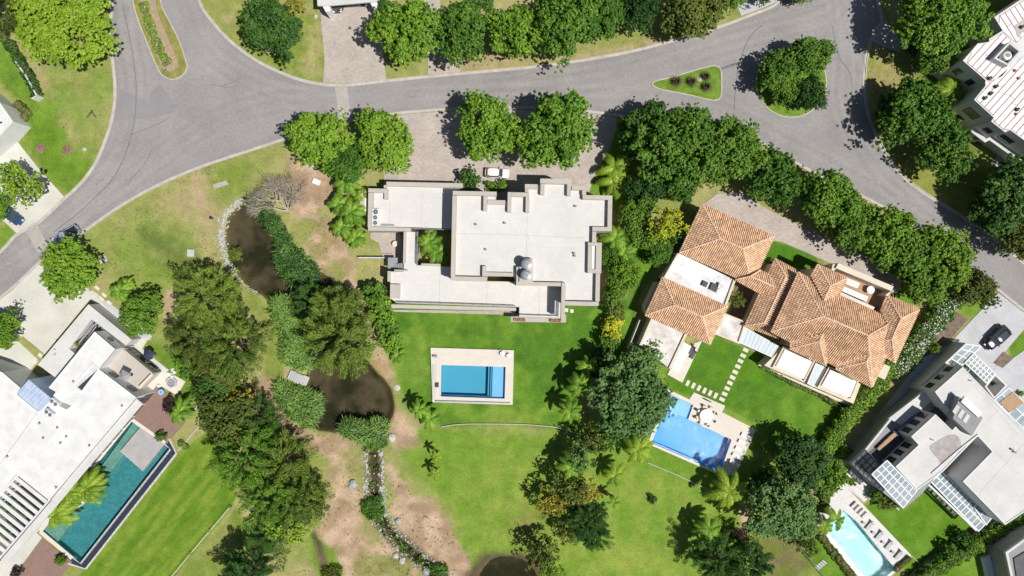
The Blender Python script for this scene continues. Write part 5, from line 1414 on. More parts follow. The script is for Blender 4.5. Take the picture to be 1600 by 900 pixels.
# ================================================================== 6. fragments of other houses at the frame edges
b1 = thing('corner_house', 'dark grey house with a white curved terrace slab at the lower right corner', 'house', W(1585, 880))
block(b1, [(1569, 862), (1602, 838), (1720, 780), (1720, 960), (1590, 960)], 4.5, 0, M['grey_mid'], 'wall')
mb = MB(); w_ = WP([(1569, 862), (1602, 838), (1720, 780), (1720, 960), (1590, 960)], 4.5); mb.ring(w_ if area(w_) > 0 else w_[::-1], 0.4, 4.4, 4.8); put(mb, 'parapet', M['grey_roof'], b1)
block(b1, [(1536, 872), (1548, 866), (1556, 868), (1574, 960), (1556, 960)], 0.8, 0, M['white_clean'], 'terrace_slab')
block(b1, [(1584, 873), (1602, 862), (1612, 960), (1598, 960)], 4.7, 4.5, M['dark_floor'], 'roof_terrace')
x, y, _ = W(1558, 872, 0.9); t = thing('round_daybed', 'round dark grey daybed on the white terrace slab at the lower right', 'daybed', (x, y, 0.02))
mb = MB(); mb.disc((0, 0), 1.0, 0.8, 1.1, 22); put(mb, 'cushion', M['grey_mid'], t, local=True); mb = MB(); mb.disc((0, 0), 1.05, 0.78, 0.95, 22); put(mb, 'base', M['dark_metal'], t, local=True)
c1 = thing('edge_house', 'corner of a white roofed house behind a hedge at the left edge', 'house', W(0, 190))
block(c1, [(-80, 90), (0, 160), (21, 190), (0, 213), (-80, 280)], 4.0, 0, M['wall_white'], 'wall')
mb = MB(); mb.prism(inset(WP([(-80, 90), (0, 160), (21, 190), (0, 213), (-80, 280)], 4.03), 0.05), 3.9, 4.03); put(mb, 'roof_deck', M['white'], c1)
mb = MB(); mb.ribbon(WP([(-70, 190), (3, 190)], 4.1), -0.3, 0.0, 4.0, 4.12); put(mb, 'roof_light', M['glass'], c1)
d1 = thing('carport', 'pale grey carport roof with white brackets at the top edge of the view', 'carport', W(540, -10))
block(d1, [(492, -80), (594, -80), (589, 3), (583, 3), (512, 9), (496, 9)], 3.2, 2.9, M['grey_roof'], 'roof')
block(d1, [(502, 6), (513, 4), (517, 17), (509, 18.5)], 2.9, 0, M['white_clean'], 'bracket'); block(d1, [(577, 1), (588, 0), (592, 12), (583, 13)], 2.9, 0, M['white_clean'], 'bracket')

# ================================================================== walls, fences, edges
def fence(name, px, h, w, m, label, cat='wall', posts=0):
    if not posts:
        mb = MB(); mb.ribbon(WP(px, h), -w / 2, w / 2, 0, h); return tag(put(mb, name, m), label, cat)
    t = thing(name, label, cat, W(*px[0])); pw = WP(px)
    mb = MB(); mb.ribbon(pw, -0.02, 0.02, h * 0.9, h * 0.96); mb.ribbon(pw, -0.015, 0.015, h * 0.45, h * 0.5); mb.ribbon(pw, -0.012, 0.012, 0.08, 0.14); put(mb, 'rails', m, t)
    for i in range(len(pw) - 1):
        a_, b_ = Vector(pw[i]), Vector(pw[i + 1]); k = max(1, int((b_ - a_).length / posts))
        for q in range(k + (1 if i == len(pw) - 2 else 0)):
            c = a_.lerp(b_, q / k); mb = MB(); mb.box((c.x, c.y, h / 2), (0.09, 0.09, h)); put(mb, 'post', M['dark_metal'], t)
    return t
fence('boundary_wall', [(24, 96), (40, 118), (57, 149), (49, 154)], 1.6, 0.25, M['grey_roof2'], 'grey wall round the hedge-lined lawn at the left edge')
fence('lawn_edging', smooth_line([(689, 667), (720, 663), (770, 662.5), (820, 663.5), (870, 668), (903, 678)], 4), 0.25, 0.14, M['parapet'], 'long curved pale stone edging across the lawn below the fenced pool', 'edging')
fence('lawn_edging', [(1012, 723), (1060, 743), (1108, 766)], 0.25, 0.13, M['parapet'], 'straight pale stone edging on the lawn below the bright blue pool', 'edging')
fence('lawn_edging', [(1425, 869), (1440, 884), (1420, 903)], 0.2, 0.13, M['parapet'], 'pale edging at the lawn corner by the aqua pool', 'edging')
fence('wire_fence', [(362, 790), (330, 828), (300, 863), (268, 902)], 0.9, 0.05, M['wall_white'], 'thin post fence between the striped lawn and the meadow', 'fence', 3.0)
fence('lawn_edging', [(277, 705), (316, 660)], 0.15, 0.08, M['wall_white'], 'thin pale line at the top end of the striped lawn', 'edging')
fence('wire_fence', [(1246, 850), (1262, 872), (1290, 905)], 1.0, 0.05, M['dark_metal'], 'dark fence beside the aqua pool garden', 'fence', 2.5)
fence('boundary_wall', [(1000, 500), (982, 545)], 1.6, 0.12, M['wall_white'], 'thin pale wall between the hedge and the tile-roofed villa')
fence('retaining_wall', [(1322, 720), (1350, 740), (1375, 770), (1405, 797)], 1.0, 0.2, M['grey_roof'], 'low wall below the terrace of the grey flat house')
# ------------------------------------------------------------------ leaf meshes (numpy), shared between trees of a kind
def quads(cen, nrm, siz, asp, rs, along=None, fold=0.0):
    """one pointed four-cornered leaf per row"""
    n = len(cen)
    nrm = nrm / (np.linalg.norm(nrm, axis=1, keepdims=True) + 1e-9)
    r = rs.normal(size=(n, 3)) if along is None else along
    a = r - nrm * (r * nrm).sum(1, keepdims=True)
    a /= np.linalg.norm(a, axis=1, keepdims=True) + 1e-9
    b = np.cross(nrm, a)
    s = siz[:, None]
    V = np.stack([cen - a * s, cen + b * s * asp - a * s * 0.1, cen + a * s, cen - b * s * asp - a * s * 0.1], 1)
    V[:, 0] -= nrm * s * fold; V[:, 2] -= nrm * s * fold
    return V.reshape(-1, 3)
def leaf_mesh(name, V):
    n = len(V) // 4
    return fast_mesh(name, V, np.arange(n * 4).reshape(n, 4))
def shell_dirs(n, rs, zmin=-0.35):
    out = []
    while len(out) < n:
        v = rs.normal(size=3); v /= np.linalg.norm(v)
        if v[2] > zmin: out.append(v)
    return np.array(out)
def norm_r(V, rad, q=95):
    r = np.hypot(V[:, 0], V[:, 1]); k = rad / np.percentile(r, q); V[:, :2] *= k; return V
def broad_crown(name, seed, rad=4.5, hh=3.0, nc=66, nb=32, nl=16, leaf=0.155, cl=1.15, lump=0.25):
    """domed broadleaf crown: clumps made of small bunches of leaves, on an uneven dome with gaps between"""
    rs = np.random.RandomState(seed)
    D = shell_dirs(nc, rs, -0.2)
    az = np.arctan2(D[:, 1], D[:, 0])
    k = rs.rand(4) * 6
    outl = 1 + lump * 0.5 * np.sin(2 * az + k[0]) + lump * 0.4 * np.sin(3 * az + k[1]) + lump * 0.45 * np.sin(6 * az + k[2])
    rr_ = (0.72 + 0.32 * rs.rand(nc)) * outl
    cc = D * np.array([rad, rad, hh])[None] * rr_[:, None]
    cc2 = shell_dirs(nc // 3, rs, -0.3) * np.array([rad, rad, hh])[None] * (0.3 + 0.3 * rs.rand(nc // 3))[:, None]
    allc = np.concatenate([cc, cc2]); Vs = []
    for i, c in enumerate(allc):
        n = nb if i < nc else nb // 2
        r = cl * (0.55 + 0.8 * rs.rand())
        d = rs.normal(size=(n, 3)); d /= np.linalg.norm(d, axis=1, keepdims=True)
        d[:, 2] = np.where(d[:, 2] < -0.15, -d[:, 2] * 0.8, d[:, 2])
        bc = c[None] + d * (r * (0.75 + 0.35 * rs.rand(n)))[:, None] * np.array([1, 1, 0.8])[None]
        out = rs.rand(n) < 0.12
        bc[out] += (d[out] + c / (np.linalg.norm(c) + 1e-6)) * 0.28 * r
        bc = np.repeat(bc, nl, 0); dd = np.repeat(d, nl, 0); m_ = len(bc)
        o = rs.normal(size=(m_, 3)); o /= np.linalg.norm(o, axis=1, keepdims=True)
        cen = bc + o * (0.20 * cl * (0.4 + 0.7 * rs.rand(m_)))[:, None]
        nr = dd * 0.7 + o * 0.7 + np.array([0, 0, 0.8])[None] + rs.normal(size=(m_, 3)) * 0.3
        Vs.append(quads(cen, nr, leaf * (0.7 + 0.6 * rs.rand(m_)), 0.55, rs, fold=0.25))
    return leaf_mesh(name, norm_r(np.concatenate(Vs), rad))
def pine_crown(name, seed, rad=4.5, hh=5.0, nc=92, nb=200):
    """feathery conifer: overlapping plumes of fine needles leaning outwards, lumpy outline"""
    rs = np.random.RandomState(seed); Vs = []
    D = shell_dirs(nc, rs, -0.25); k = rs.rand(3) * 6
    az = np.arctan2(D[:, 1], D[:, 0]); outl = 1 + 0.12 * np.sin(3 * az + k[0]) + 0.10 * np.sin(5 * az + k[1])
    for i in range(nc):
        d = D[i]; hz = math.hypot(d[0], d[1])
        c = np.array([d[0] * rad, d[1] * rad, d[2] * hh * (1.0 - 0.25 * hz)]) * (0.35 + 0.42 * rs.rand()) * outl[i]
        p = np.array([d[0], d[1], 0.30 * d[2] + 0.05]) + rs.normal(size=3) * 0.28; p /= np.linalg.norm(p)
        L_ = 1.3 + 1.3 * rs.rand(); s = rs.rand(nb); side = np.cross(p, [0, 0, 1.0]); side /= np.linalg.norm(side) + 1e-9; upv = np.cross(side, p)
        w = L_ * 0.36 * np.sqrt(np.maximum(0.02, s * (1.12 - s))) * 1.5
        an = rs.rand(nb) * 6.283; q = np.sqrt(rs.rand(nb))
        off = side[None] * (np.cos(an) * q * w)[:, None] + upv[None] * (np.abs(np.sin(an)) * q * w * 0.6)[:, None]
        cen = c[None] + p[None] * (L_ * 1.25 * s)[:, None] + off
        al = p[None] + off * 0.8 + rs.normal(size=(nb, 3)) * 0.3
        nr = off * 1.2 + np.array([0, 0, 0.6])[None] + rs.normal(size=(nb, 3)) * 0.4
        Vs.append(quads(cen, nr, 0.24 * (0.6 + 0.7 * rs.rand(nb)), 0.19, rs, along=al))
    return leaf_mesh(name, norm_r(np.concatenate(Vs), rad))
def frond_mesh(name, seed, L_=2.6, nleaf=30, up=0.75, leaf=0.66, wid=0.055):
    """arching palm leaf along +X: midrib and two rows of hanging leaflets"""
    rs = np.random.RandomState(seed); mb = MB(); P = []
    for k in range(nleaf + 1):
        t = k / nleaf; P.append(Vector((L_ * (t - 0.12 * t * t), 0, L_ * (up * t - (up + 0.35) * t * t))))
    mb.tube(P[::4] + ([P[-1]] if nleaf % 4 else []), [0.035 * (1 - 0.8 * i / (nleaf / 4)) + 0.004 for i in range(len(P[::4] + ([P[-1]] if nleaf % 4 else [])))], 4)
    for k in range(2, nleaf):
        t = k / nleaf; l = leaf * (math.sin(math.pi * min(1, 0.12 + t * 0.88)) ** 0.6) + 0.1
        d = (P[k + 1] - P[k - 1]).normalized()
        for s in (-1, 1):
            dirv = (Vector((0, s, -0.45 - 0.2 * rs.rand())) + d * (0.55 + 0.2 * rs.rand())).normalized()
            a = P[k]; b = a + dirv * l * 0.5 + Vector((0, 0, 0.05)); c = a + dirv * l + Vector((0, 0, -0.10)); w = d * wid
            mb.add([a - w, a + w, b + w, b - w, c], [(0, 1, 2, 3), (3, 2, 4)])
    return mb.mesh(name)
def blade_bed(name, poly_px, n, seed, h=1.4, w=0.05, lean=0.6):
    """reeds: tufts of long arching blades inside the outline"""
    rs = np.random.RandomState(seed); poly = WP(poly_px); x0, x1 = min(p[0] for p in poly), max(p[0] for p in poly); y0, y1 = min(p[1] for p in poly), max(p[1] for p in poly)
    X = rs.uniform(x0, x1, n * 3); Y = rs.uniform(y0, y1, n * 3); d = sdf(poly, X, Y) + rs.rand(n * 3) * 0.5
    k = np.where(d > 0.05)[0][:n]; X, Y, d = X[k], Y[k], d[k]
    V = []; nb = 14
    for i in range(len(X)):
        tf = 0.5 + 0.85 * rs.rand(); az = rs.rand(nb) * 6.283; hh = h * tf * (0.6 + 0.6 * rs.rand(nb)) * min(1, 0.55 + d[i] * 0.5); ln = lean * (0.3 + rs.rand(nb)) * hh
        bx, by = X[i] + 0.12 * np.cos(az), Y[i] + 0.12 * np.sin(az)
        dx, dy = np.cos(az), np.sin(az); px_, py_ = -dy * w, dx * w
        z0 = np.full(nb, -0.2)
        q1 = np.stack([bx - px_, by - py_, z0], -1); q2 = np.stack([bx + px_, by + py_, z0], -1)
        q3 = np.stack([bx + dx * ln * 0.45 + px_, by + dy * ln * 0.45 + py_, hh * 0.8], -1); q4 = np.stack([bx + dx * ln * 0.45 - px_, by + dy * ln * 0.45 - py_, hh * 0.8], -1)
        t1 = np.stack([bx + dx * ln * 1.2 + px_ * 0.2, by + dy * ln * 1.2 + py_ * 0.2, hh * 0.72], -1); t2 = np.stack([bx + dx * ln * 1.2 - px_ * 0.2, by + dy * ln * 1.2 - py_ * 0.2, hh * 0.72], -1)
        V.append(np.stack([q1, q2, q3, q4], 1).reshape(-1, 3)); V.append(np.stack([q4, q3, t1, t2], 1).reshape(-1, 3))
    V = np.concatenate(V); c = W(*poly_px[0]); V[:, 0] -= c[0]; V[:, 1] -= c[1]
    return leaf_mesh(name, V), c

PROTO = {}
PROTO['broad'] = [broad_crown('broadleaf_crown', 100 + k) for k in range(5)]
PROTO['big'] = [broad_crown('large_broadleaf_crown', 200 + k, rad=6.5, hh=4.6, nc=130, nb=28, nl=15, leaf=0.155, cl=1.1, lump=0.16) for k in range(3)]
PROTO['small'] = [broad_crown('bush_crown', 300 + k, rad=1.6, hh=1.2, nc=26, nb=16, leaf=0.13, cl=0.5, lump=0.25) for k in range(4)]
PROTO['airy'] = [broad_crown('open_crown', 400 + k, rad=3.0, hh=2.4, nc=40, nb=16, nl=7, leaf=0.16, cl=0.72, lump=0.4) for k in range(3)]
PROTO['pine'] = [pine_crown('conifer_crown', 500 + k) for k in range(4)]
BASE = {'broad': (4.5, 4.5, 3.0), 'big': (6.5, 6.2, 4.6), 'small': (1.6, 1.2, 1.2), 'airy': (3.0, 3.6, 2.4), 'pine': (4.5, 4.2, 5.0)}

def trunk_mesh(name, seed, zc, rad, hh, r0=0.22, n=6):
    r = random.Random(seed); mb = MB()
    top = zc + hh * 0.35
    mb.tube([(0, 0, -0.3), (0.04, 0.02, zc * 0.3), (-0.06, 0.05, zc * 0.65), (0.05, -0.03, zc), (0.02, 0.04, top)], [r0 * 1.25, r0, r0 * 0.85, r0 * 0.6, r0 * 0.15], 8)
    for k in range(n):
        a = k * 6.283 / n + r.uniform(-0.4, 0.4); z0 = zc * (0.45 + 0.5 * k / n)
        e = (math.cos(a) * rad * 0.72, math.sin(a) * rad * 0.72, z0 + hh * r.uniform(0.15, 0.6))
        m_ = (e[0] * 0.45, e[1] * 0.45, z0 + (e[2] - z0) * 0.65)
        mb.tube([(0, 0, z0), m_, e], [r0 * 0.5, r0 * 0.32, r0 * 0.08], 5)
        for s in (-1, 1):
            q = (e[0] * 0.8 - s * e[1] * 0.3, e[1] * 0.8 + s * e[0] * 0.3, e[2] + 0.3); mb.tube([m_, q], [r0 * 0.22, r0 * 0.05], 4)
    return mb.mesh(name)
TRUNK = {k: [trunk_mesh(k + '_trunk', 50 + i, BASE[k][1], BASE[k][0], BASE[k][2], 0.10 if k == 'small' else 0.22) for i in range(2)] for k in BASE}
_ti = [0]
def tree(kind, px, py, r, label, leaf='leaf_mid', group=None, zs=1.0, name='tree', cat='tree', hgt=1.0):
    """px, py, r: centre and radius of the crown as photographed"""
    _ti[0] += 1; i = _ti[0]
    br, bz, bh = BASE[kind]
    s = r / S / br
    for _ in range(2):
        zc = bz * s * hgt
        s = r / S * (1 - zc / H) / br
    sz = min(s, s ** 0.6) if s > 1 else s; zc = bz * sz * hgt; s *= 0.98
    x, y, _ = W(px, py, zc)
    rz = rng.uniform(0, 6.28)
    t = thing(name, label, cat, (x, y, -0.02), rz, group)
    share(TRUNK[kind][i % 2], 'trunk', t, sc=(s, s, sz * hgt), mat=M['bark'])
    share(PROTO[kind][i % len(PROTO[kind])], 'crown', t, (0, 0, zc), sc=(s, s, sz * zs), mat=M[leaf])
    return t
FR = [frond_mesh('frond', 600 + k, up=u) for k, u in enumerate((0.9, 0.62, 0.35))]
def palm(px, py, r, label, h=4.0, leaf='leaf_palm', n=13, group=None, stems=1, seed=0):
    rr_ = random.Random(int(px * 7 + py)); x, y, _ = W(px, py, h)
    s = r / S * (1 - h / H) / 2.5
    n = max(7, int(n * 0.72)); t = thing('palm_tree', label, 'palm', (x, y, -0.02), 0, group)
    for k in range(stems):
        ox, oy = (0, 0) if stems == 1 else (rr_.uniform(-1, 1) * s, rr_.uniform(-1, 1) * s); hh = h * (1 - 0.15 * k)
        mb = MB(); lean = rr_.uniform(-0.3, 0.3)
        mb.tube([(ox * 0.3, oy * 0.3, -0.3), (ox * 0.5 + lean, oy * 0.5, hh * 0.5), (ox, oy, hh)], [0.2, 0.15, 0.13], 8); put(mb, 'trunk', M['bark'], t, local=True)
        m_ = n if stems == 1 else int(n * 0.8)
        for i in range(m_):
            fr = FR[0] if i < m_ // 4 else (FR[1] if i < m_ * 2 // 3 else FR[2])
            q = s * rr_.uniform(0.85, 1.1) * (0.8 if i < m_ // 4 else 1)
            o = share(fr, 'frond', t, (ox, oy, hh), i * 2.39996 + rr_.uniform(-0.2, 0.2), q, M[leaf])
    return t

G_ST = 'round-crowned street trees by the road'
G_GD = 'garden trees'
T = tree
# top edge and upper left
T('big', 100, 34, 77, 'very large round yellow-green tree filling the upper left corner', 'leaf_lime', zs=0.55, hgt=0.75)
T('pine', 4, 22, 34, 'dark olive tree cut by the upper left corner', 'leaf_olive')
T('broad', 425, 42, 46, 'dark green dense tree on the dry verge left of the paved carport drive', 'leaf_dark', G_ST, 0.85)
T('small', 461, 12, 15, 'small brown-leaved shrub beside the dark tree left of the carport', 'leaf_gold', cat='shrub', name='shrub')
T('broad', 640, 50, 52, 'bright green tree right of the paved carport drive', 'leaf_bright', G_ST)
T('broad', 722, 52, 46, 'mid green tree between the narrow drive and the sandy verge at the top', 'leaf_mid', G_ST)
T('broad', 606, 22, 20, 'small dark tree tucked behind the bright tree by the carport', 'leaf_dark', G_ST)
T('broad', 806, 52, 42, 'yellowish green tree at the left end of the row above the road', 'leaf_bright', G_ST)
T('broad', 880, 38, 54, 'largest bright tree of the row above the road, over the sandy verge', 'leaf_mid', G_ST)
T('broad', 935, 24, 40, 'darker tree second from the right in the row above the road', 'leaf_mid', G_ST)
T('broad', 1000, 16, 34, 'dark tree filling the gap above the curving kerb at the top', 'leaf_dark', G_ST)
T('broad', 1082, 22, 46, 'yellow-flecked tree overhanging the road at the right end of the top row', 'leaf_olive', G_ST)
T('broad', 1140, -8, 26, 'tree cut by the top edge left of the grey driveway', 'leaf_mid', G_ST)
T('broad', 1205, -20, 26, 'tree cut by the top edge at the grey driveway', 'leaf_dark', G_ST)
T('broad', 1256, -18, 24, 'tree cut by the top edge where the road leaves the view', 'leaf_mid', G_ST)
T('small', 755, 2, 18, 'low shrub on the dry ground at the top between two trees', 'leaf_dark', cat='shrub', name='shrub')
# roundabout
T('broad', 1262, 90, 34, 'upper right tree on the roundabout', 'leaf_mid', 'trees on the roundabout')
T('broad', 1215, 112, 32, 'upper left tree on the roundabout', 'leaf_mid', 'trees on the roundabout')
T('broad', 1262, 146, 28, 'dark lower right tree on the roundabout', 'leaf_dark', 'trees on the roundabout')
T('broad', 1228, 138, 24, 'small pale central tree on the roundabout', 'leaf_bright', 'trees on the roundabout')
# upper right
T('big', 1468, 28, 66, 'large yellow-green tree beside the strip-roofed house at the top right', 'leaf_bright', G_ST, 0.85)
T('broad', 1463, 88, 30, 'smaller tree just below the large one beside the strip-roofed house', 'leaf_mid', G_ST)
T('small', 1424, 74, 15, 'dark bush at the left foot of the trees by the gravel patch', 'leaf_dark', cat='shrub', name='shrub')
T('broad', 1424, 178, 56, 'dense dark tree at the inner kerb right of the roundabout', 'leaf_mid', G_ST, hgt=0.85)
T('broad', 1390, 172, 28, 'separate dark crown standing for the shadowed side of the kerb tree right of the roundabout', 'leaf_dark', G_ST, hgt=0.8)  # dark leaf colour paints the shadowed side of the neighbouring crown
T('broad', 1474, 236, 42, 'tree between the kerb and the wall of the strip-roofed house', 'leaf_mid', G_ST)
T('broad', 1578, 302, 56, 'dark tree at the right edge above the curving road', 'leaf_dark', G_ST)
T('broad', 1548, 334, 36, 'lower dark tree at the right edge by the kerb', 'leaf_dark', G_ST)
T('broad', 1600, 372, 38, 'tree cut by the right edge above the kerb', 'leaf_olive', G_ST)
T('small', 1390, 94, 6, 'tiny dark sapling on the grass wedge by the gravel patch', 'leaf_dark', cat='shrub', name='shrub')
palm(1488, 138, 30, 'yellow-green fan-leaved plant between trees and the strip-roofed house', 3.2, 'leaf_palm_y', 18)
palm(1506, 152, 22, 'second yellow-green leafy plant against the strip-roofed house', 2.6, 'leaf_palm_y', 14)
# north of the flat-roofed house
T('broad', 500, 216, 46, 'left tree of the pair at the drive entrance by the crossing strip', 'leaf_bright', G_ST)
T('broad', 603, 222, 48, 'right tree of the pair at the drive entrance by the crossing strip', 'leaf_bright', G_ST)
T('broad', 548, 250, 34, 'dark tree just below the pair at the drive entrance', 'leaf_mid', G_ST)
T('broad', 766, 204, 55, 'left tree of the two in the crescent driveway island', 'leaf_bright', 'trees in the crescent driveway')
T('broad', 870, 205, 60, 'right tree of the two in the crescent driveway island', 'leaf_bright', 'trees in the crescent driveway')
# belt between the two central houses
T('big', 1050, 228, 64, 'large dark green tree at the upper end of the belt between the two houses', 'leaf_mid', G_GD)
T('broad', 1005, 205, 42, 'dark tree beside the drive at the upper end of the belt', 'leaf_dark', G_GD)
T('big', 1128, 238, 58, 'large olive green tree above the tile-roofed villa', 'leaf_mid', G_GD)
T('broad', 1062, 288, 32, 'mid green tree over the corner of the villa drive', 'leaf_mid', G_GD)
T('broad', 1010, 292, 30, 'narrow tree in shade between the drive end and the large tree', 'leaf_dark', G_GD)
T('broad', 1208, 276, 42, 'dark rounded tree at the kerb where the villa drive begins', 'leaf_mid', G_ST)
T('broad', 1292, 312, 48, 'bright tree, first of the row between villa drive and road', 'leaf_bright', G_ST)
T('broad', 1325, 350, 40, 'second tree of the row between villa drive and road', 'leaf_mid', G_ST)
T('broad', 1378, 362, 48, 'bright tree, third of the row between villa drive and road', 'leaf_bright', G_ST)
T('broad', 1425, 395, 40, 'dark tree, fourth of the row between villa drive and road', 'leaf_mid', G_ST)
T('broad', 1470, 402, 46, 'last bright tree of the row between villa drive and road', 'leaf_bright', G_ST)
T('broad', 1440, 440, 38, 'dark tree over the grass north-east of the villa', 'leaf_mid', G_ST)
T('broad', 1518, 448, 32, 'low olive tree beside the grey driveway kerb', 'leaf_olive', G_ST)
palm(950, 272, 34, 'bright palm cluster at the end of the crescent driveway', 3.0, 'leaf_palm_y', 17, stems=2)
T('airy', 1042, 350, 31, 'vivid yellow-leaved tree beside the villa roof corner', 'leaf_yellow', hgt=1.5)
T('broad', 993, 335, 28, 'dark green tree in the belt left of the vivid yellow tree', 'leaf_mid', G_GD)
T('broad', 1002, 370, 24, 'rounded dark tree below left of the vivid yellow tree', 'leaf_mid', G_GD)
T('broad', 1030, 392, 22, 'small bushy tree against the shaded villa wall', 'leaf_mid', G_GD)
T('small', 1052, 375, 16, 'bush squeezed between vivid yellow tree and villa', 'leaf_bright', cat='shrub', name='shrub')
palm(962, 372, 28, 'palm in the belt beside the east box of the flat-roofed house', 3.4, 'leaf_palm', 18)
palm(976, 394, 26, 'second palm in the belt, over a patch of lawn', 3.0, 'leaf_palm', 16)
T('broad', 972, 430, 30, 'leafy tree at the upper end of the clipped hedge', 'leaf_bright', G_GD)
T('broad', 955, 405, 20, 'dark tree by the east wall of the flat-roofed house', 'leaf_mid', G_GD)
for i, (px, py, r, lf, lb) in enumerate(((958, 462, 17, 'leaf_mid', 'green shrub at the top of the hedge line'), (962, 484, 15, 'leaf_olive', 'olive shrub in the hedge line above the yellow ones'), (960, 503, 15, 'leaf_yellow', 'upper yellow shrub in the hedge line between the lawns'), (956, 520, 16, 'leaf_yellow', 'lower yellow shrub in the hedge line between the lawns'), (952, 538, 17, 'leaf_mid', 'green shrub just below the yellow ones in the hedge line'), (940, 556, 19, 'leaf_dark', 'dark shrub above the big blue-green tree'), (930, 574, 20, 'leaf_dark', 'dark shrub at the upper left of the big blue-green tree'))):
    T('small', px, py, r, lb, lf, 'shrubs in the hedge line', cat='shrub', name='shrub', hgt=1.4)
T('big', 983, 620, 61, 'big dense blue-green tree between lawn and bright blue pool', 'leaf_blue', None, 0.8)
T('broad', 1002, 570, 34, 'upper lobe tree beside the stained roof, blue-green', 'leaf_blue')
palm(905, 602, 26, 'palm at the left edge of the big blue-green tree', 4.6, 'leaf_palm', 17, G_GD)
palm(892, 640, 24, 'palm casting a long shadow on the lawn left of the big blue-green tree', 4.8, 'leaf_palm', 17, G_GD)
palm(918, 572, 20, 'slim dark palm above the palm beside the big tree', 4.2, 'leaf_palm', 15, G_GD)
T('airy', 924, 690, 26, 'loose olive tree below the big blue-green tree', 'leaf_olive', G_GD)
T('airy', 950, 672, 28, 'dark loose tree at the foot of the big blue-green tree', 'leaf_dark', G_GD)
palm(998, 702, 30, 'bright palm left of the bright blue pool corner', 3.8, 'leaf_palm_y', 18, G_GD)
palm(962, 742, 22, 'pale palm on the open lawn below the tree belt', 3.6, 'leaf_palm_y', 14, G_GD)
palm(894, 728, 28, 'tall palm with two dark shadow stars on the lawn', 5.0, 'leaf_palm', 17, G_GD)
palm(960, 785, 14, 'small thin palm on the open lawn with a curved shadow', 3.4, 'leaf_palm', 10, G_GD)
T('airy', 858, 784, 26, 'golden-leaved tree at the lower left of the lawn clump', 'leaf_gold', G_GD)
T('airy', 916, 768, 24, 'golden tree in the middle of the lawn clump', 'leaf_gold', G_GD)
T('airy', 890, 760, 30, 'green tree behind the golden ones in the lawn clump', 'leaf_olive', G_GD)
T('airy', 905, 712, 28, 'grey-green tree between the palms of the lawn clump', 'leaf_blue', G_GD)
T('pine', 915, 810, 34, 'dark feathery conifer in the lawn clump', 'leaf_dark', G_GD)
T('pine', 930, 835, 24, 'narrow dark conifer at the lower end of the lawn clump', 'leaf_dark', G_GD)
T('airy', 883, 830, 20, 'low grey-green shrub left of the dark conifer', 'leaf_olive', cat='shrub')
T('airy', 845, 862, 28, 'isolated round tree beside the brown puddle at the bottom', 'leaf_olive')
T('airy', 862, 892, 20, 'yellowish tree at the bottom edge beside the puddle', 'leaf_lime')
T('small', 1020, 780, 7, 'tiny sapling alone in the middle of the lawn', 'leaf_dark', cat='shrub', name='shrub')
# lower right
palm(1140, 768, 40, 'large yellow palm left of the tree mass by the bright blue pool', 4.6, 'leaf_palm_y', 13)
palm(1108, 828, 28, 'palm above the black shadowed tree at the bottom', 4.2, 'leaf_palm', 14)
T('big', 1216, 795, 54, 'blue-green tree by the corner of the aqua pool terrace', 'leaf_blue', None, 0.8, hgt=1.1)
T('big', 1252, 724, 44, 'dark tree above the blue-green tree by the aqua pool', 'leaf_dark', None, 0.8)
T('broad', 1190, 752, 22, 'dark tree at the lower corner of the bright blue pool', 'leaf_dark')
T('broad', 1288, 738, 32, 'yellow-green tree beside the terrace of the grey house', 'leaf_bright')
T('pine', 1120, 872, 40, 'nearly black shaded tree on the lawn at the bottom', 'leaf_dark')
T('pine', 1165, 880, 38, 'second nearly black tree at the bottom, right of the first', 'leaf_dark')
T('airy', 1158, 836, 18, 'small burgundy shrub above the black trees at the bottom', 'leaf_red', cat='shrub', name='shrub')
T('airy', 1145, 892, 20, 'pale green loose shrub at the bottom edge', 'leaf_olive', cat='shrub', name='shrub')
T('airy', 1260, 848, 20, 'small open shrub at the fence below the blue-green tree', 'leaf_olive', cat='shrub', name='shrub')
# left side
T('broad', 110, 422, 43, 'bright tree overhanging the pickup at the roadside', 'leaf_bright', G_ST)
T('airy', 33, 286, 38, 'sparse yellow-green tree on the pale driveway at the left edge', 'leaf_lime')
T('broad', -2, 325, 20, 'tree cut by the left edge above the blue car', 'leaf_bright', G_ST)
T('broad', 4, 516, 32, 'bright tree at the left edge beside the pale forecourt', 'leaf_bright', G_ST)
T('broad', 224, 492, 34, 'dense dark tree at the corner of the lower grey roof', 'leaf_mid')
palm(187, 455, 24, 'bushy palm between the forecourt and the dark dense tree', 2.6, 'leaf_palm', 16)
palm(198, 444, 14, 'small golden palm beside the bushy palm', 2.0, 'leaf_palm_y', 10)
T('pine', 328, 466, 54, 'large olive conifer left of the upper pond', 'leaf_pine', 'conifers on the left bank')
T('pine', 366, 538, 53, 'broad olive conifer below the first on the left bank', 'leaf_pine', 'conifers on the left bank')
T('pine', 312, 530, 46, 'olive conifer on the left side of the bank group', 'leaf_olive', 'conifers on the left bank')
T('broad', 345, 575, 36, 'green tree at the lower end of the left bank group', 'leaf_olive')
T('small', 290, 560, 20, 'clipped hedge shrub beside the conifers, upper', 'leaf_mid', cat='shrub', name='shrub')
T('small', 300, 578, 16, 'clipped hedge shrub beside the conifers, lower', 'leaf_mid', cat='shrub', name='shrub')
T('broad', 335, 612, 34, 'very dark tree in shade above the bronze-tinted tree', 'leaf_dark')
T('broad', 362, 655, 46, 'bronze-tinted tree at the top of the lower left grove', 'leaf_olive')
T('airy', 375, 625, 26, 'golden-brown topped tree beside the bronze-tinted tree', 'leaf_gold')
T('pine', 402, 655, 38, 'dark conifer at the upper right of the lower left grove', 'leaf_dark')
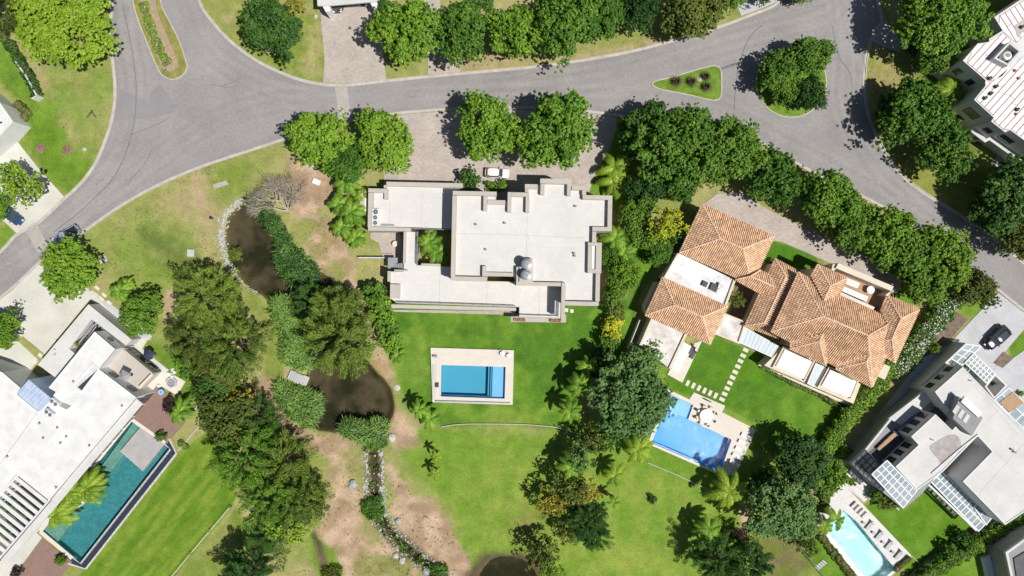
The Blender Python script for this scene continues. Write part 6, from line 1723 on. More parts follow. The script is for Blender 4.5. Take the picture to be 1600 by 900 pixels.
T('pine', 388, 708, 54, 'bright green tree in the middle of the lower left grove', 'leaf_mid')
T('pine', 446, 716, 44, 'conifer leaning over the sandy path, upper', 'leaf_pine', 'conifers by the sandy path')
T('pine', 468, 780, 44, 'conifer leaning over the sandy path, lower', 'leaf_pine', 'conifers by the sandy path')
T('pine', 425, 772, 48, 'dark tree at the heart of the lower left grove', 'leaf_mid')
T('airy', 455, 820, 34, 'yellow-green tree at the lower end of the grove', 'leaf_lime')
T('pine', 420, 830, 30, 'dark low conifer at the bottom of the grove', 'leaf_dark')
T('pine', 392, 895, 46, 'black conifer at the bottom edge below the striped lawn', 'leaf_dark')
T('pine', 528, 488, 44, 'upper part conifer between the two ponds', 'leaf_pine', 'conifers between the ponds')
T('pine', 533, 528, 58, 'largest feathery conifer overhanging the lower pond', 'leaf_pine', 'conifers between the ponds', hgt=1.3)
T('pine', 486, 472, 30, 'dark shaded conifer over the channel joining the ponds', 'leaf_dark', 'conifers between the ponds')
# along the house west side
for (px, py, r, h, lf, lb) in ((541, 282, 30, 3.4, 'leaf_palm', 'top palm of the row west of the flat-roofed house'), (566, 305, 20, 2.6, 'leaf_palm_y', 'small bright palm beside the north-west wing'), (528, 320, 22, 3.0, 'leaf_palm', 'left-leaning palm west of the flat-roofed house'), (548, 332, 30, 3.4, 'leaf_palm', 'second large palm of the row west of the flat-roofed house'), (534, 356, 22, 2.8, 'leaf_palm', 'third palm of the row, over the bare bank'), (556, 372, 22, 2.6, 'leaf_palm', 'lowest palm of the row west of the flat-roofed house')):
    palm(px, py, r, lb, h, lf, 17, 'palms west of the flat-roofed house')
for (px, py, r, lf, lb) in ((590, 462, 22, 'leaf_mid', 'shrub at the south-west corner of the flat-roofed house'), (598, 488, 24, 'leaf_bright', 'bright shrub below the corner shrub by the flat-roofed house'), (604, 515, 22, 'leaf_mid', 'third shrub down the bank below the flat-roofed house'), (614, 532, 18, 'leaf_bright', 'lowest shrub of the bank row by the lawn'), (538, 262, 24, 'leaf_mid', 'dark shrub beneath the entrance trees'), (575, 450, 12, 'leaf_dark', 'small dark shrub at the lawn tip west of the stair house')):
    T('small', px, py, r, lb, lf, 'shrubs on the bank by the flat-roofed house', cat='shrub', name='shrub', hgt=1.3)
palm(622, 555, 18, 'small palm on the lawn edge left of the fenced pool', 2.4, 'leaf_palm', 12)
palm(654, 640, 20, 'upper palm near the bottom left corner of the fenced pool', 4.2, 'leaf_palm', 13)
palm(672, 655, 22, 'lower palm near the bottom left corner of the fenced pool', 3.2, 'leaf_palm', 15)
palm(681, 713, 12, 'small upper palm alone on the bright lawn', 3.4, 'leaf_palm_y', 9, 'two small palms on the bright lawn')
palm(680, 741, 14, 'small lower palm alone on the bright lawn', 3.2, 'leaf_palm_y', 9, 'two small palms on the bright lawn')
palm(679, 385, 24, 'lush palm filling the inner court of the flat-roofed house', 4.6, 'leaf_palm', 22, None, 2)
T('small', 732, 283, 19, 'round bush against the north wing of the flat-roofed house', 'leaf_dark', cat='shrub', name='shrub')
T('small', 767, 291, 10, 'left half of the low hedge beside the white car', 'leaf_mid', cat='shrub', name='shrub'); T('small', 784, 291, 10, 'right half of the low hedge beside the white car', 'leaf_mid', cat='shrub', name='shrub')
T('airy', 1150, 468, 14, 'small olive tree in the villa inner court', 'leaf_olive')
palm(128, 762, 34, 'yellow palm cluster on the planter by the long teal pool, upper', 3.0, 'leaf_palm_y', 22, 'palms at the teal pool', 2)
palm(88, 792, 34, 'yellow palm cluster on the planter by the long teal pool, lower', 3.0, 'leaf_palm_y', 22, 'palms at the teal pool', 2)
palm(108, 770, 24, 'middle yellow palm on the planter by the long teal pool', 3.4, 'leaf_palm_y', 16, 'palms at the teal pool', 1)
palm(272, 646, 24, 'palm at the end of the red-tiled terrace', 3.0, 'leaf_palm', 15, None, 2)
T('small', 267, 633, 12, 'burgundy shrub on the red-tiled terrace', 'leaf_red', cat='shrub', name='shrub')
T('small', 253, 681, 9, 'round dark shrub beside the grey slab in the teal pool', 'leaf_mid', cat='shrub', name='shrub')
T('small', 95, 875, 9, 'round shrub at the far end of the teal pool', 'leaf_mid', cat='shrub', name='shrub'); T('small', 27, 894, 9, 'burgundy shrub on the lower left terrace', 'leaf_red', cat='shrub', name='shrub')
T('small', 96, 518 + 28, 11, 'shrub growing in the slot of the lower grey roof', 'leaf_olive', cat='shrub', name='shrub', hgt=2.2)
T('small', 126, 536, 11, 'second shrub growing in the roof slot beside the slats', 'leaf_olive', cat='shrub', name='shrub', hgt=2.2)
for (px, py, lb) in ((20, 792, 'green shrub seen between the upper pergola slats'), (38, 806, 'green shrub seen between the middle pergola slats'), (12, 830, 'green shrub seen between the lower pergola slats')):
    T('small', px, py, 13, lb, 'leaf_mid', cat='shrub', name='shrub')
palm(1307, 812, 22, 'slim palm at the head of the aqua pool', 3.6, 'leaf_palm', 9)
palm(1290, 822, 18, 'yellow palm at the corner of the aqua pool', 2.6, 'leaf_palm_y', 12)
for (px, py, r, lf, lb) in ((1382, 783, 15, 'leaf_olive', 'planting bed shrub below the glass pergola, right'), (1368, 772, 12, 'leaf_mid', 'planting bed shrub below the glass pergola, left'), (1529, 700, 10, 'leaf_bright', 'bright plant in the sunken court of the grey house'), (1550, 596, 6, 'leaf_bright', 'plant in the planter court of the grey house'), (1370, 668, 7, 'leaf_bright', 'bright plant by the shaded path beside the grey house'), (1372, 452, 7, 'leaf_mid', 'potted plant on the villa north terrace'), (1460, 545, 9, 'leaf_lime', 'yellow-green plant in the soil bed by the grey drive'), (1512, 850, 14, 'leaf_mid', 'shrub in the shade of the bottom right hedge, right'), (1482, 862, 14, 'leaf_mid', 'shrub in the shade of the bottom right hedge, left'), (1330, 752, 7, 'leaf_mid', 'small plant between the white steps by the aqua pool'), (1594, 615, 5, 'leaf_bright', 'small plant at the right edge of the grey court'), (1502, 838, 12, 'leaf_dark', 'dark shrub by the pergola end of the lawn')):
    T('small', px, py, r, lb, lf, cat='shrub', name='shrub')
# hedges: leafy boxes
def hedge(px, w, h, label, leaf, seed, dens=60, flowers=0, name='hedge', zoff=0.0):
    rs = np.random.RandomState(seed); L_ = WP(px, h); pts = [Vector((*p, 0)) for p in L_]
    c0 = pts[0]; V = []; Fl = MB(); tot = 0
    for i in range(len(pts) - 1):
        a, b = pts[i], pts[i + 1]; d = (b - a); ln = d.length; d.normalize(); s_ = Vector((-d.y, d.x, 0))
        n = int(ln * w * dens + ln * h * dens * 0.6)
        t = rs.rand(n) * ln
        wob = 1 + 0.18 * np.sin(t * 2.1 + i) + 0.12 * np.sin(t * 5.3)
        ang = rs.uniform(-0.5, math.pi + 0.5, n)
        rx, rz_ = np.cos(ang), np.clip(np.sin(ang), -0.2, 1)
        sup = 1 / np.maximum(np.abs(rx), np.abs(rz_)) ** 0.55
        k = 0.82 + 0.22 * rs.rand(n)
        X = rx * sup * w / 2 * wob * k; Z = h * 0.45 + rz_ * sup * h * 0.52 * k * (0.92 + 0.10 * np.sin(t * 3.7 + 2))
        cx = a.x + d.x * t + s_.x * X; cy = a.y + d.y * t + s_.y * X
        cen = np.stack([cx - c0.x, cy - c0.y, np.maximum(Z, 0.05)], -1)
        nr = np.stack([s_.x * rx, s_.y * rx, rz_ + 0.3], -1) + rs.normal(size=(n, 3)) * 0.6
        V.append(quads(cen, nr, 0.17 * (0.7 + 0.7 * rs.rand(n)), 0.5, rs, fold=0.2))
        for q in range(int(flowers * ln)):
            tt = rng.random() * ln; u = rng.uniform(-0.48, 0.48) * w
            Fl.rock((a.x + d.x * tt + s_.x * u, a.y + d.y * tt + s_.y * u, h * (1.0 - 0.4 * (abs(u) / w * 2) ** 2)), rng.uniform(0.07, 0.13), 0.12, 5)
    t = thing(name, label, 'hedge', (c0.x, c0.y, 0))
    me = leaf_mesh('hedge_leaves', np.concatenate(V)); share(me, 'foliage', t, mat=M[leaf])
    mb = MB(); mb.ribbon(WP(px, h), -w * 0.3, w * 0.3, 0, h * 0.72); put(mb, 'inner_branches', M['bark'], t)
    if flowers: put(Fl, 'flowers', M['flower'], t, kind='stuff')
    return t
hedge([(1500, 462), (1470, 500), (1440, 535), (1425, 565), (1398, 580)], 3.6, 2.4, 'broad hedge covered in white flowers along the villa east side', 'leaf_mid', 1, 70, 26)
hedge([(1400, 572), (1380, 600), (1350, 632), (1320, 668), (1296, 704), (1270, 728)], 3.0, 2.6, 'long yellow-green hedge between the villa and the grey flat house', 'leaf_bright', 2, 75)
hedge([(1605, 806), (1560, 838), (1500, 876), (1455, 902), (1420, 930)], 2.4, 2.2, 'sunlit hedge running to the lower right corner beyond the shaded lawn edge', 'leaf_bright', 3, 70)
hedge([(1586, 803), (1540, 830), (1496, 856), (1440, 893)], 1.2, 1.4, 'narrow dark hedge at the shaded lower edge of the right lawn', 'leaf_dark', 4, 60)
hedge([(6, 62), (22, 88), (44, 125), (52, 148)], 1.6, 1.8, 'dark clipped hedge inside the grey wall at the left edge', 'leaf_dark', 5, 70)
hedge([(278, 700 - 8), (292, 706 - 4)], 0.9, 0.8, 'short dark hedge at the top corner of the teal pool', 'leaf_mid', 6, 60)
hedge([(1284, 838), (1310, 872), (1336, 905)], 1.3, 0.9, 'low dark planting along the outer side of the aqua pool', 'leaf_olive', 7, 60)
hedge([(1400, 893), (1424, 872)], 0.9, 0.7, 'low planting at the foot of the aqua pool deck', 'leaf_olive', 8, 50)
hedge([(20, 160), (38, 172), (30, 190)], 1.4, 1.2, 'rough shrub hedge beside the white roof corner at the left edge', 'leaf_olive', 9, 50)
hedge([(1205, 407), (1232, 420)], 1.0, 1.0, 'clipped dark hedge in the villa entrance garden', 'leaf_mid', 10, 60)
hedge([(1190, 572), (1240, 600), (1290, 622)], 0.7, 0.7, 'low mixed planting along the cream edge of the villa porch', 'leaf_mid', 11, 40)
hedge([(1290, 622), (1328, 648)], 0.9, 0.8, 'dark low planting below the second white porch roof', 'leaf_dark', 12, 40)
hedge([(1298, 790), (1276, 800), (1262, 818)], 1.6, 1.3, 'loose hedge behind the palm at the aqua pool', 'leaf_mid', 13, 50)
hedge([(1330, 700), (1312, 722), (1300, 740)], 1.5, 1.5, 'yellowish hedge end beside the shaded terrace of the grey house', 'leaf_lime', 14, 50)
hedge([(1282, 745), (1305, 760), (1290, 785)], 1.8, 1.6, 'green shrubby hedge above the white steps of the aqua pool', 'leaf_mid', 15, 50)
hedge([(222, 2), (233, 40), (247, 76), (262, 100)], 1.5, 0.45, 'low bright green planting along the middle of the median', 'leaf_bright', 16, 60, 0.6)
# reeds
def reeds(px, n, seed, label, h=1.5, w=0.075, leaf='leaf_reed'):
    me, c = blade_bed('reed_blades', px, n, seed, h, w); me.materials.append(M[leaf])
    o = bpy.data.objects.new('reeds', me); COL.objects.link(o); o.location = (c[0], c[1], 0)
    tag(o, label, 'reeds', 'reed beds round the ponds', 'stuff')
reeds([(388, 312), (404, 305), (425, 326), (446, 362), (464, 388), (494, 416), (500, 434), (478, 450), (452, 438), (436, 408), (433, 368), (412, 340)], 520, 1, 'blue-green reeds along the east bank of the upper pond')
reeds([(424, 472), (450, 462), (472, 480), (482, 520), (494, 560), (482, 576), (468, 574), (444, 560), (442, 520), (430, 490)], 620, 2, 'blue-green reeds on the strip left of the big feathery conifer')
reeds([(436, 594), (450, 604), (478, 612), (500, 616), (503, 640), (488, 662), (460, 648), (436, 622)], 480, 3, 'tall reeds left of the lower pond below the small jetty', 1.7)
reeds([(534, 662), (552, 655), (576, 662), (600, 654), (608, 656), (600, 672), (590, 688), (572, 684), (542, 678)], 360, 4, 'tall reeds at the outlet of the lower pond', 1.7)
reeds([(572, 680), (600, 676), (604, 692), (592, 702), (570, 698)], 120, 5, 'green water plants where the stream leaves the lower pond', 0.8, 0.06, 'leaf_mid')
reeds([(568, 780), (598, 776), (600, 798), (585, 808), (568, 798)], 120, 6, 'dark sedge clump beside the rocky stream', 1.1, 0.05, 'leaf_mid')
reeds([(672, 885), (695, 880), (700, 905), (676, 905)], 60, 7, 'sedge clump at the bottom end of the stream', 1.0, 0.05, 'leaf_mid')
reeds([(505, 888), (530, 882), (538, 905), (508, 905)], 60, 8, 'sedge clump at the bottom end of the ditch', 1.0, 0.05, 'leaf_olive')
reeds([(406, 300), (416, 300), (420, 330), (406, 322)], 60, 9, 'green reeds under the bare tree', 1.4)
reeds([(362, 390), (378, 388), (378, 404), (364, 406)], 40, 10, 'round tuft of water plant in the upper pond', 0.9, 0.06, 'leaf_olive')
reeds(strip(STREAM_L[3:], 7), 130, 12, 'scattered green water plants growing among the stones of the stream', 0.6, 0.06, 'leaf_mid')
# bare tree by the pond
x, y, _ = W(452, 330, 0); bt = thing('bare_tree', 'leafless grey tree with fine spreading branches beside the upper pond', 'tree', (x, y, 0))
mb = MB(); r_ = random.Random(5)
def grow(p, d, L_, rad, lev):
    q = p + d * L_; m_ = p + d * L_ * 0.5 + Vector((r_.uniform(-1, 1), r_.uniform(-1, 1), r_.uniform(-0.3, 0.6))) * L_ * 0.10
    mb.tube([p, m_, q], [rad, rad * 0.8, rad * 0.6], 5 if lev < 2 else 3, False)
    if lev >= 5: return
    for k in range(4 if lev < 3 else 3 if lev < 4 else 2):
        nd = (d + Vector((r_.uniform(-1, 1), r_.uniform(-1, 1), r_.uniform(-0.25, 0.7))) * 0.75).normalized(); grow(q, nd, L_ * r_.uniform(0.62, 0.85), rad * 0.58, lev + 1)
for k in range(6):
    a = 0.6 + k * 0.55 + r_.uniform(-0.2, 0.2)
    grow(Vector((0, 0, 0.4)), Vector((-math.sin(a - 1.8) * 0.95 - 0.25, math.cos(a - 1.8) * 0.8 + 0.25, 0.7)).normalized(), 2.2, 0.16, 0)
put(mb, 'branches', M['bark_grey'], bt, local=True)
mb = MB(); mb.tube([(0, -0.1, -0.3), (0.02, 0, 0.5)], [0.24, 0.16], 8); put(mb, 'trunk', M['bark_grey'], bt, local=True)
# fallen grey branches at the foot of the grove
x, y, _ = W(466, 842, 0.3); fb = thing('fallen_branches', 'bundle of bare grey branches at the lower end of the left grove', 'branches', (x, y, 0))
mb = MB()
for k in range(14):
    a = R(52) + rng.uniform(-0.25, 0.25); L_ = rng.uniform(1.5, 3); o = rng.uniform(-0.8, 0.8)
    mb.tube([(o, -o * 0.6, rng.uniform(0.2, 0.9)), (o + math.cos(a) * L_ * 0.5, -o * 0.6 + math.sin(a) * L_ * 0.5, rng.uniform(0.5, 1.1)), (o + math.cos(a) * L_, -o * 0.6 + math.sin(a) * L_, rng.uniform(0.5, 1.4))], [0.05, 0.035, 0.015], 4)
put(mb, 'sticks', M['bark_grey'], fb, local=True)
# agaves on the traffic island
def rosette(px, py, r, label, n=34, m='leaf_red'):
    x, y, _ = W(px, py, 0.5); t = thing('spiky_plant', label, 'plant', (x, y, 0.1), 0, 'spiky plants on the traffic island'); k = r / S
    for i in range(n):
        a = i * 2.39996; e = 0.25 + 0.9 * (i / n); mb = MB(); L_ = k * (1.1 - 0.35 * (i / n)); d = Vector((math.cos(a), math.sin(a), 0)); s_ = Vector((-d.y, d.x, 0)) * 0.055
        p0 = Vector((0, 0, 0.15)) + d * 0.05; p1 = p0 + d * L_ * 0.55 * math.cos(e) + Vector((0, 0, L_ * 0.65 * math.sin(e) + 0.12)); p2 = p0 + d * L_ + Vector((0, 0, L_ * 0.75 * math.sin(e)))
        mb.add([p0 - s_, p0 + s_, p1 + s_, p1 - s_, p2], [(0, 1, 2, 3), (3, 2, 4)]); put(mb, 'leaf', M[m], t, local=True)
    mb = MB(); mb.tube([(0, 0, -0.05), (0, 0, 0.3)], [0.09, 0.07], 7); put(mb, 'stem', M['bark'], t, local=True)
for (px, py, r, lb) in ((1057.5, 128, 12, 'largest dark spiky plant, leftmost on the triangular traffic island'), (1081, 128, 11, 'dark spiky plant second from the left on the triangular island'), (1103, 120, 9.5, 'dark spiky plant at the upper right of the triangular island'), (1104, 136, 10, 'dark spiky plant at the lower right of the triangular island')):
    rosette(px, py, r, lb)
# ------------------------------------------------------------------ cars
def car(px, py, L_, Wd, Hh, rz, paint, label, kind='suv', name='parked_car', glassroof=False):
    x, y, _ = W(px, py, 0.9)
    t = thing(name, label, 'car', (x, y, 0.03), rz)
    hl, hw = L_ / 2, Wd / 2
    # lofted body: stations along X, each a rounded section
    def loft(stations, m, nm, closed=True):
        mb = MB(); n = 12
        for (sx, w_, zb, zt) in stations:
            for k in range(n):
                a_ = 2 * math.pi * k / n + math.pi / n
                c, s_ = math.cos(a_), math.sin(a_)
                e = 0.45
                yy = w_ * math.copysign(abs(c) ** e, c); zz = (zb + zt) / 2 + (zt - zb) / 2 * math.copysign(abs(s_) ** e, s_)
                mb.v.append((sx, yy, zz))
        for i in range(len(stations) - 1):
            for k in range(n):
                mb.f.append((i * n + k, i * n + (k + 1) % n, (i + 1) * n + (k + 1) % n, (i + 1) * n + k))
        mb.f.append(tuple(range(n - 1, -1, -1))); o = (len(stations) - 1) * n; mb.f.append(tuple(o + k for k in range(n)))
        mb.f = [f[::-1] for f in mb.f] if False else mb.f
        return put(mb, nm, m, t, smooth=True, local=True)
    hb = 0.58 * Hh
    st = [(-hl, hw * 0.72, 0.38, hb * 0.85), (-hl + 0.15, hw * 0.9, 0.28, hb * 0.97), (-hl + 0.7, hw, 0.22, hb), (0, hw * 1.0, 0.22, hb), (hl * 0.45, hw, 0.22, hb * 0.98), (hl - 0.7, hw * 0.98, 0.22, hb * 0.92), (hl - 0.2, hw * 0.88, 0.28, hb * 0.8), (hl, hw * 0.66, 0.36, hb * 0.62)]
    body = loft(st, paint, 'body')
    if kind == 'pickup':
        f0, f1, b1 = hl * 0.42, hl * 0.22, -hl * 0.12
    else:
        f0, f1, b1 = hl * 0.46, hl * 0.16, -hl * 0.74
    b0 = b1 - 0.32
    def tier(z0, z1, k0, k1, x0, x1, x2, x3, m, nm):
        mb = MB()
        q = [(x0, hw * k0, z0), (x3, hw * k0, z0), (x3, -hw * k0, z0), (x0, -hw * k0, z0), (x1, hw * k1, z1), (x2, hw * k1, z1), (x2, -hw * k1, z1), (x1, -hw * k1, z1)]
        mb.add(q, [(3, 2, 1, 0), (4, 5, 6, 7), (0, 1, 5, 4), (1, 2, 6, 5), (2, 3, 7, 6), (3, 0, 4, 7)])
        return put(mb, nm, m, t, local=True)
    tier(hb - 0.03, Hh - 0.05, 0.90, 0.74, f0, f1, b1, b0, M['glass'], 'windows')
    mb = MB(); xs_ = [f1 + 0.04, f1 - 0.25, (f1 + b1) / 2, b1 + 0.25, b1 - 0.04]; zz = [Hh - 0.05, Hh - 0.01, Hh, Hh - 0.01, Hh - 0.06]
    for xx, z_ in zip(xs_, zz):
        for yy, dz in ((-0.76, -0.05), (-0.5, 0), (0.5, 0), (0.76, -0.05)): mb.v.append((xx, yy * hw, z_ + dz))
    for i in range(4):
        for k in range(3): mb.f.append((i * 4 + k, i * 4 + k + 1, i * 4 + k + 5, i * 4 + k + 4))
    put(mb, 'roof', paint, t, smooth=True, local=True)
    if glassroof:
        mb = MB(); mb.box(((f1 + b1) / 2, 0, Hh + 0.008), ((f1 - b1) * 0.62, Wd * 0.52, 0.012)); put(mb, 'sunroof', M['glass'], t, local=True)
    for sy in (-1, 1):
        mb = MB(); mb.tube([(f0, sy * hw * 0.88, hb), (f1, sy * hw * 0.74, Hh - 0.05)], [0.04, 0.04], 5); mb.tube([(b0, sy * hw * 0.88, hb), (b1, sy * hw * 0.74, Hh - 0.06)], [0.06, 0.06], 5); put(mb, 'pillar', paint, t, local=True)
        mb = MB(); mb.box((f0 - 0.25, sy * (hw + 0.09), hb + 0.08), (0.14, 0.2, 0.14)); put(mb, 'mirror', paint, t, local=True)
        mb = MB(); mb.box((hl - 0.12, sy * hw * 0.66, hb * 0.72), (0.22, 0.32, 0.14), 0); put(mb, 'headlight', M['ac_white'], t, local=True)
        mb = MB(); mb.box((-hl + 0.08, sy * hw * 0.74, hb * 0.8), (0.12, 0.24, 0.2)); put(mb, 'tail_light', M_red, t, local=True)
        for sx in (-0.62, 0.62):
            mb = MB(); n = 16; r_ = 0.33
            a_ = [(sx * hl + r_ * math.cos(2 * math.pi * k / n), r_ * math.sin(2 * math.pi * k / n) + r_) for k in range(n)]
            y0, y1 = sy * (hw - 0.2), sy * (hw + 0.01)
            mb.add([(p[0], y0, p[1]) for p in a_] + [(p[0], y1, p[1]) for p in a_], [tuple(range(n)), tuple(range(2 * n - 1, n - 1, -1))] + [(k, (k + 1) % n, n + (k + 1) % n, n + k) for k in range(n)])
            w_ = put(mb, 'wheel', M['black'], t, local=True)
            mb = MB(); mb.box((sx * hl, sy * (hw + 0.012), r_), (0.34, 0.02, 0.34)); put(mb, 'rim', M['steel'], w_, local=True)
    if kind == 'pickup':
        mb = MB(); mb.box((-hl * 0.58, 0, hb + 0.01), (hl * 0.78, Wd * 0.80, 0.06)); put(mb, 'cargo_bed', M['black'], t, local=True)
        mb = MB(); q = [(-hl * 0.98, -hw * 0.94), (-hl * 0.16, -hw * 0.94), (-hl * 0.16, hw * 0.94), (-hl * 0.98, hw * 0.94)]; mb.ring(q, 0.12, hb - 0.02, hb + 0.16); put(mb, 'bed_rail', paint, t, local=True)
        mb = MB(); mb.box((-hl * 0.4, 0.2, hb + 0.14), (0.6, 0.45, 0.2), 0.3); o = put(mb, 'cargo_box', M['wood'], t, local=True)
    return t
M_red = mat('tail_lens', (0.35, 0.02, 0.02), 0.3, 0.1, 3)
def car_paint(name, c, rough=0.25, metal=0.0):
    m, nt, b = new_mat(name); b.inputs['Base Color'].default_value = (*c, 1); b.inputs['Roughness'].default_value = rough; b.inputs['Metallic'].default_value = metal
    b.inputs['Coat Weight'].default_value = 0.5; return m
P_white = car_paint('white_car_paint', (0.80, 0.80, 0.80)); P_black = car_paint('black_car_paint', (0.012, 0.014, 0.02), 0.2); P_blue = car_paint('blue_car_paint', (0.03, 0.07, 0.16)); P_dark = car_paint('grey_car_paint', (0.06, 0.06, 0.07)); P_silver = car_paint('silver_blue_paint', (0.30, 0.36, 0.46))
car(776.5, 270, 4.25, 1.75, 1.5, R(-3), P_white, 'small white hatchback in the drive above the flat-roofed house', glassroof=False)
car(1559, 528, 5.0, 2.0, 1.75, R(224), P_black, 'black SUV on the grey driveway beside the grey flat house', glassroof=True)
car(103, 368, 4.9, 1.85, 1.7, R(210), P_silver, 'silver-blue pickup with open dark bed under the roadside tree', 'pickup')
car(16, 336, 4.4, 1.8, 1.45, R(-40), P_blue, 'dark blue car half hidden under trees at the left edge')
car(526, -2, 4.6, 1.85, 1.65, R(-88), P_dark, 'dark car parked under the carport at the top edge')
car(566, -12, 4.5, 1.8, 1.5, R(-88), P_black, 'second dark car deeper under the carport at the top edge')

# ------------------------------------------------------------------ stepping stones and slabs
def stones(label, name, pts, size, rz, h=0.05, mtl='deck_cream', group=None, cat='stepping stones'):
    t = thing(name, label, cat, W(*pts[0]), 0, group)
    sx, sy = size
    mb = MB(); mb.box((0, 0, h / 2), (sx, sy, h + 0.02)); me = mb.mesh('stone_slab'); me.materials.append(M[mtl])
    for p in pts:
        x, y, _ = W(*p); o = bpy.data.objects.new('stone_slab', me); COL.objects.link(o); o.parent = t; o.location = (x - t.location.x, y - t.location.y, 0); o.rotation_euler = (0, 0, rz + rng.uniform(-0.02, 0.02))
    return t
st = [(1165 - 4.2 * k * 0.98, 547 + 8.55 * k) for k in range(10)]
stones('line of ten pale stepping stones from the glazed canopy down to the bright blue pool', 'stepping_stone_path', st, (0.98, 0.60), R(-26))
st = [(1074.5 + 8.7 * k, 598.5 + 3.9 * k) for k in range(6)]
stones('line of six pale stepping stones from the terrace towards the bright blue pool', 'stepping_stone_path', st, (0.56, 1.02), R(-27))
stones('two pale slabs on the lawn at the corner of the flat-roofed house', 'paving_slabs', [(885, 484.5), (893.5, 486)], (0.6, 0.62), R(-2), cat='slabs')
stones('pale slabs beside the palm at the forecourt edge', 'paving_slabs', [(152, 450), (163, 461), (159, 467), (171, 473), (192, 488), (200, 497)], (0.9, 0.5), R(-40), cat='slabs')
stones('two pale slabs in the grass wedge between the grey roofs', 'paving_slabs', [(55, 565), (63, 555)], (0.75, 0.65), R(-40), cat='slabs')
stones('small striped slabs on the grass beside the aqua pool fence', 'paving_slabs', [(1276, 888), (1279, 885.5), (1282, 883), (1285, 880.5), (1288, 878)], (0.3, 0.95), R(48), mtl='concrete_grey', cat='slabs')
for (px, py, s_, rz, m_, lb) in ((344.5, 288.5, (2.6, 0.85), R(17), 'cross', 'pinkish rectangular slab in the grass near the road kerb'), (161, 406, (1.35, 0.95), R(28), 'concrete_grey', 'grey slab in the grass beside the roadside tree'), (298, 395.5, (1.25, 1.3), R(-3), 'concrete_grey', 'square grey slab in the meadow left of the pond'), (495, 284.5, (1.3, 0.95), R(-22), 'white_clean', 'small white box on the bare bank below the entrance trees'), (486, 261, (1.9, 0.8), R(-5), 'stone', 'long pale box under the entrance trees'), (275, 551, (0.8, 0.8), R(20), 'concrete_grey', 'round-cornered grey cover in the grass by the conifers'), (270, 578, (0.55, 0.55), R(20), 'deck_white', 'white cube at the corner of the fire pit terrace'), (333, 265, (0.9, 0.2), R(20), 'grey_mid', 'dark narrow grate in the grass by the kerb')):
    x, y, _ = W(px, py); mb = MB(); h_ = 0.45 if m_ == 'white_clean' else 0.10
    mb.box((x, y, h_ / 2), (s_[0], s_[1], h_), rz, 0.96); tag(put(mb, 'slab', M[m_]), lb, 'slab')
for (px, py, lb) in ((63, 231.5, 'left round mulch ring with a young sapling on the lawn'), (104.5, 234, 'right round mulch ring with a young sapling on the lawn')):
    x, y, _ = W(px, py); t = thing('sapling', lb, 'sapling', (x, y, 0), 0, 'saplings in mulch rings')
    mb = MB()
    for k in range(26): a = k * 2.4; mb.rock((math.cos(a) * 0.8 * math.sqrt(k / 26), math.sin(a) * 0.8 * math.sqrt(k / 26), 0), 0.2, 0.12, 5)
    mb.disc((0, 0), 0.82, -0.02, 0.05, 20, 0.85); put(mb, 'mulch_ring', M['mulch'], t, local=True)
    mb = MB(); mb.tube([(0, 0, 0), (0.05, 0, 0.8), (0, 0.06, 1.5)], [0.03, 0.025, 0.01], 5); put(mb, 'stem', M['bark'], t, local=True)
# crossed timber on the grass, upper left
x, y, _ = W(145, 179); t = thing('playground_frame', 'dark crossed timber frame standing on the grass, upper left', 'frame', (x, y, 0))
mb = MB(); mb.bar((-0.9, -0.55, 0.15), (0.5, 0.5, 1.0), 0.14, 0.14); put(mb, 'beam', M['bark'], t, local=True); mb = MB(); mb.bar((-0.2, 0.6, 0.2), (0.8, -0.6, 0.5), 0.1, 0.1); put(mb, 'beam', M['dark_metal'], t, local=True)
x, y, _ = W(267, 114); t = thing('street_sign', 'small leaning post sign at the tip of the planted median', 'sign', (x, y, 0.1))
mb = MB(); mb.tube([(0, 0, 0), (0, 0, 1.9)], 0.03, 6); put(mb, 'post', M['steel'], t, local=True); mb = MB(); mb.box((0, 0, 1.9), (0.6, 0.03, 0.4), R(50)); put(mb, 'board', M['steel'], t, local=True)
x, y, _ = W(911, 161); t = thing('utility_box', 'small yellow box on the kerb beside the crescent trees', 'box', (x, y, 0)); mb = MB(); mb.box((0, 0, 0.4), (0.3, 0.35, 0.8), 0, 0.9); put(mb, 'cabinet', mat('yellow_paint', (0.65, 0.45, 0.05)), t, local=True); mb = MB(); mb.box((0, 0, 0.82), (0.34, 0.4, 0.05)); put(mb, 'lid', M['dark_metal'], t, local=True)
x, y, _ = W(332, 341); t = thing('bin', 'small blue bin on the meadow near the pond stones', 'bin', (x, y, 0)); mb = MB(); mb.disc((0, 0), 0.22, 0, 0.7, 10, 1.15); put(mb, 'bucket', mat('blue_plastic', (0.05, 0.14, 0.4)), t, local=True); mb = MB(); mb.disc((0, 0), 0.27, 0.7, 0.76, 10, 0.8); put(mb, 'lid', M['dark_metal'], t, local=True)
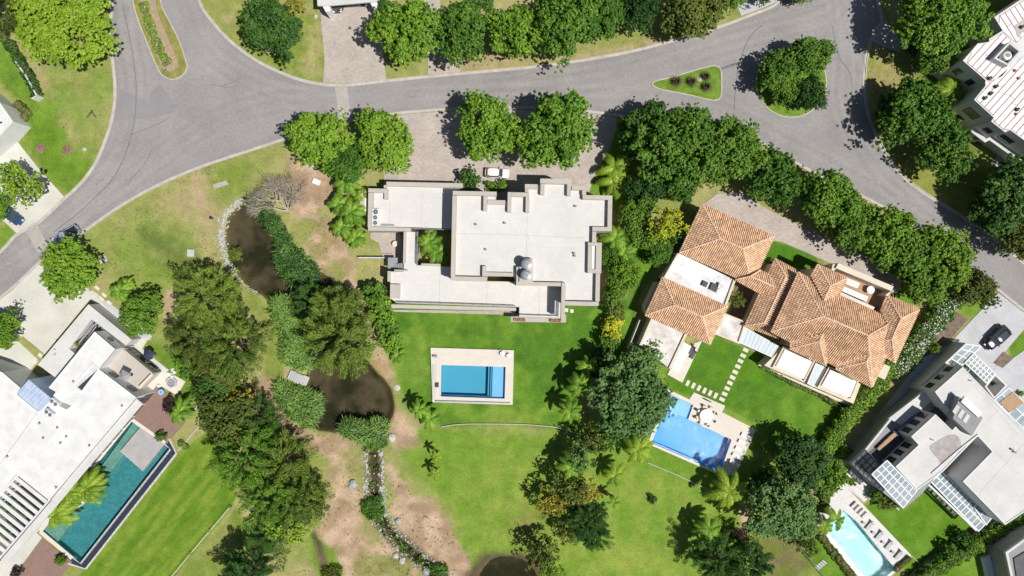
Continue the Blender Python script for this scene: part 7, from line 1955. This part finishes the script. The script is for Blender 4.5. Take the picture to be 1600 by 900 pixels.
# rock between the spiky plants
def boulder(px, py, r, label, m='boulder', h=0.7, group='boulders on the bare ground'):
    x, y, _ = W(px, py); mb = MB(); mb.rock((x, y, 0), r, r * h, 8); return tag(put(mb, 'boulder', M[m]), label, 'boulder', group)
boulder(1093, 124, 0.5, 'white boulder between the spiky plants on the triangular island', 'stone', 0.6, None)
boulder(552, 756, 0.75, 'grey boulder on the sandy ground left of the stream'); boulder(622, 814, 0.6, 'grey boulder right of the stream on the dry ground')
boulder(612, 684, 0.75, 'pale boulder at the head of the stream', 'stone'); boulder(618, 868, 0.6, 'pale boulder on the lower left bank of the stream', 'stone'); boulder(628, 876, 0.6, 'pale boulder just below on the stream bank', 'stone'); boulder(667, 893, 0.75, 'largest grey boulder at the bottom end of the stream'); boulder(547, 760, 0.4, 'small grey stone against the boulder on the sandy ground')
boulder(620, 605, 0.6, 'pale flat boulder at the right tip of the lower pond', 'stone', 0.3); boulder(132, 241 - 8, 0.35, 'small white stone on the grass near the mulch rings', 'stone'); boulder(493, 18 + 8, 0.4, 'pale stone beside the paved carport drive', 'stone'); boulder(720, 8, 0.55, 'white stone on the dry ground at the top', 'stone')
boulder(850, 82, 0.5, 'white stone under the trees above the road', 'stone')
# stones round the upper pond and along the stream: past 300 in all, the rest of them tiny
rk = random.Random(9)
def pick_rocks(line, n, spread, r0, r1):
    L_ = WP(line); seg = [math.hypot(L_[i + 1][0] - L_[i][0], L_[i + 1][1] - L_[i][1]) for i in range(len(L_) - 1)]; tot = sum(seg); out = []
    for k in range(n):
        d = rk.random() * tot; i = 0
        while d > seg[i] and i < len(seg) - 1: d -= seg[i]; i += 1
        f = d / max(seg[i], 1e-6); out.append((L_[i][0] * (1 - f) + L_[i + 1][0] * f + rk.gauss(0, spread), L_[i][1] * (1 - f) + L_[i + 1][1] * f + rk.gauss(0, spread), rk.uniform(r0, r1)))
    return out
bank = smooth_line([(384, 311), (366, 322), (351, 340), (346, 362), (348, 388), (354, 408), (366, 428), (384, 446), (402, 458)], 4)
RK = pick_rocks(bank[:26], 380, 0.36, 0.09, 0.24) + pick_rocks(bank[22:], 70, 0.15, 0.08, 0.15)
SL = [STREAM_L[k] for k in range(len(STREAM_L))]
RS = pick_rocks([(p[0] - 13, p[1]) for p in SL[4:22]], 150, 0.28, 0.08, 0.22) + pick_rocks([(p[0] + 13, p[1]) for p in SL[3:22]], 170, 0.28, 0.08, 0.24) + pick_rocks(SL[3:], 90, 0.7, 0.06, 0.18) + pick_rocks([(p[0] + 9, p[1] - 6) for p in SL[20:]], 110, 0.3, 0.08, 0.22) + pick_rocks([(p[0] - 9, p[1] + 6) for p in SL[20:]], 110, 0.3, 0.08, 0.22)
allr = sorted([(r, x, y, 0) for x, y, r in RK] + [(r, x, y, 1) for x, y, r in RS], reverse=True)
rockm = []
for k in range(8):
    mb = MB(); mb.rock((0, 0, 0), 1.0, 0.8, 6, random.Random(k)); me = mb.mesh('stone'); me.materials.append(M['stone']); rockm.append(me)
pb = thing('pond_stones', 'band of pale rounded stones edging the left bank of the upper pond', 'stones', W(348, 380)); sb = thing('stream_stones', 'pale stones lining both sides of the little stream', 'stones', W(585, 760))
cnt = [0, 0]; rest = [MB(), MB()]
for r, x, y, w_ in allr:
    par = (pb, sb)[w_]
    if cnt[w_] < 290:
        cnt[w_] += 1
        o = bpy.data.objects.new('stone', rockm[rk.randrange(8)]); COL.objects.link(o); o.parent = par; o.location = (x - par.location.x, y - par.location.y, -0.02); o.rotation_euler = (0, 0, rk.random() * 6.28); o.scale = (r, r * rk.uniform(0.7, 1.1), r)
    else:
        rest[w_].rock((x, y, -0.02), r, r * 0.7, 5, rk)
for k in (0, 1): put(rest[k], 'small_stones', M['stone'], (pb, sb)[k], kind='stuff')
# little jetty slab by the pond
x, y, _ = W(466, 591, 0.4); t = thing('jetty', 'short plank jetty between the reeds of the lower pond', 'jetty', (x, y, 0), R(-22))
for k in range(10):
    mb = MB(); mb.box((-1.6 + 0.36 * k, 0.08 * math.sin(k), 0.42), (0.32, 1.7, 0.06)); put(mb, 'plank', M['concrete_grey'], t, local=True)
mb = MB(); mb.box((0, -0.5, 0.3), (3.3, 0.1, 0.16)); mb.box((0, 0.5, 0.3), (3.3, 0.1, 0.16)); put(mb, 'bearer', M['bark'], t, local=True)
# ------------------------------------------------------------------ garden furniture
def lounger(px, py, rz, label, group, col='steel', z=0.07, L_=1.9, canopy=False):
    x, y, _ = W(px, py, 0.35); t = thing('sun_lounger', label, 'sun lounger', (x, y, z), rz, group)
    mb = MB(); mb.box((-0.3, 0, 0.30), (1.25, 0.62, 0.07)); put(mb, 'seat', M[col], t, local=True)
    mb = MB(); mb.bar((0.33, 0, 0.31), (0.92, 0, 0.62), 0.62, 0.07); put(mb, 'backrest', M[col], t, local=True)
    mb = MB(); mb.bar((0.62, 0, 0.5), (0.88, 0, 0.66), 0.5, 0.1); put(mb, 'pillow', M['white_clean'], t, local=True)
    for sx in (-0.85, 0.25):
        for sy in (-0.27, 0.27): mb = MB(); mb.box((sx, sy, 0.13), (0.06, 0.06, 0.27)); put(mb, 'leg', M['dark_metal'], t, local=True)
    return t
def parasol(px, py, r, h, label, m, closed=False, z=0.05, group=None, n=8, cat='parasol'):
    x, y, _ = W(px, py, h + z); t = thing('parasol', label, cat, (x, y, z), 0.3, group)
    mb = MB(); mb.tube([(0, 0, 0), (0, 0, h)], 0.03, 6); put(mb, 'pole', M['steel'], t, local=True)
    mb = MB(); mb.disc((0, 0), 0.3, 0, 0.08, 12); put(mb, 'base', M['dark_metal'], t, local=True)
    mb = MB(); pts = [(r * math.cos(2 * math.pi * k / n), r * math.sin(2 * math.pi * k / n), h - 0.35 * r) for k in range(n)]
    for k in range(n): mb.add([(0, 0, h), pts[k], pts[(k + 1) % n]], [(0, 1, 2)])
    mb.add([(0, 0, h - 0.03)] , [])
    put(mb, 'canopy', m, t, local=True); return t
gl = 'slate loungers on the aqua pool deck'
M['mesh_grey'] = mat('grey_lounger_mesh', (0.48, 0.48, 0.50), 0.7, 0.06, 3); M['teak'] = mat('grey_teak', (0.45, 0.42, 0.39), 0.7, 0.1, 4)
for k, lb in enumerate(('first lounger from the steps on the aqua pool deck', 'second lounger from the steps on the aqua pool deck', 'third lounger from the steps on the aqua pool deck', 'fourth lounger from the steps, nearest the far end of the aqua pool deck')):
    px, py = 1359.5 + 15.2 * k, 821 + 15.3 * k
    lounger(px, py, R(50), lb, gl, 'mesh_grey'); 
    x, y, _ = W(px - 9.5, py - 3.5, 0.4)
    t = thing('side_table', ('small side table above the first lounger', 'small side table between the first and second loungers', 'small side table between the second and third loungers', 'small side table between the third and fourth loungers')[k] + ' at the aqua pool', 'side table', (x, y, 0.07), R(50), 'side tables at the aqua pool')
    mb = MB(); mb.box((0, 0, 0.40), (0.42, 0.36, 0.05)); put(mb, 'table_top', M['teak'], t, local=True)
    for sx in (-0.16, 0.16):
        for sy in (-0.13, 0.13): mb = MB(); mb.box((sx, sy, 0.19), (0.04, 0.04, 0.38)); put(mb, 'leg', M['dark_metal'], t, local=True)
for k in range(4):
    x, y, _ = W(1335 + k * 5.6, 789 + k * 5.4, 0.4); mb = MB(); mb.box((x, y, 0.28), (1.25, 0.42, 0.42), R(44)); t = put(mb, 'bench', M['deck_white']); tag(t, ('top', 'second', 'third', 'lowest')[k] + ' white bench block in the row beside the head of the aqua pool', 'bench', 'bench blocks at the aqua pool')
for k in range(3):
    x0, y0 = 1327 + k * 9, 756 - k * 4.5
    mb = MB(); mb.ribbon(WP([(x0, y0), (x0 + 25, y0 + 26)]), -0.42, 0.42, 0, 0.16 + 0.06 * k); tag(put(mb, 'broad_step', M['deck_white']), ('lower', 'middle', 'upper')[k] + ' long white step between strips of planting above the aqua pool', 'step', 'long white steps')
x, y, _ = W(1320, 749, 0.3); t = thing('plunge_tub', 'small square tub with grey cover at the top of the aqua pool terrace', 'tub', (x, y, 0), R(44)); mb = MB(); mb.box((0, 0, 0.3), (2.1, 1.2, 0.6)); put(mb, 'tub_wall', M['white_clean'], t, local=True); mb = MB(); mb.box((0, 0, 0.61), (1.7, 0.85, 0.04)); put(mb, 'cover', M['grey_mid'], t, local=True)
# loungers by the bright blue pool, dining set
for k in range(5):
    px, py = 1166 - 4.6 * k * 1.0, 682 + 9.6 * k * 1.08
    lounger(px, py, R(-27), ('uppermost', 'second', 'third', 'fourth', 'lowest')[k] + ' white lounger in the row beside the bright blue pool', 'white loungers at the bright blue pool', 'white_clean')
x, y, _ = W(1104, 650, 0.75); t = thing('dining_table', 'round white table at the bright blue pool', 'table', (x, y, 0.07)); mb = MB(); mb.disc((0, 0), 1.2, 0.70, 0.75, 28); put(mb, 'table_top', M['white_clean'], t, local=True); mb = MB(); mb.tube([(0, 0, 0), (0, 0, 0.7)], [0.09, 0.06], 8); put(mb, 'pedestal', M['white_clean'], t, local=True); mb = MB(); mb.disc((0, 0), 0.4, 0, 0.05, 16); put(mb, 'foot', M['white_clean'], t, local=True)
cl = ('east', 'north-east', 'north', 'north-west', 'west', 'south-west', 'south', 'south-east')
for k in range(8):
    a = k * math.pi / 4 + 0.2; cx, cy = x + 1.62 * math.cos(a), y + 1.62 * math.sin(a)
    t = thing('garden_chair', 'beige garden chair on the ' + ('right', 'upper right', 'top', 'upper left', 'left', 'lower left', 'bottom', 'lower right')[k] + ' side of the round white pool table', 'chair', (cx, cy, 0.07), a, 'chairs round the white table')
    mb = MB(); mb.box((0, 0, 0.44), (0.46, 0.48, 0.06)); put(mb, 'seat', M['deck_cream'], t, local=True)
    mb = MB(); mb.box((0.22, 0, 0.68), (0.05, 0.46, 0.42)); put(mb, 'backrest', M['wood'], t, local=True)
    for sx in (-0.19, 0.19):
        for sy in (-0.2, 0.2): mb = MB(); mb.box((sx, sy, 0.2), (0.04, 0.04, 0.42)); put(mb, 'leg', M['dark_metal'], t, local=True)
x, y, _ = W(1108, 627, 1.2); t = thing('parasol', 'closed dark parasol lying on the cream deck by the bright blue pool', 'parasol', (x, y, 0.1), R(-25)); mb = MB(); mb.tube([(-1.0, 0, 0.12), (-0.5, 0, 0.14), (0.6, 0, 0.14), (0.95, 0, 0.12)], [0.03, 0.13, 0.09, 0.02], 8); put(mb, 'canopy', M['dark_metal'], t, local=True); mb = MB(); mb.tube([(0.9, 0, 0.12), (1.3, 0, 0.12)], 0.025, 6); put(mb, 'pole', M['steel'], t, local=True)
# chairs on fenced pool deck and patios
for (px, py, lb) in ((785, 552, 'left round white chair at the upper corner of the fenced pool'), (795, 555.5, 'right round white chair at the upper corner of the fenced pool')):
    x, y, _ = W(px, py, 0.4); t = thing('round_chair', lb, 'chair', (x, y, 0.30), 0.6, 'round white chairs'); mb = MB(); mb.disc((0, 0), 0.42, 0.3, 0.42, 16); put(mb, 'seat', M['white_clean'], t, local=True)
    mb = MB(); P_ = [(0.45 * math.cos(q), 0.45 * math.sin(q), 0.75) for q in [R(40 + 26 * k) for k in range(8)]]; mb.tube(P_, 0.035, 5); put(mb, 'backrest', M['dark_metal'], t, local=True)
    for q in (0.8, 2.4, 3.9, 5.5): mb = MB(); mb.tube([(0.3 * math.cos(q), 0.3 * math.sin(q), 0), (0.34 * math.cos(q), 0.34 * math.sin(q), 0.32)], 0.02, 5); put(mb, 'leg', M['dark_metal'], t, local=True)
x, y, _ = W(680, 556.5, 0.4); t = thing('pool_bench', 'small grey bench at the top left corner of the fenced pool', 'bench', (x, y, 0.30)); mb = MB(); mb.box((0, 0, 0.42), (0.75, 0.35, 0.06)); put(mb, 'seat', M['grey_mid'], t, local=True); mb = MB(); mb.box((-0.3, 0, 0.2), (0.05, 0.3, 0.4)); mb.box((0.3, 0, 0.2), (0.05, 0.3, 0.4)); put(mb, 'legs', M['dark_metal'], t, local=True)
x, y, _ = W(617.5, 381, 0.7); t = thing('patio_table', 'round cream table on the patio beside the stair of the flat-roofed house', 'table', (x, y, 0.04)); mb = MB(); mb.disc((0, 0), 0.5, 0.68, 0.74, 20); put(mb, 'table_top', M['deck_cream'], t, local=True); mb = MB(); mb.tube([(0, 0, 0), (0, 0, 0.68)], 0.06, 8); put(mb, 'pedestal', M['dark_metal'], t, local=True)
x, y, _ = W(1361, 453, 5.2); t = thing('terrace_table', 'round white table on the villa north terrace', 'table', (x, y, 4.4)); mb = MB(); mb.disc((0, 0), 0.65, 0.7, 0.76, 20); put(mb, 'table_top', M['white_clean'], t, local=True); mb = MB(); mb.tube([(0, 0, 0), (0, 0, 0.7)], 0.06, 8); put(mb, 'pedestal', M['white_clean'], t, local=True)
for k in range(2):
    lounger(1083 + 1.8 * k - 1, 546 + 7 * k, R(60), ('upper', 'lower')[k] + ' dark lounger beside the white awning of the villa terrace', 'dark loungers by the awning', 'dark_metal')
# closed grey parasol and sofa on the white house terrace
parasol(192, 588, 1.15, 2.4, 'dark grey pointed parasol on the terrace of the white-roofed house', M['grey_mid'], n=4, z=3.1)
for (px, py, s_, c, lb) in ((226, 562, (1.6, 0.8), 'grey_mid', 'upper grey sofa on the terrace of the white-roofed house'), (240, 573, (1.5, 0.8), 'grey_mid', 'lower grey sofa on the terrace of the white-roofed house')):
    x, y, _ = W(px, py, 0.4); t = thing('garden_sofa', lb, 'sofa', (x, y, 0.05), R(-40), 'sofas on the white house terrace'); mb = MB(); mb.box((0, 0, 0.22), (s_[0], s_[1], 0.36)); put(mb, 'seat', M[c], t, local=True); mb = MB(); mb.box((0, s_[1] / 2 - 0.08, 0.55), (s_[0], 0.16, 0.35)); put(mb, 'backrest', M['dark_metal'], t, local=True)
    mb = MB(); mb.box((-s_[0] / 2 + 0.08, -0.1, 0.47), (0.14, s_[1] * 0.7, 0.15)); mb.box((s_[0] / 2 - 0.08, -0.1, 0.47), (0.14, s_[1] * 0.7, 0.15)); put(mb, 'armrest', M['dark_metal'], t, local=True)
x, y, _ = W(227, 566.5, 0.7); mb = MB(); mb.box((x, y, 0.6), (0.42, 0.38, 0.25), 0.4, 0.8); tag(put(mb, 'cushion', mat('red_fabric', (0.6, 0.10, 0.05))), 'red-orange cushion between the grey sofas', 'cushion')
parasol(230, 555, 1.0, 2.3, 'small dark blue parasol over the sofas of the white-roofed house', mat('navy_fabric', (0.035, 0.05, 0.09)), z=0.05, n=6)
x, y, _ = W(267, 598, 0.5); t = thing('fire_pit', 'grey faceted fire pit on the pale square terrace', 'fire pit', (x, y, 0.04), 0.2); mb = MB(); pts = [(1.0 * math.cos(2 * math.pi * k / 7), 1.0 * math.sin(2 * math.pi * k / 7)) for k in range(7)]; mb.ring(pts, 0.22, 0, 0.45); put(mb, 'rim', M['concrete_grey'], t, local=True); mb = MB(); mb.prism(inset(pts, 0.2), 0.0, 0.22); put(mb, 'bowl', M['grey_mid'], t, local=True)
for (px, py, lb) in ((269, 589, 'upper white stool beside the fire pit'), (262, 584, 'left white stool beside the fire pit'), (272, 582, 'far white stool beside the fire pit'), (248, 603, 'white stool at the corner of the red terrace')):
    x, y, _ = W(px, py, 0.4); t = thing('stool', lb, 'stool', (x, y, 0.04), 0, 'white stools round the fire pit'); mb = MB(); mb.disc((0, 0), 0.28, 0.1, 0.42, 12, 0.9); put(mb, 'seat', M['white_clean'], t, local=True); mb = MB(); mb.disc((0, 0), 0.2, 0, 0.1, 12); put(mb, 'foot', M['dark_metal'], t, local=True)
x, y, _ = W(251.5, 612.8, 0.6); t = thing('blue_table', 'round bright blue table on the red-tiled terrace', 'table', (x, y, 0.04)); mb = MB(); mb.disc((0, 0), 0.58, 0.5, 0.56, 20); put(mb, 'table_top', mat('blue_glass', (0.12, 0.33, 0.68), 0.3), t, local=True); mb = MB(); mb.ring([(0.4 * math.cos(q), 0.4 * math.sin(q)) for q in [k * 0.5236 for k in range(12)]], 0.1, 0.56, 0.6); put(mb, 'inlay', M['ac_white'], t, local=True); mb = MB(); mb.tube([(0, 0, 0), (0, 0, 0.5)], 0.05, 6); put(mb, 'pedestal', M['steel'], t, local=True)
# swing bench near the grove
x, y, _ = W(314, 631, 0.6); t = thing('garden_swing', 'dark swing bench with white frame beside the shaded grove', 'swing bench', (x, y, 0), R(55)); mb = MB(); mb.box((0, 0, 0.45), (1.4, 0.5, 0.08)); put(mb, 'seat', M['dark_metal'], t, local=True); mb = MB(); mb.box((0, 0.28, 0.7), (1.4, 0.06, 0.45)); put(mb, 'backrest', M['dark_metal'], t, local=True)
mb = MB()
for s_ in (-0.9, 0.9): mb.tube([(s_, -0.7, 0), (s_, 0, 1.7), (s_, 0.7, 0)], 0.04, 5)
mb.tube([(-0.9, 0, 1.7), (0.9, 0, 1.7)], 0.04, 5); put(mb, 'frame', M['white_clean'], t, local=True)
# scattered weeds and dry tufts on the rough ground
rs = np.random.RandomState(3)
n = 26000; X = rs.uniform(-92, 92, n); Y = rs.uniform(-52, 52, n)
ok = np.zeros(n, bool)
for P_ in ([(130, 380), (300, 265), (460, 222), (470, 300), (345, 330), (350, 430), (420, 480), (440, 600), (300, 600), (240, 480)], [(430, 600), (520, 690), (600, 690), (760, 900), (380, 900), (500, 800)], [(340, 20), (500, 10), (505, 125), (400, 90)], [(10, 60), (175, 90), (160, 230), (100, 290), (40, 200)], [(460, 250), (530, 270), (560, 440), (620, 600), (480, 420)], [(700, 75), (1030, 60), (860, 90), (710, 112)], [(1355, 80), (1430, 110), (1420, 160), (1356, 160)]):
    ok |= sdf(WP(P_), X, Y) > 0.2
for P_ in (POND_UP, POND_LO, POND_S, strip(STREAM_L, 8)): ok &= sdf(WP(P_), X, Y) < -0.4
ok &= sdf(WP(road), X, Y) < -0.3
X, Y = X[ok], Y[ok]; V = []
keep = vnoise(X, Y, 3.0, 5) + 0.4 * vnoise(X, Y, 0.9, 6) > 0.75
X, Y = X[keep], Y[keep]; m_ = len(X); nb = 5
az = rs.rand(m_, nb) * 6.283; hh = 0.10 + 0.16 * rs.rand(m_, nb); ln = 0.12 + 0.10 * rs.rand(m_, nb)
bx, by = X[:, None] + 0 * az, Y[:, None] + 0 * az; dx, dy = np.cos(az), np.sin(az); wx, wy = -dy * 0.035, dx * 0.035
q = np.stack([np.stack([bx - wx, by - wy, 0 * az - 0.05], -1), np.stack([bx + wx, by + wy, 0 * az - 0.05], -1), np.stack([bx + dx * ln + wx * 0.4, by + dy * ln + wy * 0.4, hh], -1), np.stack([bx + dx * ln - wx * 0.4, by + dy * ln - wy * 0.4, hh], -1)], 2).reshape(-1, 3)
me = leaf_mesh('grass_tufts', q); me.materials.append(mat_leaf('tuft_leaf', (0.20, 0.24, 0.04), (0.42, 0.42, 0.16), 0.2)); o = bpy.data.objects.new('grass_tufts', me); COL.objects.link(o); tag(o, 'short tufts of rough grass scattered over the meadow and bare ground', 'grass', None, 'stuff')
